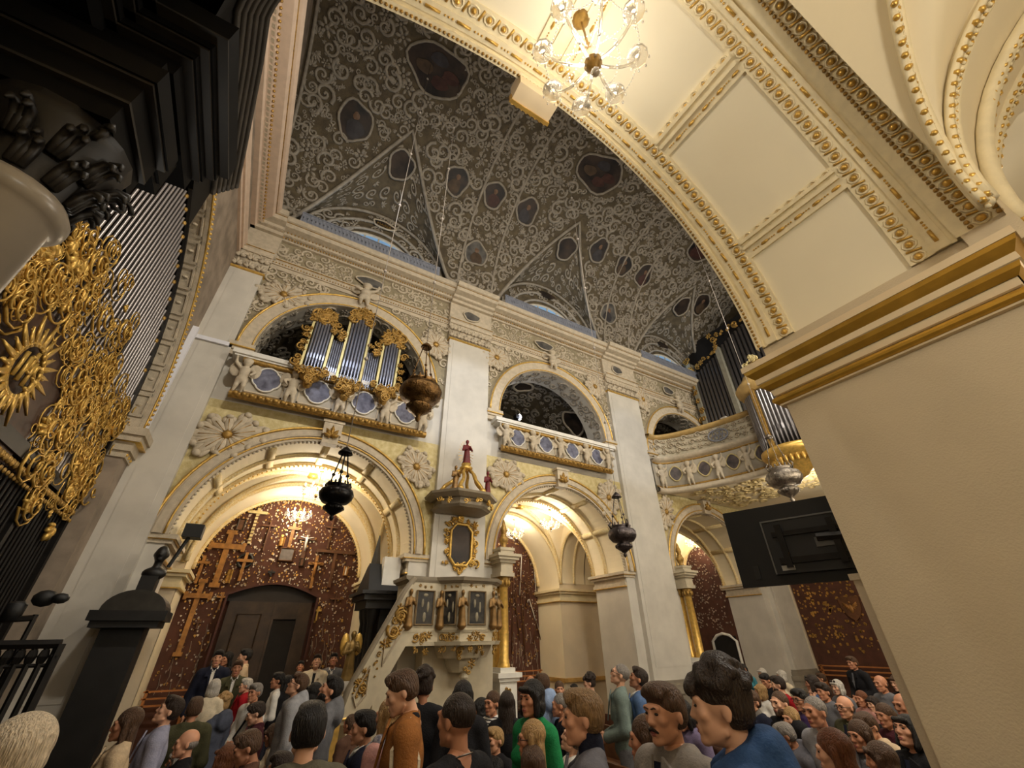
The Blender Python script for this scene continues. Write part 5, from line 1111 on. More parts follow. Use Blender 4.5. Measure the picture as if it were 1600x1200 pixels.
sp = np.linspace(0, 1, 14); LT([(.155 + .05 * math.cos(.5 + q * 4.2) * (1 if q < .5 else 1), .06 + .055 * math.sin(.5 + q * 4.2)) for q in sp] + [(.155 + .05 * math.cos(2.0 - q * 4.2), -.07 + .06 * math.sin(2.0 - q * 4.2)) for q in sp]); m.build('monogram', GOLD, gr, True)
# ---------------- black altar overhead at the left
fa = thing('ebony_altar', 'towering black altar with column and stepped entablature at upper left', 'altar')
def slab(poly, z0, z1, e, mat=BLACKW, nm='cornice_step'): m = MB(); prism_z(m, poly, z0, z1, e, e); return m.build(nm, mat, fa)
BIG = [(-2.2, 1.10), (-1.30, 1.10), (-1.30, 1.42), (-.86, 1.42), (-.86, 2.30), (-2.2, 2.30)]
EB2 = M('pale_ebony_edge', (40, 35, 29), .45, var=.2)  # lighter tone for the thin steps between the black slabs
def stepslab(x0, x1, y0, y1, z0, z1, mat=BLACKW, nm='cornice_step'): m = MB(); m.box(x0, x1, y0, y1, z0, z1); return m.build(nm, mat, fa)
for z0, z1, e, mt in ((4.24, 4.34, -.17, BLACKW), (4.34, 4.355, -.13, EB2), (4.355, 4.40, -.12, BLACKW), (4.40, 4.415, -.08, EB2), (4.415, 4.46, -.07, BLACKW), (4.46, 4.475, -.02, EB2), (4.475, 4.62, -.02, BLACKW)):
    m = MB(); m.box(-2.24, -.74 + e, 1.33 - e, 2.16, z0, z1); m.box(-2.24, -1.02 + e, 1.05, 1.5, z0, z1); m.build('cornice_step', mt, fa)
for z0, z1, e, mt in ((3.62, 3.72, -.03, BLACKW), (3.72, 3.735, -.01, EB2), (3.735, 3.84, -.01, BLACKW), (3.84, 3.855, .02, EB2), (3.855, 3.96, .03, BLACKW)):
    m = MB(); m.box(-1.42, -.84 + e, 1.34 - e, 1.72, z0, z1); m.box(-2.24, -1.3, 1.1 - e, 1.9, z0, z1); m.build('architrave_step', mt, fa)
m = MB(); m.box(-1.6, -.93, 1.46, 2.0, 3.96, 4.24); m.box(-2.24, -1.4, 1.2, 2.05, 3.96, 4.24); m.build('frieze_block', BLACKW, fa)
m = MB(); m.box(-.93, -.915, 1.55, 1.95, 3.99, 4.21); m.build('frieze_panel', BLACKW, fa)
AX, AY = -1.04, 1.56
m = MB(); m.lathe([(.2, 1.0), (.2, 1.1), (.17, 1.18), (.155, 1.3), (.14, 3.20), (.155, 3.21), (.172, 3.235), (.172, 3.26), (.155, 3.29), (.14, 3.30)], (AX, AY, 0), 28); m.build('column', M('lit_black_shaft', (140, 130, 116), .3, var=.12, scale=3), fa, True)  # grey sheen of the lit black column is put into the shaft colour
m = MB(); m.lathe([(.14, 3.30), (.15, 3.42), (.20, 3.57), (.21, 3.62), (0, 3.62)], (AX, AY, 0), 16)
for r in range(2):
    for k in range(10):
        a = k * PI / 5 + r * PI / 10; c, s_ = math.cos(a), math.sin(a)
        for w_ in (-.09, 0, .09):
            c2_, s2_ = math.cos(a + w_), math.sin(a + w_); z0 = 3.31 + .10 * r
            m.tube([(AX + q * c2_, AY + q * s2_, z) for q, z in ((.145 + .015 * r, z0), (.158 + .02 * r, z0 + .06), (.178 + .025 * r, z0 + .12 - .03 * abs(w_) * 10), (.205 + .025 * r, z0 + .125 - .04 * abs(w_) * 10), (.212 + .025 * r, z0 + .10 - .04 * abs(w_) * 10))], [.014, .016, .016, .013, .006], 5)
for s1 in (1, -1):
    for s2 in (1, -1):
        t = np.linspace(0, 1, 12); a = t * 2.6 * PI; r = .05 * (1 - .8 * t); m.tube(np.c_[AX + s1 * (.165 + r * np.cos(a) * .7), AY + s2 * (.165 + r * np.cos(a) * .7), 3.56 + r * np.sin(a)], .013, 4)
m.build('capital', M('dark_bronze', (34, 29, 24), .5, .2, var=.2), fa, True)
m = MB(); m.box(-1.3, -.8, 1.34, 1.8, 0, 1.0); m.box(-2.2, -1.35, 1.1, 1.9, 0, 3.62); m.build('body', BLACKW, fa)
cv = MB(); Q = np.array([onZ(*p, 5.2)[:2] for p in ((440, -60), (402, 0), (392, 80), (380, 150), (368, 220), (356, 285))]); Q = smoothpath(Q, 24)
for k in range(6):
    o_ = np.c_[Q[:, 0] + .018 * k - .05, Q[:, 1] + .01 * k, np.full(24, 5.02 + .045 * k)]; cv.tube(o_, .024, 6)
cv.build('curved_cornice', M('grey_ebony', (62, 57, 51), .45, var=.15), fa, True)
cv = MB(); cv.grid(np.stack([np.c_[Q[:, 0] - .06, Q[:, 1], np.full(24, z)] for z in (4.6, 5.4)], 0)); cv.grid(np.stack([np.c_[Q[:, 0] - .06, Q[:, 1], np.full(24, 4.97)], np.c_[np.full(24, -2.2), Q[:, 1], np.full(24, 4.97)]], 0)); cv.build('attic', BLACKW, fa)
# ---------------- television seen from behind
e1 = np.array([-.309, .951, 0]); e3 = np.array([0, 0, 1.]); e2 = np.cross(e3, e1)          # e2 faces the camera side
L0 = onY(1130, 805, 2.28); c0 = np.array([L0[0], L0[1], L0[2]]) - e1 * .54 - e3 * .295
tv = thing('television', 'black flat television seen from behind beside the near pier', 'television')
def tbox(a, b, d, ha, hb, hd, nm, mat, par=None): m = MB(); m.obox(c0 + e1 * a + e3 * b + e2 * d, (e1, e2, e3), (ha, hd, hb)); return m.build(nm, mat, par or tv)
BK = e2 if (e2 @ (EYE - c0)) > 0 else -e2; e2 = BK
tbox(0, 0, 0, .54, .305, .015, 'back_panel', BLACKP)
tbox(-.10, -.03, .03, .36, .20, .02, 'rear_housing', M('black_plastic_housing', (34, 34, 35), .5, var=.1), tv)
tbox(-.10, .172, .053, .36, .006, .004, 'housing_ridge', M('grey_plastic_edge', (104, 104, 102), .5, var=0)); tbox(.255, -.03, .053, .005, .2, .004, 'housing_ridge', MATS['grey_plastic_edge']); tbox(-.10, .06, .06, .30, .018, .012, 'mount_rail', IRON); tbox(-.10, -.14, .06, .30, .022, .012, 'mount_rail', IRON)
for a in (.14, -.22): tbox(a, -.03, .075, .022, .16, .012, 'mount_arm', IRON)
tbox(-.14, -.03, .055, .06, .035, .01, 'plate', M('plate_grey', (92, 90, 88), .4, .5)); tbox(.16, -.19, .052, .045, .018, .003, 'sticker', M('sticker_grey', (176, 176, 172), .6)); tbox(.40, -.2, .018, .02, .05, .004, 'cable_cover', MATS['black_plastic_housing'])
m = MB(); m.tube([c0 + e2 * .08 - e1 * .1, np.array([3.9, 1.17, c0[2] - .02])], .03, 6); m.build('wall_bracket', IRON, tv)
# ---------------- doors, rails, votive crosses, sticks
dl = MB(); dl.box(-.31, 1.68, 13.24, 13.31, 0, .02)
d1 = MB(); d1.box(-.25, .75, 13.14, 13.2, 0, 2.88); door = struct('door_1', d1, DARKWOOD, 'panelled dark double door in the red wall, one leaf ajar')
m = MB(); m.box(.30 + .45, .80, 13.12, 13.2, 0, 2.88); m.box(1.32, 1.62, 13.12, 13.2, 0, 2.88); m.box(.78, 1.34, 13.13, 13.2, 2.5, 2.88); m.build('right_leaf_frame', DARKWOOD, door)
m = MB(); m.box(.80, 1.32, 13.17, 13.2, 0, 2.5); m.build('dark_gap', DARKV, door)  # dark sheet stands in for the shade behind the ajar leaf
for z0, z1 in ((.3, 1.3), (1.5, 2.6)):
    m = MB(); m.box(.0, .5, 13.12, 13.145, z0, z1); pn = m.build('door_panel', DARKWOOD, door); m = MB(); m.tube([(0, 13.115, z0), (.5, 13.115, z0), (.5, 13.115, z1), (0, 13.115, z1)], .02, 4, closed=True); m.build('panel_moulding', DARKWOOD, pn)
m = MB(); th = np.linspace(0, 1, 13); xx = -.36 + 2.08 * th; zz = 2.98 + .28 * np.sin(PI * th)
for i in range(12): m.prism([(xx[i], zz[i]), (xx[i + 1], zz[i + 1]), (xx[i + 1], zz[i + 1] + .04), (xx[i], zz[i] + .04)], mapN(13.25), 0, .3)
m.box(-.36, -.32, 12.95, 13.25, 0, 3.0); m.box(1.68, 1.72, 12.95, 13.25, 0, 3.0); m.build('door_surround', M('red_painted_surround', (74, 38, 28), .7, var=.1), door)
m = MB(); th = np.linspace(0, 1, 13)
m.add([(x, 13.14, z) for x, z in zip(xx, zz)] + [(xx[-1], 13.14, 2.88), (xx[0], 13.14, 2.88)], [tuple(range(15))]); m.build('door_lunette', M('dark_lunette', (44, 36, 30), .6), door)
ae = MB(); ae.box(15.14, 15.3, 10.3, 12.0, 0, 5.1); wall_ae = struct('wall_aisle_end', ae, RED, 'red votive wall closing the aisle under the organ loft')
m = MB()
for _ in range(320):
    y = random.uniform(10.35, 11.95); z = random.uniform(2.2, 5.0)
    if math.hypot((y - YM) / .85, max(0, z - ZS) / 1.5) < .97: votive(m, y, z, 15.14, random.uniform(.025, .055), random.choice((0, 1, 2)), False)
tag(m.build('silver_votives', MATS['votive_silver'], wall_ae), kind='stuff')
d2_ = MB(); d2_.box(15.10, 15.14, 10.42, 11.32, 0, 2.0); dr2 = struct('door_2', d2_, DARKV, 'dark low doorway with white arched frame in the aisle end')
m = MB(); m.tube([(15.1, 10.40, 0), (15.1, 10.40, 1.85), (15.1, 10.62, 2.02), (15.1, 10.87, 2.08), (15.1, 11.12, 2.02), (15.1, 11.34, 1.85), (15.1, 11.34, 0)], .05, 5); m.build('door_frame', WHITEM, dr2, True)
m = MB()
for z in (.92, 1.04, 1.16): m.box(-1.25, -.45, 12.80, 12.84, z, z + .03)
for x in (-1.22, -.5): m.box(x, x + .05, 12.80, 12.86, 0, 1.2)
tag(m.build('wall_rail', M('varnished_rail', (170, 108, 58), .35, var=.1)), 'varnished triple rail before the red wall left of the door', 'rail')
m = MB()
for z in (.92, 1.04, 1.16): m.box(16.3, 16.34, 4.0, 8.6, z, z + .035)
for y in (4.1, 6.3, 8.5): m.box(16.3, 16.36, y, y + .05, 0, 1.2)
tag(m.build('wall_rail', MATS['varnished_rail']), 'varnished triple rail along the red west wall', 'rail')
m = MB()
for z in (.92, 1.04, 1.16): m.box(5.1, 8.6, 12.80, 12.84, z, z + .03)
for x in (5.1, 8.5): m.box(x, x + .05, 12.80, 12.86, 0, 1.2)
tag(m.build('wall_rail', MATS['varnished_rail']), 'varnished triple rail below the hanging sticks in the middle arch', 'rail')
def W8(cx, cy): return onY(230 + cx / 4, 760 + cy / 4, 13.2)
CROSS = [((535, 285), (410, 615), (400, 365), (605, 380), .062, WOOD, 'large golden wooden cross with flared ends on the red wall', 1),
 ((340, 590), (175, 1050), (250, 680), (405, 685), .05, WOOD, 'very tall golden cross at the left edge of the red wall', 1),
 ((365, 430), (300, 605), (300, 470), (390, 475), .03, WOOD, 'slim golden cross above the very tall cross', 0),
 ((708, 135), (640, 355), (630, 155), (750, 165), .035, GOLDP, 'yellow banded cross high on the red wall left of the hanging chandelier', 2),
 ((770, 205), (740, 400), (720, 245), (815, 245), .018, WOODB, 'thin dark brown cross just left of the hanging chandelier', 0),
 ((620, 410), (580, 590), (560, 465), (665, 460), .035, WOOD, 'wooden cross with dark ring over the door corner', 3),
 ((1005, 260), (965, 490), (950, 320), (1055, 325), .045, WOODB, 'brown crucifix with a white figure right of the framed plaque', 4),
 ((1070, 430), (1015, 635), (1010, 480), (1105, 485), .033, WOOD, 'golden crucifix with carved figure above the door right corner', 5),
 ((1185, 400), (1135, 630), (1060, 395), (1300, 420), .04, WOODB, 'long-armed dark T-shaped beam cross at upper right', 0),
 ((1155, 195), (1140, 390), (1115, 255), (1195, 255), .022, WOODB, 'dark slim cross near the right edge of the lunette', 0),
 ((465, 660), (455, 770), (440, 690), (500, 690), .022, WOOD, 'small golden cross left of the door arch', 0),
 ((1180, 670), (1175, 760), (1145, 700), (1215, 705), .016, WOODB, 'small dark cross right of the door', 0),
 ((1070, 755), (1060, 840), (1045, 775), (1090, 775), .02, GOLD, 'small bright gold cross right of the door', 0),
 ((775, 520), (778, 560), (755, 535), (802, 533), .02, BLACK, 'little black cross over the middle of the door', 0),
 ((925, 225), (890, 378), (880, 262), (950, 258), .04, WOOD, 'pale plank cross directly below the chandelier', 0),
 ((320, 835), (312, 890), (300, 848), (338, 850), .018, WOODB, 'small brown cross low beside the very tall cross', 0)]
for k, (tp, bt_, l, r, w_, mt, lab, ex) in enumerate(CROSS):
    T, B, L_, R_ = W8(*tp), W8(*bt_), W8(*l), W8(*r); xm = (T[0] + B[0]) / 2; za = (L_[2] + R_[2]) / 2; hw = (R_[0] - L_[0]) / 2; xm = (xm + (L_[0] + R_[0]) / 2) / 2
    t = thing('votive_cross', lab, 'cross', (xm, 13.3, B[2]), 'wooden crosses on the votive wall'); H = T[2] - B[2]; hz = za - B[2]
    m = MB(); m.box(-w_, w_, -.07, -.0, 0, H); 
    if ex == 1: m.lathe([(0, -.03), (w_ * 1.7, -.03), (w_ * 1.7, .03), (0, .03)], (0, 0, 0), 8, 1, 1); 
    m2 = MB(); m2.box(-w_, w_, -.07, 0, 0, H)
    if ex == 1:
        for z in (0, H): m2.box(-w_ * 1.8, w_ * 1.8, -.08, 0, z - w_ * .8, z + w_ * .8)
    m2.build('upright', mt, t); m2 = MB(); m2.box(-hw, hw, -.085, -.02, hz - w_, hz + w_)
    if ex == 1:
        for x in (-hw, hw): m2.box(x - w_ * .7, x + w_ * .7, -.09, -.01, hz - w_ * 1.7, hz + w_ * 1.7)
    m2.build('crossbar', mt, t)
    if ex == 2:
        m2 = MB()
        for z in np.arange(.05, H - .1, .09): m2.box(-w_ - .003, w_ + .003, -.075, -.01, z, z + .03)
        m2.build('dark_bands', WOODB, t)
    if ex == 3: m2 = MB(); m2.tube([(.16 * math.cos(a), -.04, hz + .16 * math.sin(a)) for a in np.linspace(0, 2 * PI, 25)[:-1]], .035, 5, closed=True); m2.build('ring', BLACK, t, True)
    if ex in (4, 5):
        m2 = MB(); m2.tube([(0, -.11, hz + .02), (0, -.12, hz - .16), (.01, -.11, hz - .34)], [.035, .03, .015], 6); m2.tube([(-hw * .8, -.10, hz + .03), (0, -.11, hz - .02), (hw * .8, -.10, hz + .03)], .013, 5); m2.ell((0, -.12, hz + .05), (.025, .025, .032), 7, 5); m2.build('carved_figure', WHITEM if ex == 4 else WOOD, t, True)
def plaque(label, cx0, cy0, cx1, cy1, mat, frame=None, cat='plaque'):
    A, B = W8(cx0, cy1), W8(cx1, cy0); m = MB(); m.box(A[0], B[0], 13.24, 13.3, A[2], B[2]); o = tag(m.build('votive_plaque', mat), label, cat)
    if frame: m = MB(); m.tube([(A[0], 13.235, A[2]), (B[0], 13.235, A[2]), (B[0], 13.235, B[2]), (A[0], 13.235, B[2])], .025, 4, closed=True); m.build('frame', frame, o)
    return o
plaque('grey engraved plaque in brown frame above the door', 818, 388, 925, 460, M('grey_plaque', (120, 110, 104), .5, var=.2), WOODB)
plaque('pale gold tombstone-shaped plaque beside the ringed cross', 488, 520, 535, 602, WOOD, GOLDD); plaque('small white tablet at the right edge of the red wall', 1228, 500, 1258, 555, WHITEM, WOOD); plaque('brown relief icon left of the banded cross', 555, 205, 620, 268, WOODB, DARKWOOD); plaque('round-faced gilt icon left of the plank cross', 825, 318, 862, 368, GOLDD, WOOD)
plaque('brown carved tablet below the white-figured crucifix', 950, 450, 985, 495, WOODB, DARKWOOD)
STK = [(802, 905, 800, 1020), (808, 880, 806, 960), (815, 870, 812, 930), (818, 935, 820, 1015), (822, 910, 845, 1000), (828, 940, 842, 985), (826, 870, 822, 950), (834, 880, 838, 930), (805, 930, 812, 1000), (812, 890, 820, 1030), (838, 960, 834, 1005), (799, 890, 797, 950)]
STL = ['long brown stick hanging lowest beside the gilded column', 'medium brown stick just left of the highest white stick', 'highest white stick on the middle red wall', 'brown stick hanging low in the middle of the stick cluster', 'long brown stick slanting down to the right', 'short white stick slanting beside the long slanting brown one', 'upright brown stick right of the highest white stick', 'short white stick at the right edge of the stick cluster', 'brown stick leaning across the long stick by the gilded column', 'longest brown stick reaching down to the plain red cloth', 'short brown stick at the lower right of the stick cluster', 'short brown stick nearest to the gilded column']
for k, (x0, y0, x1, y1) in enumerate(STK):
    A, B = onY(x0, y0, 13.24), onY(x1, y1, 13.24); m = MB(); d = _unit(B - A); hk = [A + np.array([-.09, 0, -.03]), A + np.array([-.07, 0, .05]), A + np.array([-.02, 0, .07]), A]
    m.tube(hk + [A * .5 + B * .5, B], .016, 5); tag(m.build('walking_stick', WHITEM if k in (2, 5, 7) else WOODB, None, True), STL[k], 'walking stick', 'walking sticks and crutches hung on the red wall')
sh = thing('eagle_shield', 'carved wooden eagle shield on the red west wall', 'shield'); P = onX(1331, 950, XW - .08)
m = MB(); m.prism([(P[1] + a * .34, P[2] + b * .36) for a, b in ((-.9, .8), (-.4, .95), (0, .8), (.4, .95), (.9, .8), (.8, 0), (.5, -.6), (0, -1), (-.5, -.6), (-.8, 0))], lambda a, b, d: (XW - .06 - d, a, b), 0, .06); m.build('shield_board', WOODB, sh)
m = MB(); EM = lambda a, b, d: (XW - .12 - d, P[1] + a, P[2] + b); m.ell(EM(0, -.02, 0), (.03, .06, .12), 8, 5); m.ell(EM(.0, .15, .0), (.03, .03, .04), 6, 4)
for s in (-1, 1):
    for k in range(5): a = .2 + k * .32; m.tube([EM(s * .04, .05, 0), EM(s * .2 * math.cos(a - .5), .05 - .16 * math.sin(a - .9), 0)], .016, 4)
m.build('eagle_relief', WOOD, sh, True)
# ---------------- iron railing, camera on its stand, fittings, tribune lamp
rl = thing('iron_railing', 'dark wrought iron railing standing at lower left', 'railing')
P0, P1 = onY(-60, 1009, 4.4), onY(95, 1006, 4.4)
m = MB(); m.tube([P0, P1], .03, 6); m.build('handrail', IRON, rl); m = MB(); m.tube([P0 - np.array([0, 0, .12]), P1 - np.array([0, 0, .12])], .012, 5); m.build('middle_rail', IRON, rl); m = MB(); m.tube([(P0[0], 4.4, .25), (P1[0], 4.4, .25)], .025, 6); m.build('lower_rail', IRON, rl)
for q in np.linspace(0, 1, 9):
    P = P0 * (1 - q) + P1 * q; m = MB(); m.tube([(P[0], 4.4, 0), (P[0], 4.4, P[2])], .03 if q in (0, 1) else .017, 6); m.ell((P[0], 4.4, P[2] - .07), (.03, .03, .05), 6, 4); m.build('baluster', IRON, rl)
cs = thing('stage_lamp', 'black swivel lamp on a thin pole above the iron railing', 'lamp'); P = onY(70, 935, 4.5)
m = MB(); m.tube([(P[0], 4.5, 0), (P[0], 4.5, P[2] - .1)], .015, 6); m.tube([(P[0], 4.5, P[2] - .12), (P[0] - .22, 4.5, P[2] - .14)], .02, 5); m.build('pole', IRON, cs)
m = MB(); m.ell((P[0], 4.5, P[2]), (.07, .06, .055), 8, 5); m.lathe([(0, -.02), (.05, -.02), (.055, .08), (.03, .1), (0, .1)], (P[0] - .12, 4.5, P[2] - .12), 10); m.ell((P[0] + .09, 4.47, P[2] + .0), (.05, .05, .035), 8, 5); m.build('lamp_head', BLACKP, cs, True)
m = MB(); m.lathe([(.15, 0), (.14, .03), (0, .04)], (P[0], 4.5, 0), 12); m.build('base', IRON, cs)
tl = thing('tribune_lamp', 'small white spotlight shining inside the middle tribune arch', 'lamp'); P = onY(812, 652, 9.9)
m = MB(); m.ell((0, 0, 0), (.06, .06, .11), 8, 6); o = m.build('lit_lens', M('white_lens', (250, 246, 255), .3, var=0, emit=22), tl, True); o.location = P; m = MB(); m.tube([(P[0] - .02, 9.95, 6.3), (P[0] - .02, 9.95, P[2])], .015, 5); m.box(P[0] - .16, P[0] - .02, 9.85, 10.02, P[2] - .08, P[2] + .06); m.build('lamp_stand', IRON, tl)
light('POINT', 'tribune_lamp_glow', (P[0] + .05, 9.8, P[2]), 9, COOL, .05)
m = MB(); P = onY(303, 835, 9.4); m.box(P[0] - .16, P[0] + .12, 9.3, 9.6, P[2] - .06, P[2] + .16); m.tube([(P[0] - .05, 9.45, P[2]), (P[0] - .18, 9.4, P[2] - .55)], .03, 5); tag(m.build('loudspeaker', BLACKP), 'black loudspeaker on the left impost of the first arch', 'loudspeaker')
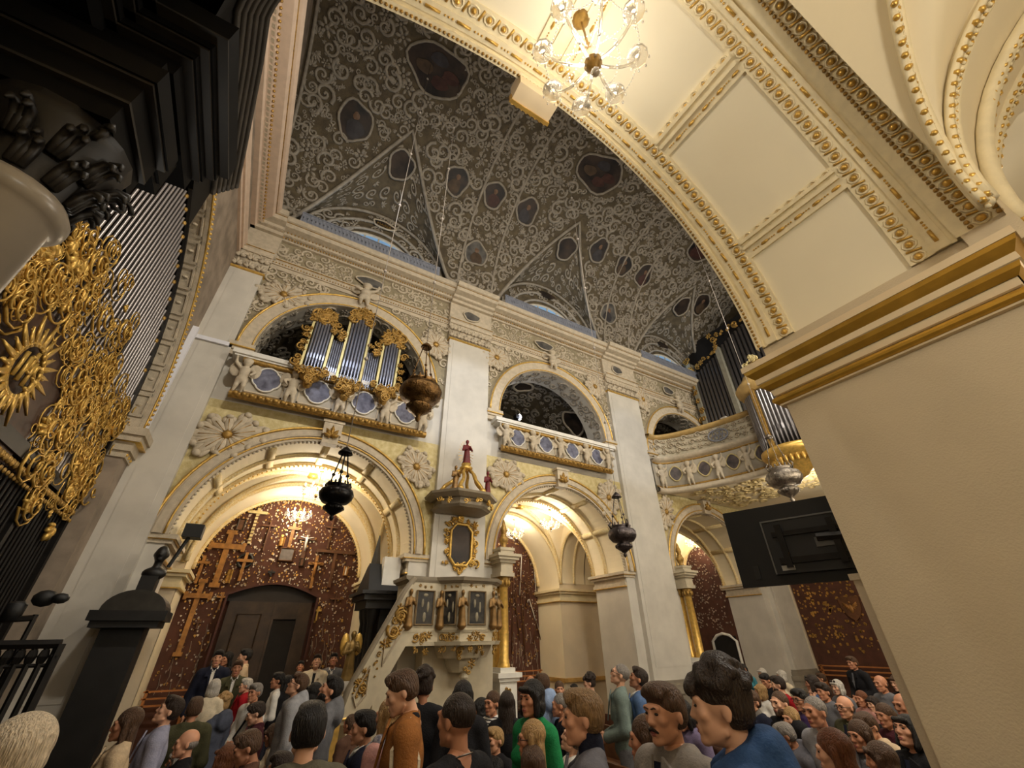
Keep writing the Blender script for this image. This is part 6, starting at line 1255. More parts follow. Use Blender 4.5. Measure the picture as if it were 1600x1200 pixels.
# x, ytop, h, facing, head(up/down/-), sex, hair, haircol, top kind, topcol, extra, label
PEOPLE = [
(344,1016,19,'C','','m','short','black','jacket','navy','shirt','man in navy jacket and white shirt standing at the door'),
(357,1019,17,'LC','','f','long','black','sweater','black','','dark-haired woman in black beside the man in navy at the door'),
(386,1014,18,'L','','m','short','black','jacket','beige','','man in beige jacket turned sideways before the door'),
(374,1032,20,'C','','m','short','brown','jacket','olive','shirt','man with glasses in olive jacket in front of the door'),
(351,1051,19,'LB','','m','short','white','sweater','navy','','white-haired person with back turned, near the door'),
(338,1062,24,'B','','f','bob','white','sweater','cream','','white-haired woman in cream top seen from behind'),
(387,1060,21,'L','','m','short','white','jacket','red','','white-haired person in bright red jacket'),
(402,1068,26,'LC','','m','short','grey','shirt','white','strap','grey-haired man in white shirt with a dark strap'),
(350,1087,24,'LB','','f','curly','blond','hoodie','slate','','curly blond person in slate grey hooded jacket'),
(309,1090,28,'B','','m','short','brown','jacket','olive','','person in olive jacket beside the varnished rail'),
(264,1090,38,'L','up','m','short','dbrown','jacket','denimgrey','','young man in pale denim jacket looking up beside the black monument'),
(206,1108,43,'L','','f','long','brown','jacket','beige','','woman with brown hair in beige coat beside the black monument'),
(298,1139,36,'L','','m','fringe','grey','jacket','black','','bald man in black jacket at lower left'),
(282,1172,34,'L','','f','bob','grey','sweater','brown','','grey-haired woman low at the bottom left beside the bald man'),
(409,1095,27,'L','down','m','short','dbrown','jacket','maroon','','man in maroon jacket looking down behind the grey-hooded man'),
(400,1138,40,'L','down','m','short','brown','jacket','brown','','ruddy man in brown jacket bending his head at lower left'),
(356,1165,38,'LB','','f','bob','auburn','sweater','brown','','auburn-haired woman at the bottom edge left of centre'),
(371,1127,23,'B','','m','short','white','shirt','cream','','pale-haired person seen from behind below the man in white shirt'),
(463,1053,30,'L','up','m','short','brown','hoodie','lgrey','glasses','man in light grey hoodie and glasses looking up'),
(437,1051,22,'L','','m','short','black','shirt','white','','dark-haired person in white shirt behind the grey hoodie man'),
(449,1056,22,'LB','','f','long','black','jacket','black','','woman in black with dark hair just behind the grey hoodie man'),
(471,1034,16,'C','up','m','short','black','jacket','black','shirt','small figure in black suit and white collar by the door'),
(497,1024,18,'C','up','m','short','dbrown','jacket','cream','','young man in cream trench coat looking up beside the pulpit stair'),
(523,1022,17,'C','up','m','short','black','jacket','grey','shirt','man in grey suit and white shirt next to the cream trench coat'),
(514,1058,35,'L','up','m','short','black','hoodie','grey','beard','bearded man in grey hoodie looking up by the pulpit stair'),
(492,1068,28,'LB','','f','bob','black','jacket','black','','black-haired woman in black between the two hooded men'),
(490,1099,68,'B','','m','short','black','jacket','olivegrey','','large dark-haired man in grey-green jacket seen from behind'),
(434,1130,29,'L','down','f','bob','brown','sweater','cream','','brown-haired child bending forward left of the large dark-haired man'),
(572,1111,38,'L','','m','short','black','jacket','navy','shirt','man in dark navy suit facing left below the pulpit stair'),
(549,1117,27,'LB','','f','bun','brown','sweater','brown','','brown-haired woman partly hidden by the man in navy suit'),
(640,1044,50,'L','down','m','short','brown','jacket','tan','tote','youth in tan jacket with dark collar and cream tote bag'),
(664,1049,38,'B','','f','curly','dbrown','sweater','black','','curly dark-haired person behind the youth in tan jacket'),
(609,1093,46,'LB','','f','long','blond','sweater','pink','scarf','blond woman with a patterned grey scarf over her shoulder'),
(443,1176,44,'LB','','m','short','dbrown','jacket','brown','','dark-haired person at the bottom edge left of the grey-green jacket'),
(602,1178,38,'B','','f','bob','brown','sweater','brown','','brown-haired person at the bottom edge below the scarf'),
(714,1082,66,'LB','','m','crew','dbrown','tee','black','chain','man with shaved sides and black t-shirt seen from behind'),
(724,1065,40,'B','','f','long','black','jacket','black','','woman with long black hair behind the man in black t-shirt'),
(769,1081,33,'LC','','f','bun','brown','striped','white','','woman in striped blouse with pulled-back hair'),
(792,1081,35,'B','','f','long','dbrown','jacket','black','','woman with long straight dark hair in black jacket next to the stripes'),
(750,1092,21,'L','','f','bob','black','sweater','green','','small dark-haired child in green and black behind the stripes'),
(772,1137,40,'LC','','c','short','blond','sweater','black','','blond boy in dark top looking towards the camera'),
(830,1065,44,'LC','','f','bob','black','sweater','green','','woman with black bob in bright green cardigan'),
(847,1053,27,'LB','','m','short','brown','hoodie','lblue','','man in light blue hooded jacket behind the green cardigan'),
(828,1056,15,'L','','m','fringe','grey','sweater','brown','','small pink-faced person by the gilded column pedestal'),
(872,1065,19,'C','','f','bun','brown','sweater','grey','','small woman facing the camera before the marbled pier'),
(874,1083,29,'L','','m','crew','grey','tee','black','','grey-haired man in black polo behind the pale-faced woman'),
(920,1055,19,'L','','m','curly','dbrown','shirt','violet','','curly-haired man in violet-grey shirt before the pier'),
(896,1069,14,'L','','f','bob','black','sweater','black','','tiny dark-haired person below the marbled pier'),
(907,1079,66,'L','','m','short','dblond','jacket','suitgrey','turtle','fair-haired man in grey suit and navy turtleneck in profile'),
(829,1127,50,'L','','f','long','blond','sweater','pink','glasses','woman with long straight blond hair and glasses'),
(887,1131,33,'L','up','f','bun','brown','shirt','white','','pale-faced woman in white beside the grey suit'),
(832,1166,52,'B','','m','short','brown','sweater','brown','','brown-haired head at the bottom edge below the blond woman'),
(772,1184,42,'LB','','m','short','black','sweater','black','','black-haired head at the bottom edge below the blond boy'),
(811,1096,18,'L','','f','bob','brown','sweater','black','','small brown-haired person between stripes and green cardigan'),
(961,1037,29,'L','up','m','crew','grey','jacket','denimgreen','glasses','grey cropped man with glasses and washed denim jacket looking up'),
(990,1044,29,'L','up','m','short','dbrown','jacket','denim','shirt','man in blue denim jacket looking up at the vault'),
(1031,1069,70,'LC','','m','short','brown','jacket','tweed','stache','moustached man in grey tweed jacket facing the camera'),
(1004,1120,60,'L','','f','long','brown','sweater','coral','','woman with long brown hair and coral top'),
(1113,1046,86,'L','','m','curly','dbrown','hoodie','blue','','tall youth with tousled dark hair in blue hoodie'),
(1095,1122,32,'LC','','c','short','brown','jacket','brown','','small boy in brown jacket behind the blue hoodie'),
(1066,1093,31,'LC','down','f','bob','black','sweater','violet','','black-haired person in violet resting hands on face'),
(1121,1025,17,'LC','','f','bob','white','sweater','cream','','white-haired woman in cream near the low doorway'),
(1145,1041,15,'LC','','m','short','brown','sweater','maroon','','brown-haired man in maroon below the low doorway'),
(1160,1038,16,'C','','f','long','black','sweater','teal','','woman with long black hair in teal by the low doorway'),
(1189,1045,15,'LC','','f','bob','white','sweater','cream','','woman with white cap-like hair in the far crowd'),
(1195,1051,17,'LC','down','m','short','black','tee','black','','young man in black t-shirt bowing in the far crowd'),
(1213,1057,20,'L','','m','short','dbrown','shirt','red','beard','bearded man in red shirt'),
(1186,1070,20,'L','','f','bob','blond','shirt','white','','blond woman in white behind the man with glasses'),
(1170,1079,28,'LC','','m','short','brown','jacket','navy','glasses','man with dark-rimmed glasses right of the blue hoodie'),
(1219,1048,15,'L','','f','bob','white','sweater','cream','','white-haired woman behind the man in red shirt'),
(1213,1080,27,'LC','','m','crew','brown','jacket','black','beard','balding bearded man in black below the red shirt'),
(1246,1077,25,'LC','','m','short','black','sweater','purple','glasses','man with glasses and purple sweater'),
(1231,1106,30,'LC','','f','long','blond','sweater','grey','','blond woman peering over the grey hooded back'),
(1266,1088,33,'LC','','m','crew','grey','sweater','lgrey','','older man with cropped grey hair and light grey sweater'),
(1269,1073,21,'LC','','m','fringe','grey','shirt','white','','ruddy bald man behind the older man in grey'),
(1266,1056,20,'L','','f','bob','dbrown','sweater','denim','shades','woman in blue with sunglasses pushed on her hair'),
(1281,1052,15,'L','','m','short','brown','sweater','brown','','small brown-haired man behind the sunglasses'),
(1282,1067,23,'LC','','m','short','dbrown','sweater','grey','','dark-haired man in grey right of the ruddy bald man'),
(1305,1063,19,'LC','','f','bob','white','sweater','grey','shades','white-haired woman with dark sunglasses on her head'),
(1328,1026,18,'LC','','m','short','brown','jacket','black','','man in black jacket standing alone before the red wall'),
(1314,1087,29,'LC','','m','fringe','brown','jacket','olive','glasses','bald man with heavy glasses and olive jacket'),
(1342,1080,21,'LC','','f','bun','auburn','sweater','pink','','woman with reddish hair in pink behind the bald man'),
(1360,1089,23,'LC','','f','bob','dbrown','sweater','black','','dark-haired woman in black behind the maroon top'),
(1376,1100,32,'LC','','f','bun','brown','sweater','maroon','','woman with tied-back brown hair and maroon top'),
(1351,1111,33,'LC','down','m','short','brown','jacket','beige','glasses','man with glasses in beige jacket'),
(1336,1127,40,'LC','','f','long','brown','sweater','grey','','woman with long brown hair in front of the beige jacket'),
(1292,1141,62,'L','','f','long','auburn','striped','white','','auburn-haired woman in striped top at lower right'),
(1404,1083,37,'LC','','m','fringe','auburn','sweater','black','collar','balding man in black sweater with white collar'),
(1404,1119,43,'LC','up','f','bob','black','jacket','black','','woman with black bob and black coat beside the pier'),
(1369,1162,44,'LB','','f','bob','brown','sweater','brown','','brown-haired head at the bottom edge right of the auburn woman'),
(1211,1157,46,'L','down','m','short','black','sweater','black','','dark-haired man bowing at the bottom edge below the grey hood'),
(1228,1128,34,'B','down','m','short','grey','hoodie','suitgrey','','person in grey hooded jacket bent forward'),
(1174,1105,27,'LB','','f','bob','grey','sweater','beige','','grey-haired woman behind the blue hood'),
(1371,1055,20,'LC','','m','fringe','brown','sweater','grey','','bald man in grey near the west rail'),
(1397,1056,19,'LC','','f','bob','brown','sweater','black','','brown-haired woman near the pier edge'),
(1424,1070,18,'LC','','m','short','brown','jacket','navy','','person in navy against the pier edge'),
(45,1128,96,'B','','f','hat','creamhat','jacket','navy','','person in a fuzzy cream knitted hat at the lower left corner'),
]

# ================================================================== THE CONGREGATION
SKINS = [M('skin_tone_a', (206, 150, 118), .55, var=.06, scale=9), M('skin_tone_b', (190, 132, 100), .55, var=.06, scale=9), M('skin_tone_c', (216, 166, 136), .55, var=.06, scale=9), M('skin_tone_d', (176, 122, 92), .55, var=.06, scale=9)]
def fabric(n, rgb): return M('fabric_' + n, rgb, .85, var=.10, scale=18, bump=.25, bscale=90, spec=.2)
FAB = {k: fabric(k, v) for k, v in dict(navy=(30, 32, 48), black=(26, 25, 28), beige=(196, 172, 140), olive=(70, 68, 46), cream=(216, 200, 172), red=(160, 24, 34), white=(226, 222, 214), slate=(74, 78, 92), denimgrey=(148, 148, 168), maroon=(70, 30, 38), brown=(88, 62, 48), lgrey=(156, 156, 160), grey=(104, 104, 108), olivegrey=(92, 88, 74), tan=(150, 96, 48), pink=(190, 140, 130), green=(28, 122, 70), lblue=(136, 156, 190), violet=(116, 104, 132), suitgrey=(100, 98, 104), denimgreen=(110, 124, 118), denim=(80, 104, 142), tweed=(136, 128, 120), coral=(222, 130, 110), blue=(46, 74, 116), teal=(60, 120, 130), purple=(60, 42, 84), trousers=(40, 40, 50), shoes=(24, 22, 20)).items()}
def striped():
    m = fabric('striped', (226, 224, 220)); nt = m.node_tree; b = nt.nodes['Principled BSDF']; tc = nt.nodes.new('ShaderNodeTexCoord'); sx = nt.nodes.new('ShaderNodeSeparateXYZ'); nt.links.new(tc.outputs['Object'], sx.inputs[0])
    mm = nt.nodes.new('ShaderNodeMath'); mm.operation = 'MULTIPLY'; mm.inputs[1].default_value = 38; nt.links.new(sx.outputs['Z'], mm.inputs[0]); fr_ = nt.nodes.new('ShaderNodeMath'); fr_.operation = 'FRACT'; nt.links.new(mm.outputs[0], fr_.inputs[0])
    gt = nt.nodes.new('ShaderNodeMath'); gt.operation = 'GREATER_THAN'; gt.inputs[1].default_value = .62; nt.links.new(fr_.outputs[0], gt.inputs[0]); mx = nt.nodes.new('ShaderNodeMix'); mx.data_type = 'RGBA'
    mx.inputs[6].default_value = lin((226, 224, 218)); mx.inputs[7].default_value = lin((30, 30, 44)); nt.links.new(gt.outputs[0], mx.inputs[0]); nt.links.new(mx.outputs[2], b.inputs['Base Color']); return m
STRIPE = striped()
def hairmat(k, v):
    m = M('hair_' + k, v, .5, var=.22, scale=30, bump=.9, bscale=1.0); nt = m.node_tree
    tc = [n for n in nt.nodes if n.type == 'TEX_COORD'][0]; mp = nt.nodes.new('ShaderNodeMapping'); mp.inputs['Scale'].default_value = (170, 110, 22); nt.links.new(tc.outputs['Object'], mp.inputs['Vector'])
    for n in nt.nodes:
        if n.type == 'TEX_NOISE': n.inputs['Scale'].default_value = 1.0; nt.links.new(mp.outputs['Vector'], n.inputs['Vector'])
    return m
HAIRC = {k: hairmat(k, v) for k, v in dict(black=(26, 21, 19), dbrown=(48, 34, 25), brown=(88, 62, 42), blond=(186, 148, 96), dblond=(140, 108, 70), auburn=(122, 72, 42), grey=(146, 138, 130), white=(216, 208, 196), creamhat=(226, 206, 176)).items()}
EYEM = M('eye_dark', (30, 22, 18), .2, var=0); LENS = M('spectacle_frame', (24, 20, 18), .4, var=0)
def Rx(a): c, s = math.cos(a), math.sin(a); return np.array([[1, 0, 0], [0, c, -s], [0, s, c]])
def Rz(a): c, s = math.cos(a), math.sin(a); return np.array([[c, -s, 0], [s, c, 0], [0, 0, 1]])
PIV = np.array([0, .03, -.11])
def head_prims(sex):
    j = 1.0 if sex == 'm' else .9
    return [('e', (0, .014, .03), (.080, .097, .092)), ('e', (0, -.030, -.045), (.059 * j, .062, .066)), ('e', (0, -.058, -.0), (.058, .040, .052)), ('e', (0, -.075, -.091), (.026 * j, .021, .020)), ('c', (-.052 * j, .0, -.062), (-.02, -.068, -.092), .013, .012), ('c', (.052 * j, .0, -.062), (.02, -.068, -.092), .013, .012),
        ('c', (0, -.088, .020), (0, -.106, -.020), .0085, .0115), ('e', (.011, -.094, -.025), (.009, .010, .008)), ('e', (-.011, -.094, -.025), (.009, .010, .008)),
        ('c', (-.04, -.084, .034), (.04, -.084, .034), .012, .012), ('-e', (.032, -.104, .012), (.019, .016, .012)), ('-e', (-.032, -.104, .012), (.019, .016, .012)),
        ('e', (.045, -.064, -.014), (.018, .019, .018)), ('e', (-.045, -.064, -.014), (.018, .019, .018)), ('c', (-.019, -.090, -.054), (.019, -.090, -.054), .0065, .0065), ('c', (-.016, -.088, -.066), (.016, -.088, -.066), .007, .007), ('-e', (0, -.104, -.0602), (.02, .012, .0028)),
        ('e', (.0805, .016, -.006), (.008, .016, .025)), ('e', (-.0805, .016, -.006), (.008, .016, .025)), ('c', (0, .030, -.05), (0, .040, -.19), .043 * j, .048 * j)]
def xf(prims, R, piv, off):
    out = []
    for p in prims:
        T = lambda c: R @ (np.array(c) - piv) + piv + off
        if p[0] == 'c': out.append(('c', T(p[1]), T(p[2]), p[3], p[4]))
        else: out.append((p[0], T(p[1]), p[2], R.T))
    return out
def limbs(sex, pose, e=0.):
    """skeleton points; torso drops by dz when sitting or kneeling"""
    sw = .185 if sex == 'm' else .165; dz = {'stand': 0, 'clasp': 0, 'sit': -.42, 'kneel': -.40}[pose]
    up = [('e', (0, .01, 1.27 + dz), (.165 * (1 if sex == 'm' else .9) + e, .108 + e, .20)), ('e', (0, .01, 1.07 + dz), (.148 * (1 if sex == 'm' else .88) + e, .10 + e, .17)), ('e', (0, .015, .93 + dz), (.165 + e, .118 + e, .13)),
          ('c', (-sw + .03, .02, 1.415 + dz), (sw - .03, .02, 1.415 + dz), .062 + e, .062 + e), ('c', (-.075, .028, 1.455 + dz), (.075, .028, 1.455 + dz), .045 + e * .6, .045 + e * .6)]
    if sex == 'f': up += [('e', (.07, -.085, 1.27 + dz), (.065 + e, .055 + e, .062)), ('e', (-.07, -.085, 1.27 + dz), (.065 + e, .055 + e, .062))]
    arms = []; wr = []
    for s in (-1, 1):
        sh = (s * sw, .02, 1.395 + dz)
        if pose in ('clasp', 'sit', 'kneel'): el = (s * (sw + .055), .03, 1.12 + dz); w_ = (s * .07, -.20, 1.03 + dz if pose == 'clasp' else 1.0 + dz)
        else: el = (s * (sw + .06), .045, 1.11 + dz); w_ = (s * (sw + .045), -.05, .87 + dz)
        arms += [('c', sh, el, .054 + e, .044 + e), ('c', el, w_, .043 + e, .030 + e)]; wr.append((s, np.array(el), np.array(w_)))
    legs = []; feet = []
    for s in (-1, 1):
        hp = (s * .09, .015, .90 + dz)
        if pose in ('stand', 'clasp'): kn = (s * .095, -.005, .48); an_ = (s * .095, .03, .09)
        elif pose == 'sit': hp = (s * .09, .0, .50); kn = (s * .11, -.42, .48); an_ = (s * .11, -.38, .09)
        else: hp = (s * .09, .015, .50); kn = (s * .10, -.02, .07); an_ = (s * .10, .40, .07)
        legs += [('c', hp, kn, .083 + e, .058 + e), ('c', kn, an_, .056 + e, .042 + e)]
        fd = np.array([0, -.15, -.05]) if pose != 'kneel' else np.array([0, .10, -.035])
        feet.append(('c', an_, tuple(np.array(an_) + np.array([0, .02, -.045])), .045, .04)); feet.append(('c', tuple(np.array(an_) + np.array([0, .02, -.045])), tuple(np.array(an_) + fd), .04, .036))
    return up, arms, legs, feet, wr, dz
def hand_prims(s, el, w_):
    d = _unit(w_ - el); sd = np.array([0, 0, 1.]) if abs(d[2]) < .75 else np.array([0, -1., 0]); n_ = _unit(np.cross(d, sd)); sd = np.cross(n_, d)
    pr = [('c', w_, w_ + d * .045, .026, .030), ('c', w_ + d * .05 - sd * .022, w_ + d * .05 + sd * .022, .022, .022), ('c', w_ + d * .075 - sd * .026, w_ + d * .075 + sd * .026, .017, .017)]
    for k, (o, l) in enumerate(((-.031, .058), (-.011, .072), (.011, .076), (.031, .066))):
        b = w_ + d * .08 + sd * o; m_ = b + d * l * .55 - n_ * .008 * s; t_ = m_ + d * l * .42 - n_ * .024 * s; pr += [('c', b, m_, .0098, .009), ('c', m_, t_, .009, .0078)]
    b = w_ + d * .02 + sd * .026; m_ = b + d * .03 + sd * .03; t_ = m_ + d * .032 + sd * .006; pr += [('c', b, m_, .013, .011), ('c', m_, t_, .011, .009)]
    return pr
CACHE = {}
def body_mesh(sex, pose, pitch, yaw):
    key = ('body', sex, pose, pitch, yaw)
    if key in CACHE: return CACHE[key]
    sx = 'f' if sex == 'f' else 'm'; up, arms, legs, feet, wr, dz = limbs(sx, pose)
    hc = np.array([0, -.005, 1.625 + dz]); R = Rz(yaw) @ Rx(pitch)
    hv, hq = sdf_mesh(xf(head_prims(sx), R, PIV, hc), .0062, k=.012)
    m = MB(); m.add(hv, hq)
    bv, bq = sdf_mesh(up + arms + legs + feet + [('c', (0, .03, 1.43 + dz), (0, .028, 1.50 + dz), .052 if sx == 'm' else .046, .047 if sx == 'm' else .041)], .018, k=.04); m.add(bv, bq)
    for s, el, w_ in wr: v, q = sdf_mesh(hand_prims(s, el, w_), .0062, k=.008); m.add(v, q)
    me = m.build('person_body', SKINS[0], None, True, link=False).data; CACHE[key] = (me, hc, R, dz); return CACHE[key]
def top_mesh(kind, sex, pose):
    key = ('top', kind, sex, pose)
    if key in CACHE: return CACHE[key]
    sx = 'f' if sex == 'f' else 'm'; e = {'tee': .010, 'shirt': .012, 'sweater': .016, 'striped': .013, 'hoodie': .022, 'jacket': .022}[kind]
    up, arms, legs, feet, wr, dz = limbs(sx, pose, e)
    if kind == 'tee': arms = [arms[0], arms[2]]; arms = [('c', a[1], tuple(np.array(a[1]) * .45 + np.array(a[2]) * .55), a[3] + .006, a[4] + .010) for a in arms]
    else: arms = [a if i % 2 == 0 else ('c', a[1], tuple(np.array(a[1]) * .04 + np.array(a[2]) * .96), a[3], a[4] + .006) for i, a in enumerate(arms)]
    pr = up + arms
    if kind == 'hoodie': pr += [('c', (-.10, .05, 1.50 + dz), (0, .125, 1.515 + dz), .04, .046), ('c', (.10, .05, 1.50 + dz), (0, .125, 1.515 + dz), .04, .046), ('e', (0, .15, 1.43 + dz), (.13, .06, .11)), ('e', (0, .12, 1.535 + dz), (.115, .055, .05)), ('c', (-.07, .075, 1.475 + dz), (.07, .075, 1.475 + dz), .05, .05), ('e', (0, .125, 1.44 + dz), (.135, .07, .10)), ('c', (-.10, .06, 1.475 + dz), (.10, .06, 1.475 + dz), .045, .045), ('c', (-.085, .05, 1.48 + dz), (-.05, -.06, 1.45 + dz), .035, .028), ('c', (.085, .05, 1.48 + dz), (.05, -.06, 1.45 + dz), .035, .028)]
    if kind == 'jacket': pr += [('c', (-.065, .065, 1.49 + dz), (.065, .065, 1.49 + dz), .024, .024), ('c', (-.07, .06, 1.49 + dz), (-.05, -.075, 1.42 + dz), .02, .018), ('c', (.07, .06, 1.49 + dz), (.05, -.075, 1.42 + dz), .02, .018), ('c', (-.05, -.08, 1.41 + dz), (-.02, -.125, 1.20 + dz), .024, .012), ('c', (.05, -.08, 1.41 + dz), (.02, -.125, 1.20 + dz), .024, .012)]
    if kind in ('shirt', 'sweater', 'striped'): pr += [('c', (-.055, .05, 1.485 + dz), (.055, .05, 1.485 + dz), .02, .02), ('c', (-.06, .045, 1.485 + dz), (-.025, -.065, 1.445 + dz), .015, .014), ('c', (.06, .045, 1.485 + dz), (.025, -.065, 1.445 + dz), .015, .014)]
    v, q = sdf_mesh(pr, .0155, k=.035); m = MB(); m.add(v, q); CACHE[key] = m.build('garment', FAB['grey'], None, True, link=False).data; return CACHE[key]
def legs_mesh(sex, pose):
    key = ('legs', sex, pose)
    if key not in CACHE:
        up, arms, legs, feet, wr, dz = limbs('f' if sex == 'f' else 'm', pose, .013); v, q = sdf_mesh([up[2]] + legs, .02, k=.04); m = MB(); m.add(v, q); a = m.build('trousers', FAB['trousers'], None, True, link=False).data
        v, q = sdf_mesh([(p[0], p[1], p[2], p[3] + .012, p[4] + .012) for p in feet], .016, k=.03); m = MB(); m.add(v, q); CACHE[key] = (a, m.build('shoes', FAB['shoes'], None, True, link=False).data)
    return CACHE[key]
def hair_mesh(style, var=0):
    key = ('hair', style, var)
    if key in CACHE: return CACHE[key]
    rr = random.Random(var * 31 + len(style)); face = ('-e', (0, -.125, -.045), (.078, .075, .105)); lowface = ('-e', (0, -.07, -.12), (.10, .085, .085)); ears = [('-e', (s * .092, -.006, -.022), (.03, .034, .045)) for s in (-1, 1)]
    if style == 'crew': pr = [('e', (0, .02, .038), (.0835, .099, .091)), face, lowface, ('-e', (0, .06, -.12), (.12, .11, .10))] + ears
    elif style == 'short': pr = [('e', (0, .02, .046), (.086, .101, .092)), ('e', (0, .05, .004), (.0825, .066, .074)), ('e', (0, -.03, .105), (.07, .07, .035)), ('c', (-.05, -.068, .088), (.05, -.072, .085), .02, .02), face, lowface, ('-e', (0, .07, -.13), (.12, .11, .083))] + ears
    elif style == 'curly':
        pr = [('e', (0, .018, .058), (.090, .104, .092)), ('e', (0, .05, .004), (.083, .066, .074))]
        for _ in range(46):
            a = rr.uniform(0, 6.28); b = rr.uniform(.15, 1.5); pr.append(('e', (.088 * math.cos(a) * math.cos(b), .02 + .105 * math.sin(a) * math.cos(b), .06 + .10 * math.sin(b)), (.026, .026, .022)))
        pr += [('e', (x, -.098, .068), (.022, .022, .028)) for x in (-.055, -.03, 0, .03, .055)] + [('-e', (0, -.135, -.055), (.078, .075, .105)), lowface, ('-e', (0, .07, -.13), (.12, .11, .083))] + ears
    elif style == 'fringe': pr = [('e', (0, .032, .0), (.084, .082, .055)), face, lowface, ('-e', (0, -.06, .03), (.12, .07, .12)), ('-e', (0, .0, .11), (.1, .13, .085)), ('-e', (0, .06, -.12), (.12, .1, .07))] + ears
    elif style == 'bob': pr = [('e', (0, .022, .045), (.093, .108, .102)), ('e', (0, .035, -.04), (.100, .082, .10)), ('c', (-.082, -.02, .03), (-.085, -.03, -.09), .024, .022), ('c', (.082, -.02, .03), (.085, -.03, -.09), .024, .022), ('c', (-.05, -.082, .075), (.05, -.082, .075), .02, .02), ('-e', (0, -.13, -.05), (.062, .085, .10)), ('-e', (0, -.07, -.15), (.07, .085, .09))]
    elif style == 'long': pr = [('e', (0, .022, .045), (.090, .106, .100)), ('e', (0, .065, -.10), (.095, .052, .17)), ('e', (0, .085, -.24), (.09, .04, .14)), ('c', (-.078, .0, .03), (-.092, .01, -.24), .026, .020), ('c', (.078, .0, .03), (.092, .01, -.24), .026, .020), ('-e', (0, -.13, -.04), (.066, .085, .105)), ('-e', (0, -.05, -.17), (.06, .07, .10))]
    elif style == 'bun': pr = [('e', (0, .022, .045), (.087, .103, .097)), ('e', (0, .055, .0), (.083, .066, .08)), ('e', (0, .125, .02), (.042, .04, .042)), face, lowface, ('-e', (0, .06, -.13), (.12, .11, .085))] + ears
    else: # knitted hat
        pr = [('e', (0, .018, .06), (.105, .12, .105)), ('c', (-.06, -.07, .03), (.06, -.07, .03), .03, .03), ('e', (0, .06, .01), (.10, .07, .06)), ('-e', (0, -.10, -.10), (.12, .12, .10))]
    v, q = sdf_mesh(pr, .0085, k=.016); m = MB(); m.add(v, q); CACHE[key] = m.build('hair', HAIRC['brown'], None, True, link=False).data; return CACHE[key]
def simple(name, fn_):
    if name not in CACHE: m = MB(); fn_(m); CACHE[name] = m.build(name, LENS, None, True, link=False).data
    return CACHE[name]
def _eyes(m):
    for s in (-1, 1): m.ell((s * .031, -.0865, .013), (.0125, .009, .0062), 8, 5)
def _brows(m):
    m.tube([(-.046, -.088, .031), (-.03, -.099, .037), (-.014, -.099, .032), (0, -.0945, .030), (.014, -.099, .032), (.03, -.099, .037), (.046, -.088, .031)], [.003, .004, .0036, .001, .0036, .004, .003], 4)
def _lips(m): m.tube([(-.021, -.090, -.0585), (-.008, -.0965, -.056), (.008, -.0965, -.056), (.021, -.090, -.0585)], .0052, 5); m.tube([(-.016, -.091, -.0655), (0, -.096, -.0665), (.016, -.091, -.0655)], .0056, 5)
def _glasses(m):
    for s in (-1, 1): m.tube([(s * .033 + .024 * math.cos(a), -.112 + .006 * abs(math.cos(a)), .011 + .018 * math.sin(a)) for a in np.linspace(0, 2 * PI, 15)[:-1]], .0032, 4, closed=True); m.tube([(s * .057, -.105, .014), (s * .08, -.05, .012), (s * .082, .02, .01)], .003, 4)
    m.tube([(-.01, -.116, .014), (.01, -.116, .014)], .0032, 4)
def _shades(m):
    for s in (-1, 1): m.ell((s * .035, -.075, .108), (.03, .014, .022), 8, 5)
def _beard(m): v, q = sdf_mesh([('e', (0, -.036, -.062), (.063, .062, .06)), ('e', (0, -.075, -.095), (.03, .026, .026)), ('-e', (0, -.10, .0), (.09, .05, .045)), ('-e', (0, -.10, -.060), (.022, .03, .008)), ('-e', (0, .06, -.06), (.1, .07, .1))], .007, k=.012); m.add(v, q)
def _stache(m): m.tube([(-.03, -.088, -.058), (-.012, -.104, -.045), (0, -.106, -.042), (.012, -.104, -.045), (.03, -.088, -.058)], [.004, .008, .008, .008, .004], 5)
LIPM = M('lip_tone', (168, 96, 86), .5, var=0)
def azimuth(px, py): d = ray(px, py); return math.atan2(d[1], d[0])
FACE = {'C': PI, 'LC': PI * .75, 'L': PI / 2, 'LB': PI * .27, 'B': .05}
ROWS = {}
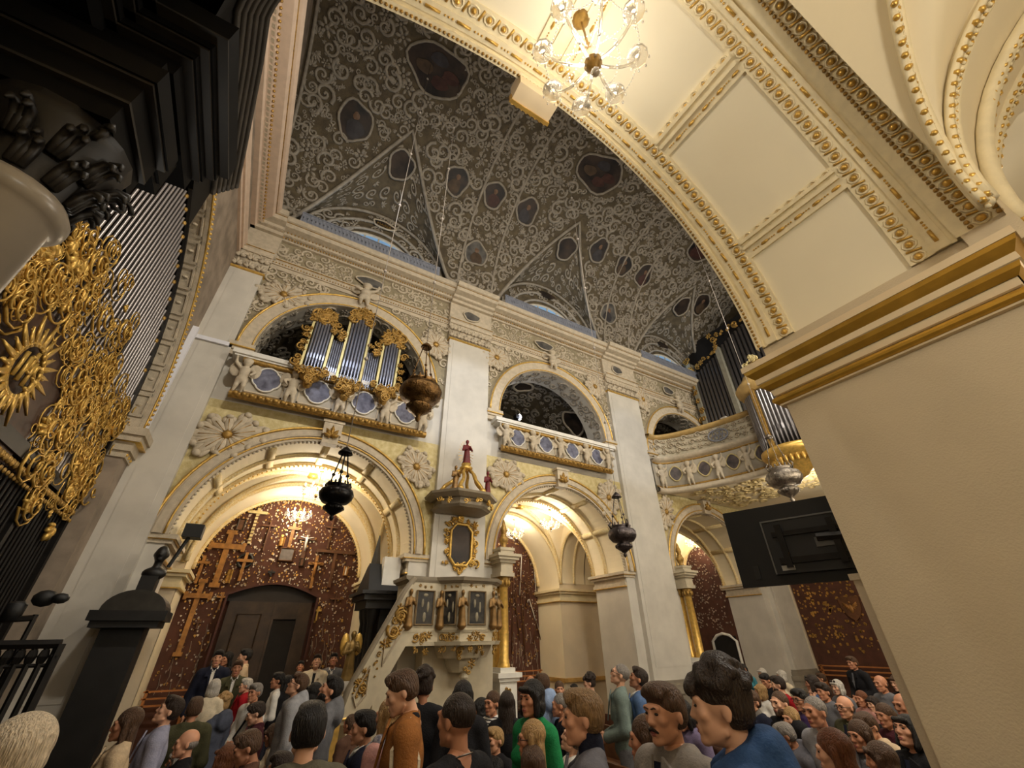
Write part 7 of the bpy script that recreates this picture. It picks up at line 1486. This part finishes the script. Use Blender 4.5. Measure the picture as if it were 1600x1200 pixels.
for k, (px, py, h, facing, look, sex, hair, hcol, kind, col, extra, label) in enumerate(PEOPLE):
    d = ray(px, py); zc = F * .235 / h
    if px == 750: zc *= .72
    P = EYE + d * zc / F
    rz = azimuth(px, py) + FACE[facing] + PI / 2; yaw = 0.; pose = 'stand'
    if P[2] >= 1.44 or (sex == 'c' and P[2] > 1.0): pose = 'clasp' if (k % 3 == 1 or px in (961, 990)) else 'stand'
    elif P[0] > 2.8:
        pose = 'sit'; row = round((P[0] - 3.1) / .78); X = 3.1 + row * .78; t = X / P[0]; P = EYE + (P - EYE) * t
        want = rz; rz = -PI / 2 + max(-.35, min(.35, ((want + PI / 2 + PI) % (2 * PI)) - PI)); yaw = ((want - rz + PI) % (2 * PI)) - PI; yaw = round(max(-.7, min(.7, yaw)) / .35) * .35
        ROWS.setdefault(row, []).append(P[1])
    else: pose = 'kneel'
    base = {'stand': 1.75, 'clasp': 1.75, 'sit': 1.33, 'kneel': 1.35}[pose]; sc = P[2] / base
    if px == 45: sc = 1.0
    pitch = {'up': -.35, 'down': .32}.get(look, 0.) if pose != 'x' else 0.
    me, hc, R, dz = body_mesh(sex, pose, pitch, yaw)
    o = bpy.data.objects.new('person', me); COL.objects.link(o); o.material_slots[0].link = 'OBJECT'; o.material_slots[0].material = SKINS[k % 4]
    off = Matrix.Rotation(rz, 3, 'Z') @ Vector(tuple(hc * np.array([1, 1, 0]) * sc)); o.location = (P[0] - off.x, P[1] - off.y, 0); o.rotation_euler = (0, 0, rz); o.scale = (sc * (1 if sc > .88 else .88 / sc * .97),) * 2 + (sc,) if sc > .5 else (sc, sc, sc)
    tag(o, label, 'person', 'standing and seated congregation')
    tm = newobj({'tee': 't_shirt', 'striped': 'striped_top'}.get(kind, kind), top_mesh(kind, sex, pose), o, STRIPE if kind == 'striped' else FAB[col])
    a, b = legs_mesh(sex, pose); newobj('trousers', a, o, FAB['trousers' if k % 3 else 'denim' if k % 2 else 'grey']); newobj('shoes', b, o)
    if kind == 'jacket':
        m = MB(); z = 1.45 + dz
        for s in (-1, 1):
            m.prism([(s * .030, z + .035), (s * .105, z - .005), (s * .112, z - .07), (s * .062, z - .075), (s * .012, z - .27)], lambda a, b, d, z=z: (a, -.082 - min(.075, max(0, (z + .03 - b)) * .34) - d, b), .008, .022)
        m.build('lapels', FAB[col], o)
        if extra not in ('shirt', 'turtle'):
            m = MB(); m.add([(-.045, -.086, z + .01), (.045, -.086, z + .01), (.028, -.150, z - .14), (0, -.166, z - .28), (-.028, -.150, z - .14)], [(0, 1, 2, 4), (4, 2, 3)]); m.build('undershirt', FAB[('navy', 'white', 'black', 'grey')[k % 4]], o)
    def onhead(nm, mesh, mat):
        c = newobj(nm, mesh, o, mat); c.matrix_local = Matrix.Translation(Vector(tuple(hc + PIV - R @ PIV))) @ Matrix([list(r) for r in R]).to_4x4(); return c
    onhead('knitted_hat' if hair == 'hat' else 'hair', hair_mesh(hair, k % 2 if hair == 'curly' else 0), HAIRC[hcol])
    if facing in ('C', 'LC', 'L'): onhead('eyes', simple('eyes', _eyes), EYEM); onhead('eyebrows', simple('eyebrows', _brows), HAIRC[hcol] if hcol not in ('white',) else HAIRC['grey']); onhead('lips', simple('lips', _lips), LIPM)
    if extra == 'glasses': onhead('glasses', simple('glasses', _glasses), LENS)
    if extra == 'shades': onhead('sunglasses', simple('sunglasses', _shades), LENS)
    if extra == 'beard': onhead('beard', simple('beard', _beard), HAIRC[hcol])
    if extra == 'stache': onhead('moustache', simple('moustache', _stache), HAIRC['dbrown'])
    if extra in ('shirt', 'turtle', 'collar', 'strap', 'tote', 'scarf', 'chain'):
        m = MB(); z = 1.45 + dz
        if extra == 'shirt': m.add([(-.035, -.088, z - .01), (.035, -.088, z - .01), (.022, -.142, z - .15), (.010, -.158, z - .30), (-.010, -.158, z - .30), (-.022, -.142, z - .15)], [(0, 1, 2, 5), (5, 2, 3, 4)]); m.tube([(-.055, .02, z + .06), (-.045, -.05, z + .03), (0, -.085, z - .01), (.045, -.05, z + .03), (.055, .02, z + .06)], .013, 5); m.build('shirt_front', FAB['white'], o)
        if extra in ('turtle', 'collar'): v, q = sdf_mesh([('c', (0, .03, z - .02), (0, .026, z + (.085 if extra == 'turtle' else .05)), .072, .066), ('e', (0, -.05, z - .1), (.09, .08, .10))], .014, k=.02); m.add(v, q); m.build('roll_neck' if extra == 'turtle' else 'white_collar', FAB['navy' if extra == 'turtle' else 'white'], o, True)
        if extra == 'strap': m.tube([(.13, -.02, z + .02), (.08, -.13, z - .15), (-.05, -.14, z - .35), (-.15, -.08, z - .5)], .016, 4); m.build('bag_strap', FAB['black'], o)
        if extra == 'chain': m.tube([(.07 * math.cos(a), .03 + .07 * math.sin(a), z + .035 - .02 * math.sin(-a)) for a in np.linspace(0, 2 * PI, 17)[:-1]], .004, 4, closed=True); m.build('neck_chain', SILVER, o)
        if extra == 'scarf': v, q = sdf_mesh([('c', (-.1, .03, z + .03), (.1, .02, z + .03), .055, .055), ('c', (.08, .1, z), (.10, .14, z - .3), .05, .06), ('c', (-.06, -.08, z), (.07, -.08, z - .02), .05, .05)], .016, k=.03); m.add(v, q); m.build('patterned_scarf', M('scarf_pattern', (190, 182, 180), .8, rgb2=(86, 84, 96), scale=30), o, True)
        if extra == 'tote':
            v, q = sdf_mesh([('c', (.25, .06, .88), (.27, .10, .70), .075, .085), ('e', (.26, .10, .74), (.07, .16, .18))], .018, k=.03); m.add(v, q); m.build('tote_bag', FAB['cream'], o, True); m = MB(); m.tube([(.25, .1, .9), (.215, .10, 1.3), (.16, .03, 1.49), (.20, -.06, 1.35), (.25, -.02, .95)], .014, 4); m.build('tote_strap', FAB['cream'], o); m = MB(); v, q = sdf_mesh([('c', (-.08, .06, z + .035), (.08, .06, z + .035), .035, .035), ('c', (-.09, .04, z + .03), (-.05, -.08, z - .06), .03, .025), ('c', (.09, .04, z + .03), (.05, -.08, z - .06), .03, .025)], .012, k=.02); m.add(v, q); m.build('dark_collar', FAB['black'], o, True)
for row, ys in sorted(ROWS.items()):
    X = 3.1 + row * .78; y0, y1 = min(ys) - .35, max(ys) + .35; b = tag(bpy.data.objects.new('pew', None), 'brown wooden bench under the seated crowd', 'bench', 'benches under the seated crowd'); COL.objects.link(b)
    m = MB(); m.box(X - .28, X + .16, y0, y1, .38, .415); m.build('seat', WOODB, b)
    m = MB(); m.box(X + .19, X + .225, y0, y1, .38, .80); m.build('backrest', WOODB, b)
    for y in (y0, y1 - .05): m = MB(); m.box(X - .26, X + .225, y, y + .05, 0, .38); m.build('leg', WOODB, b)
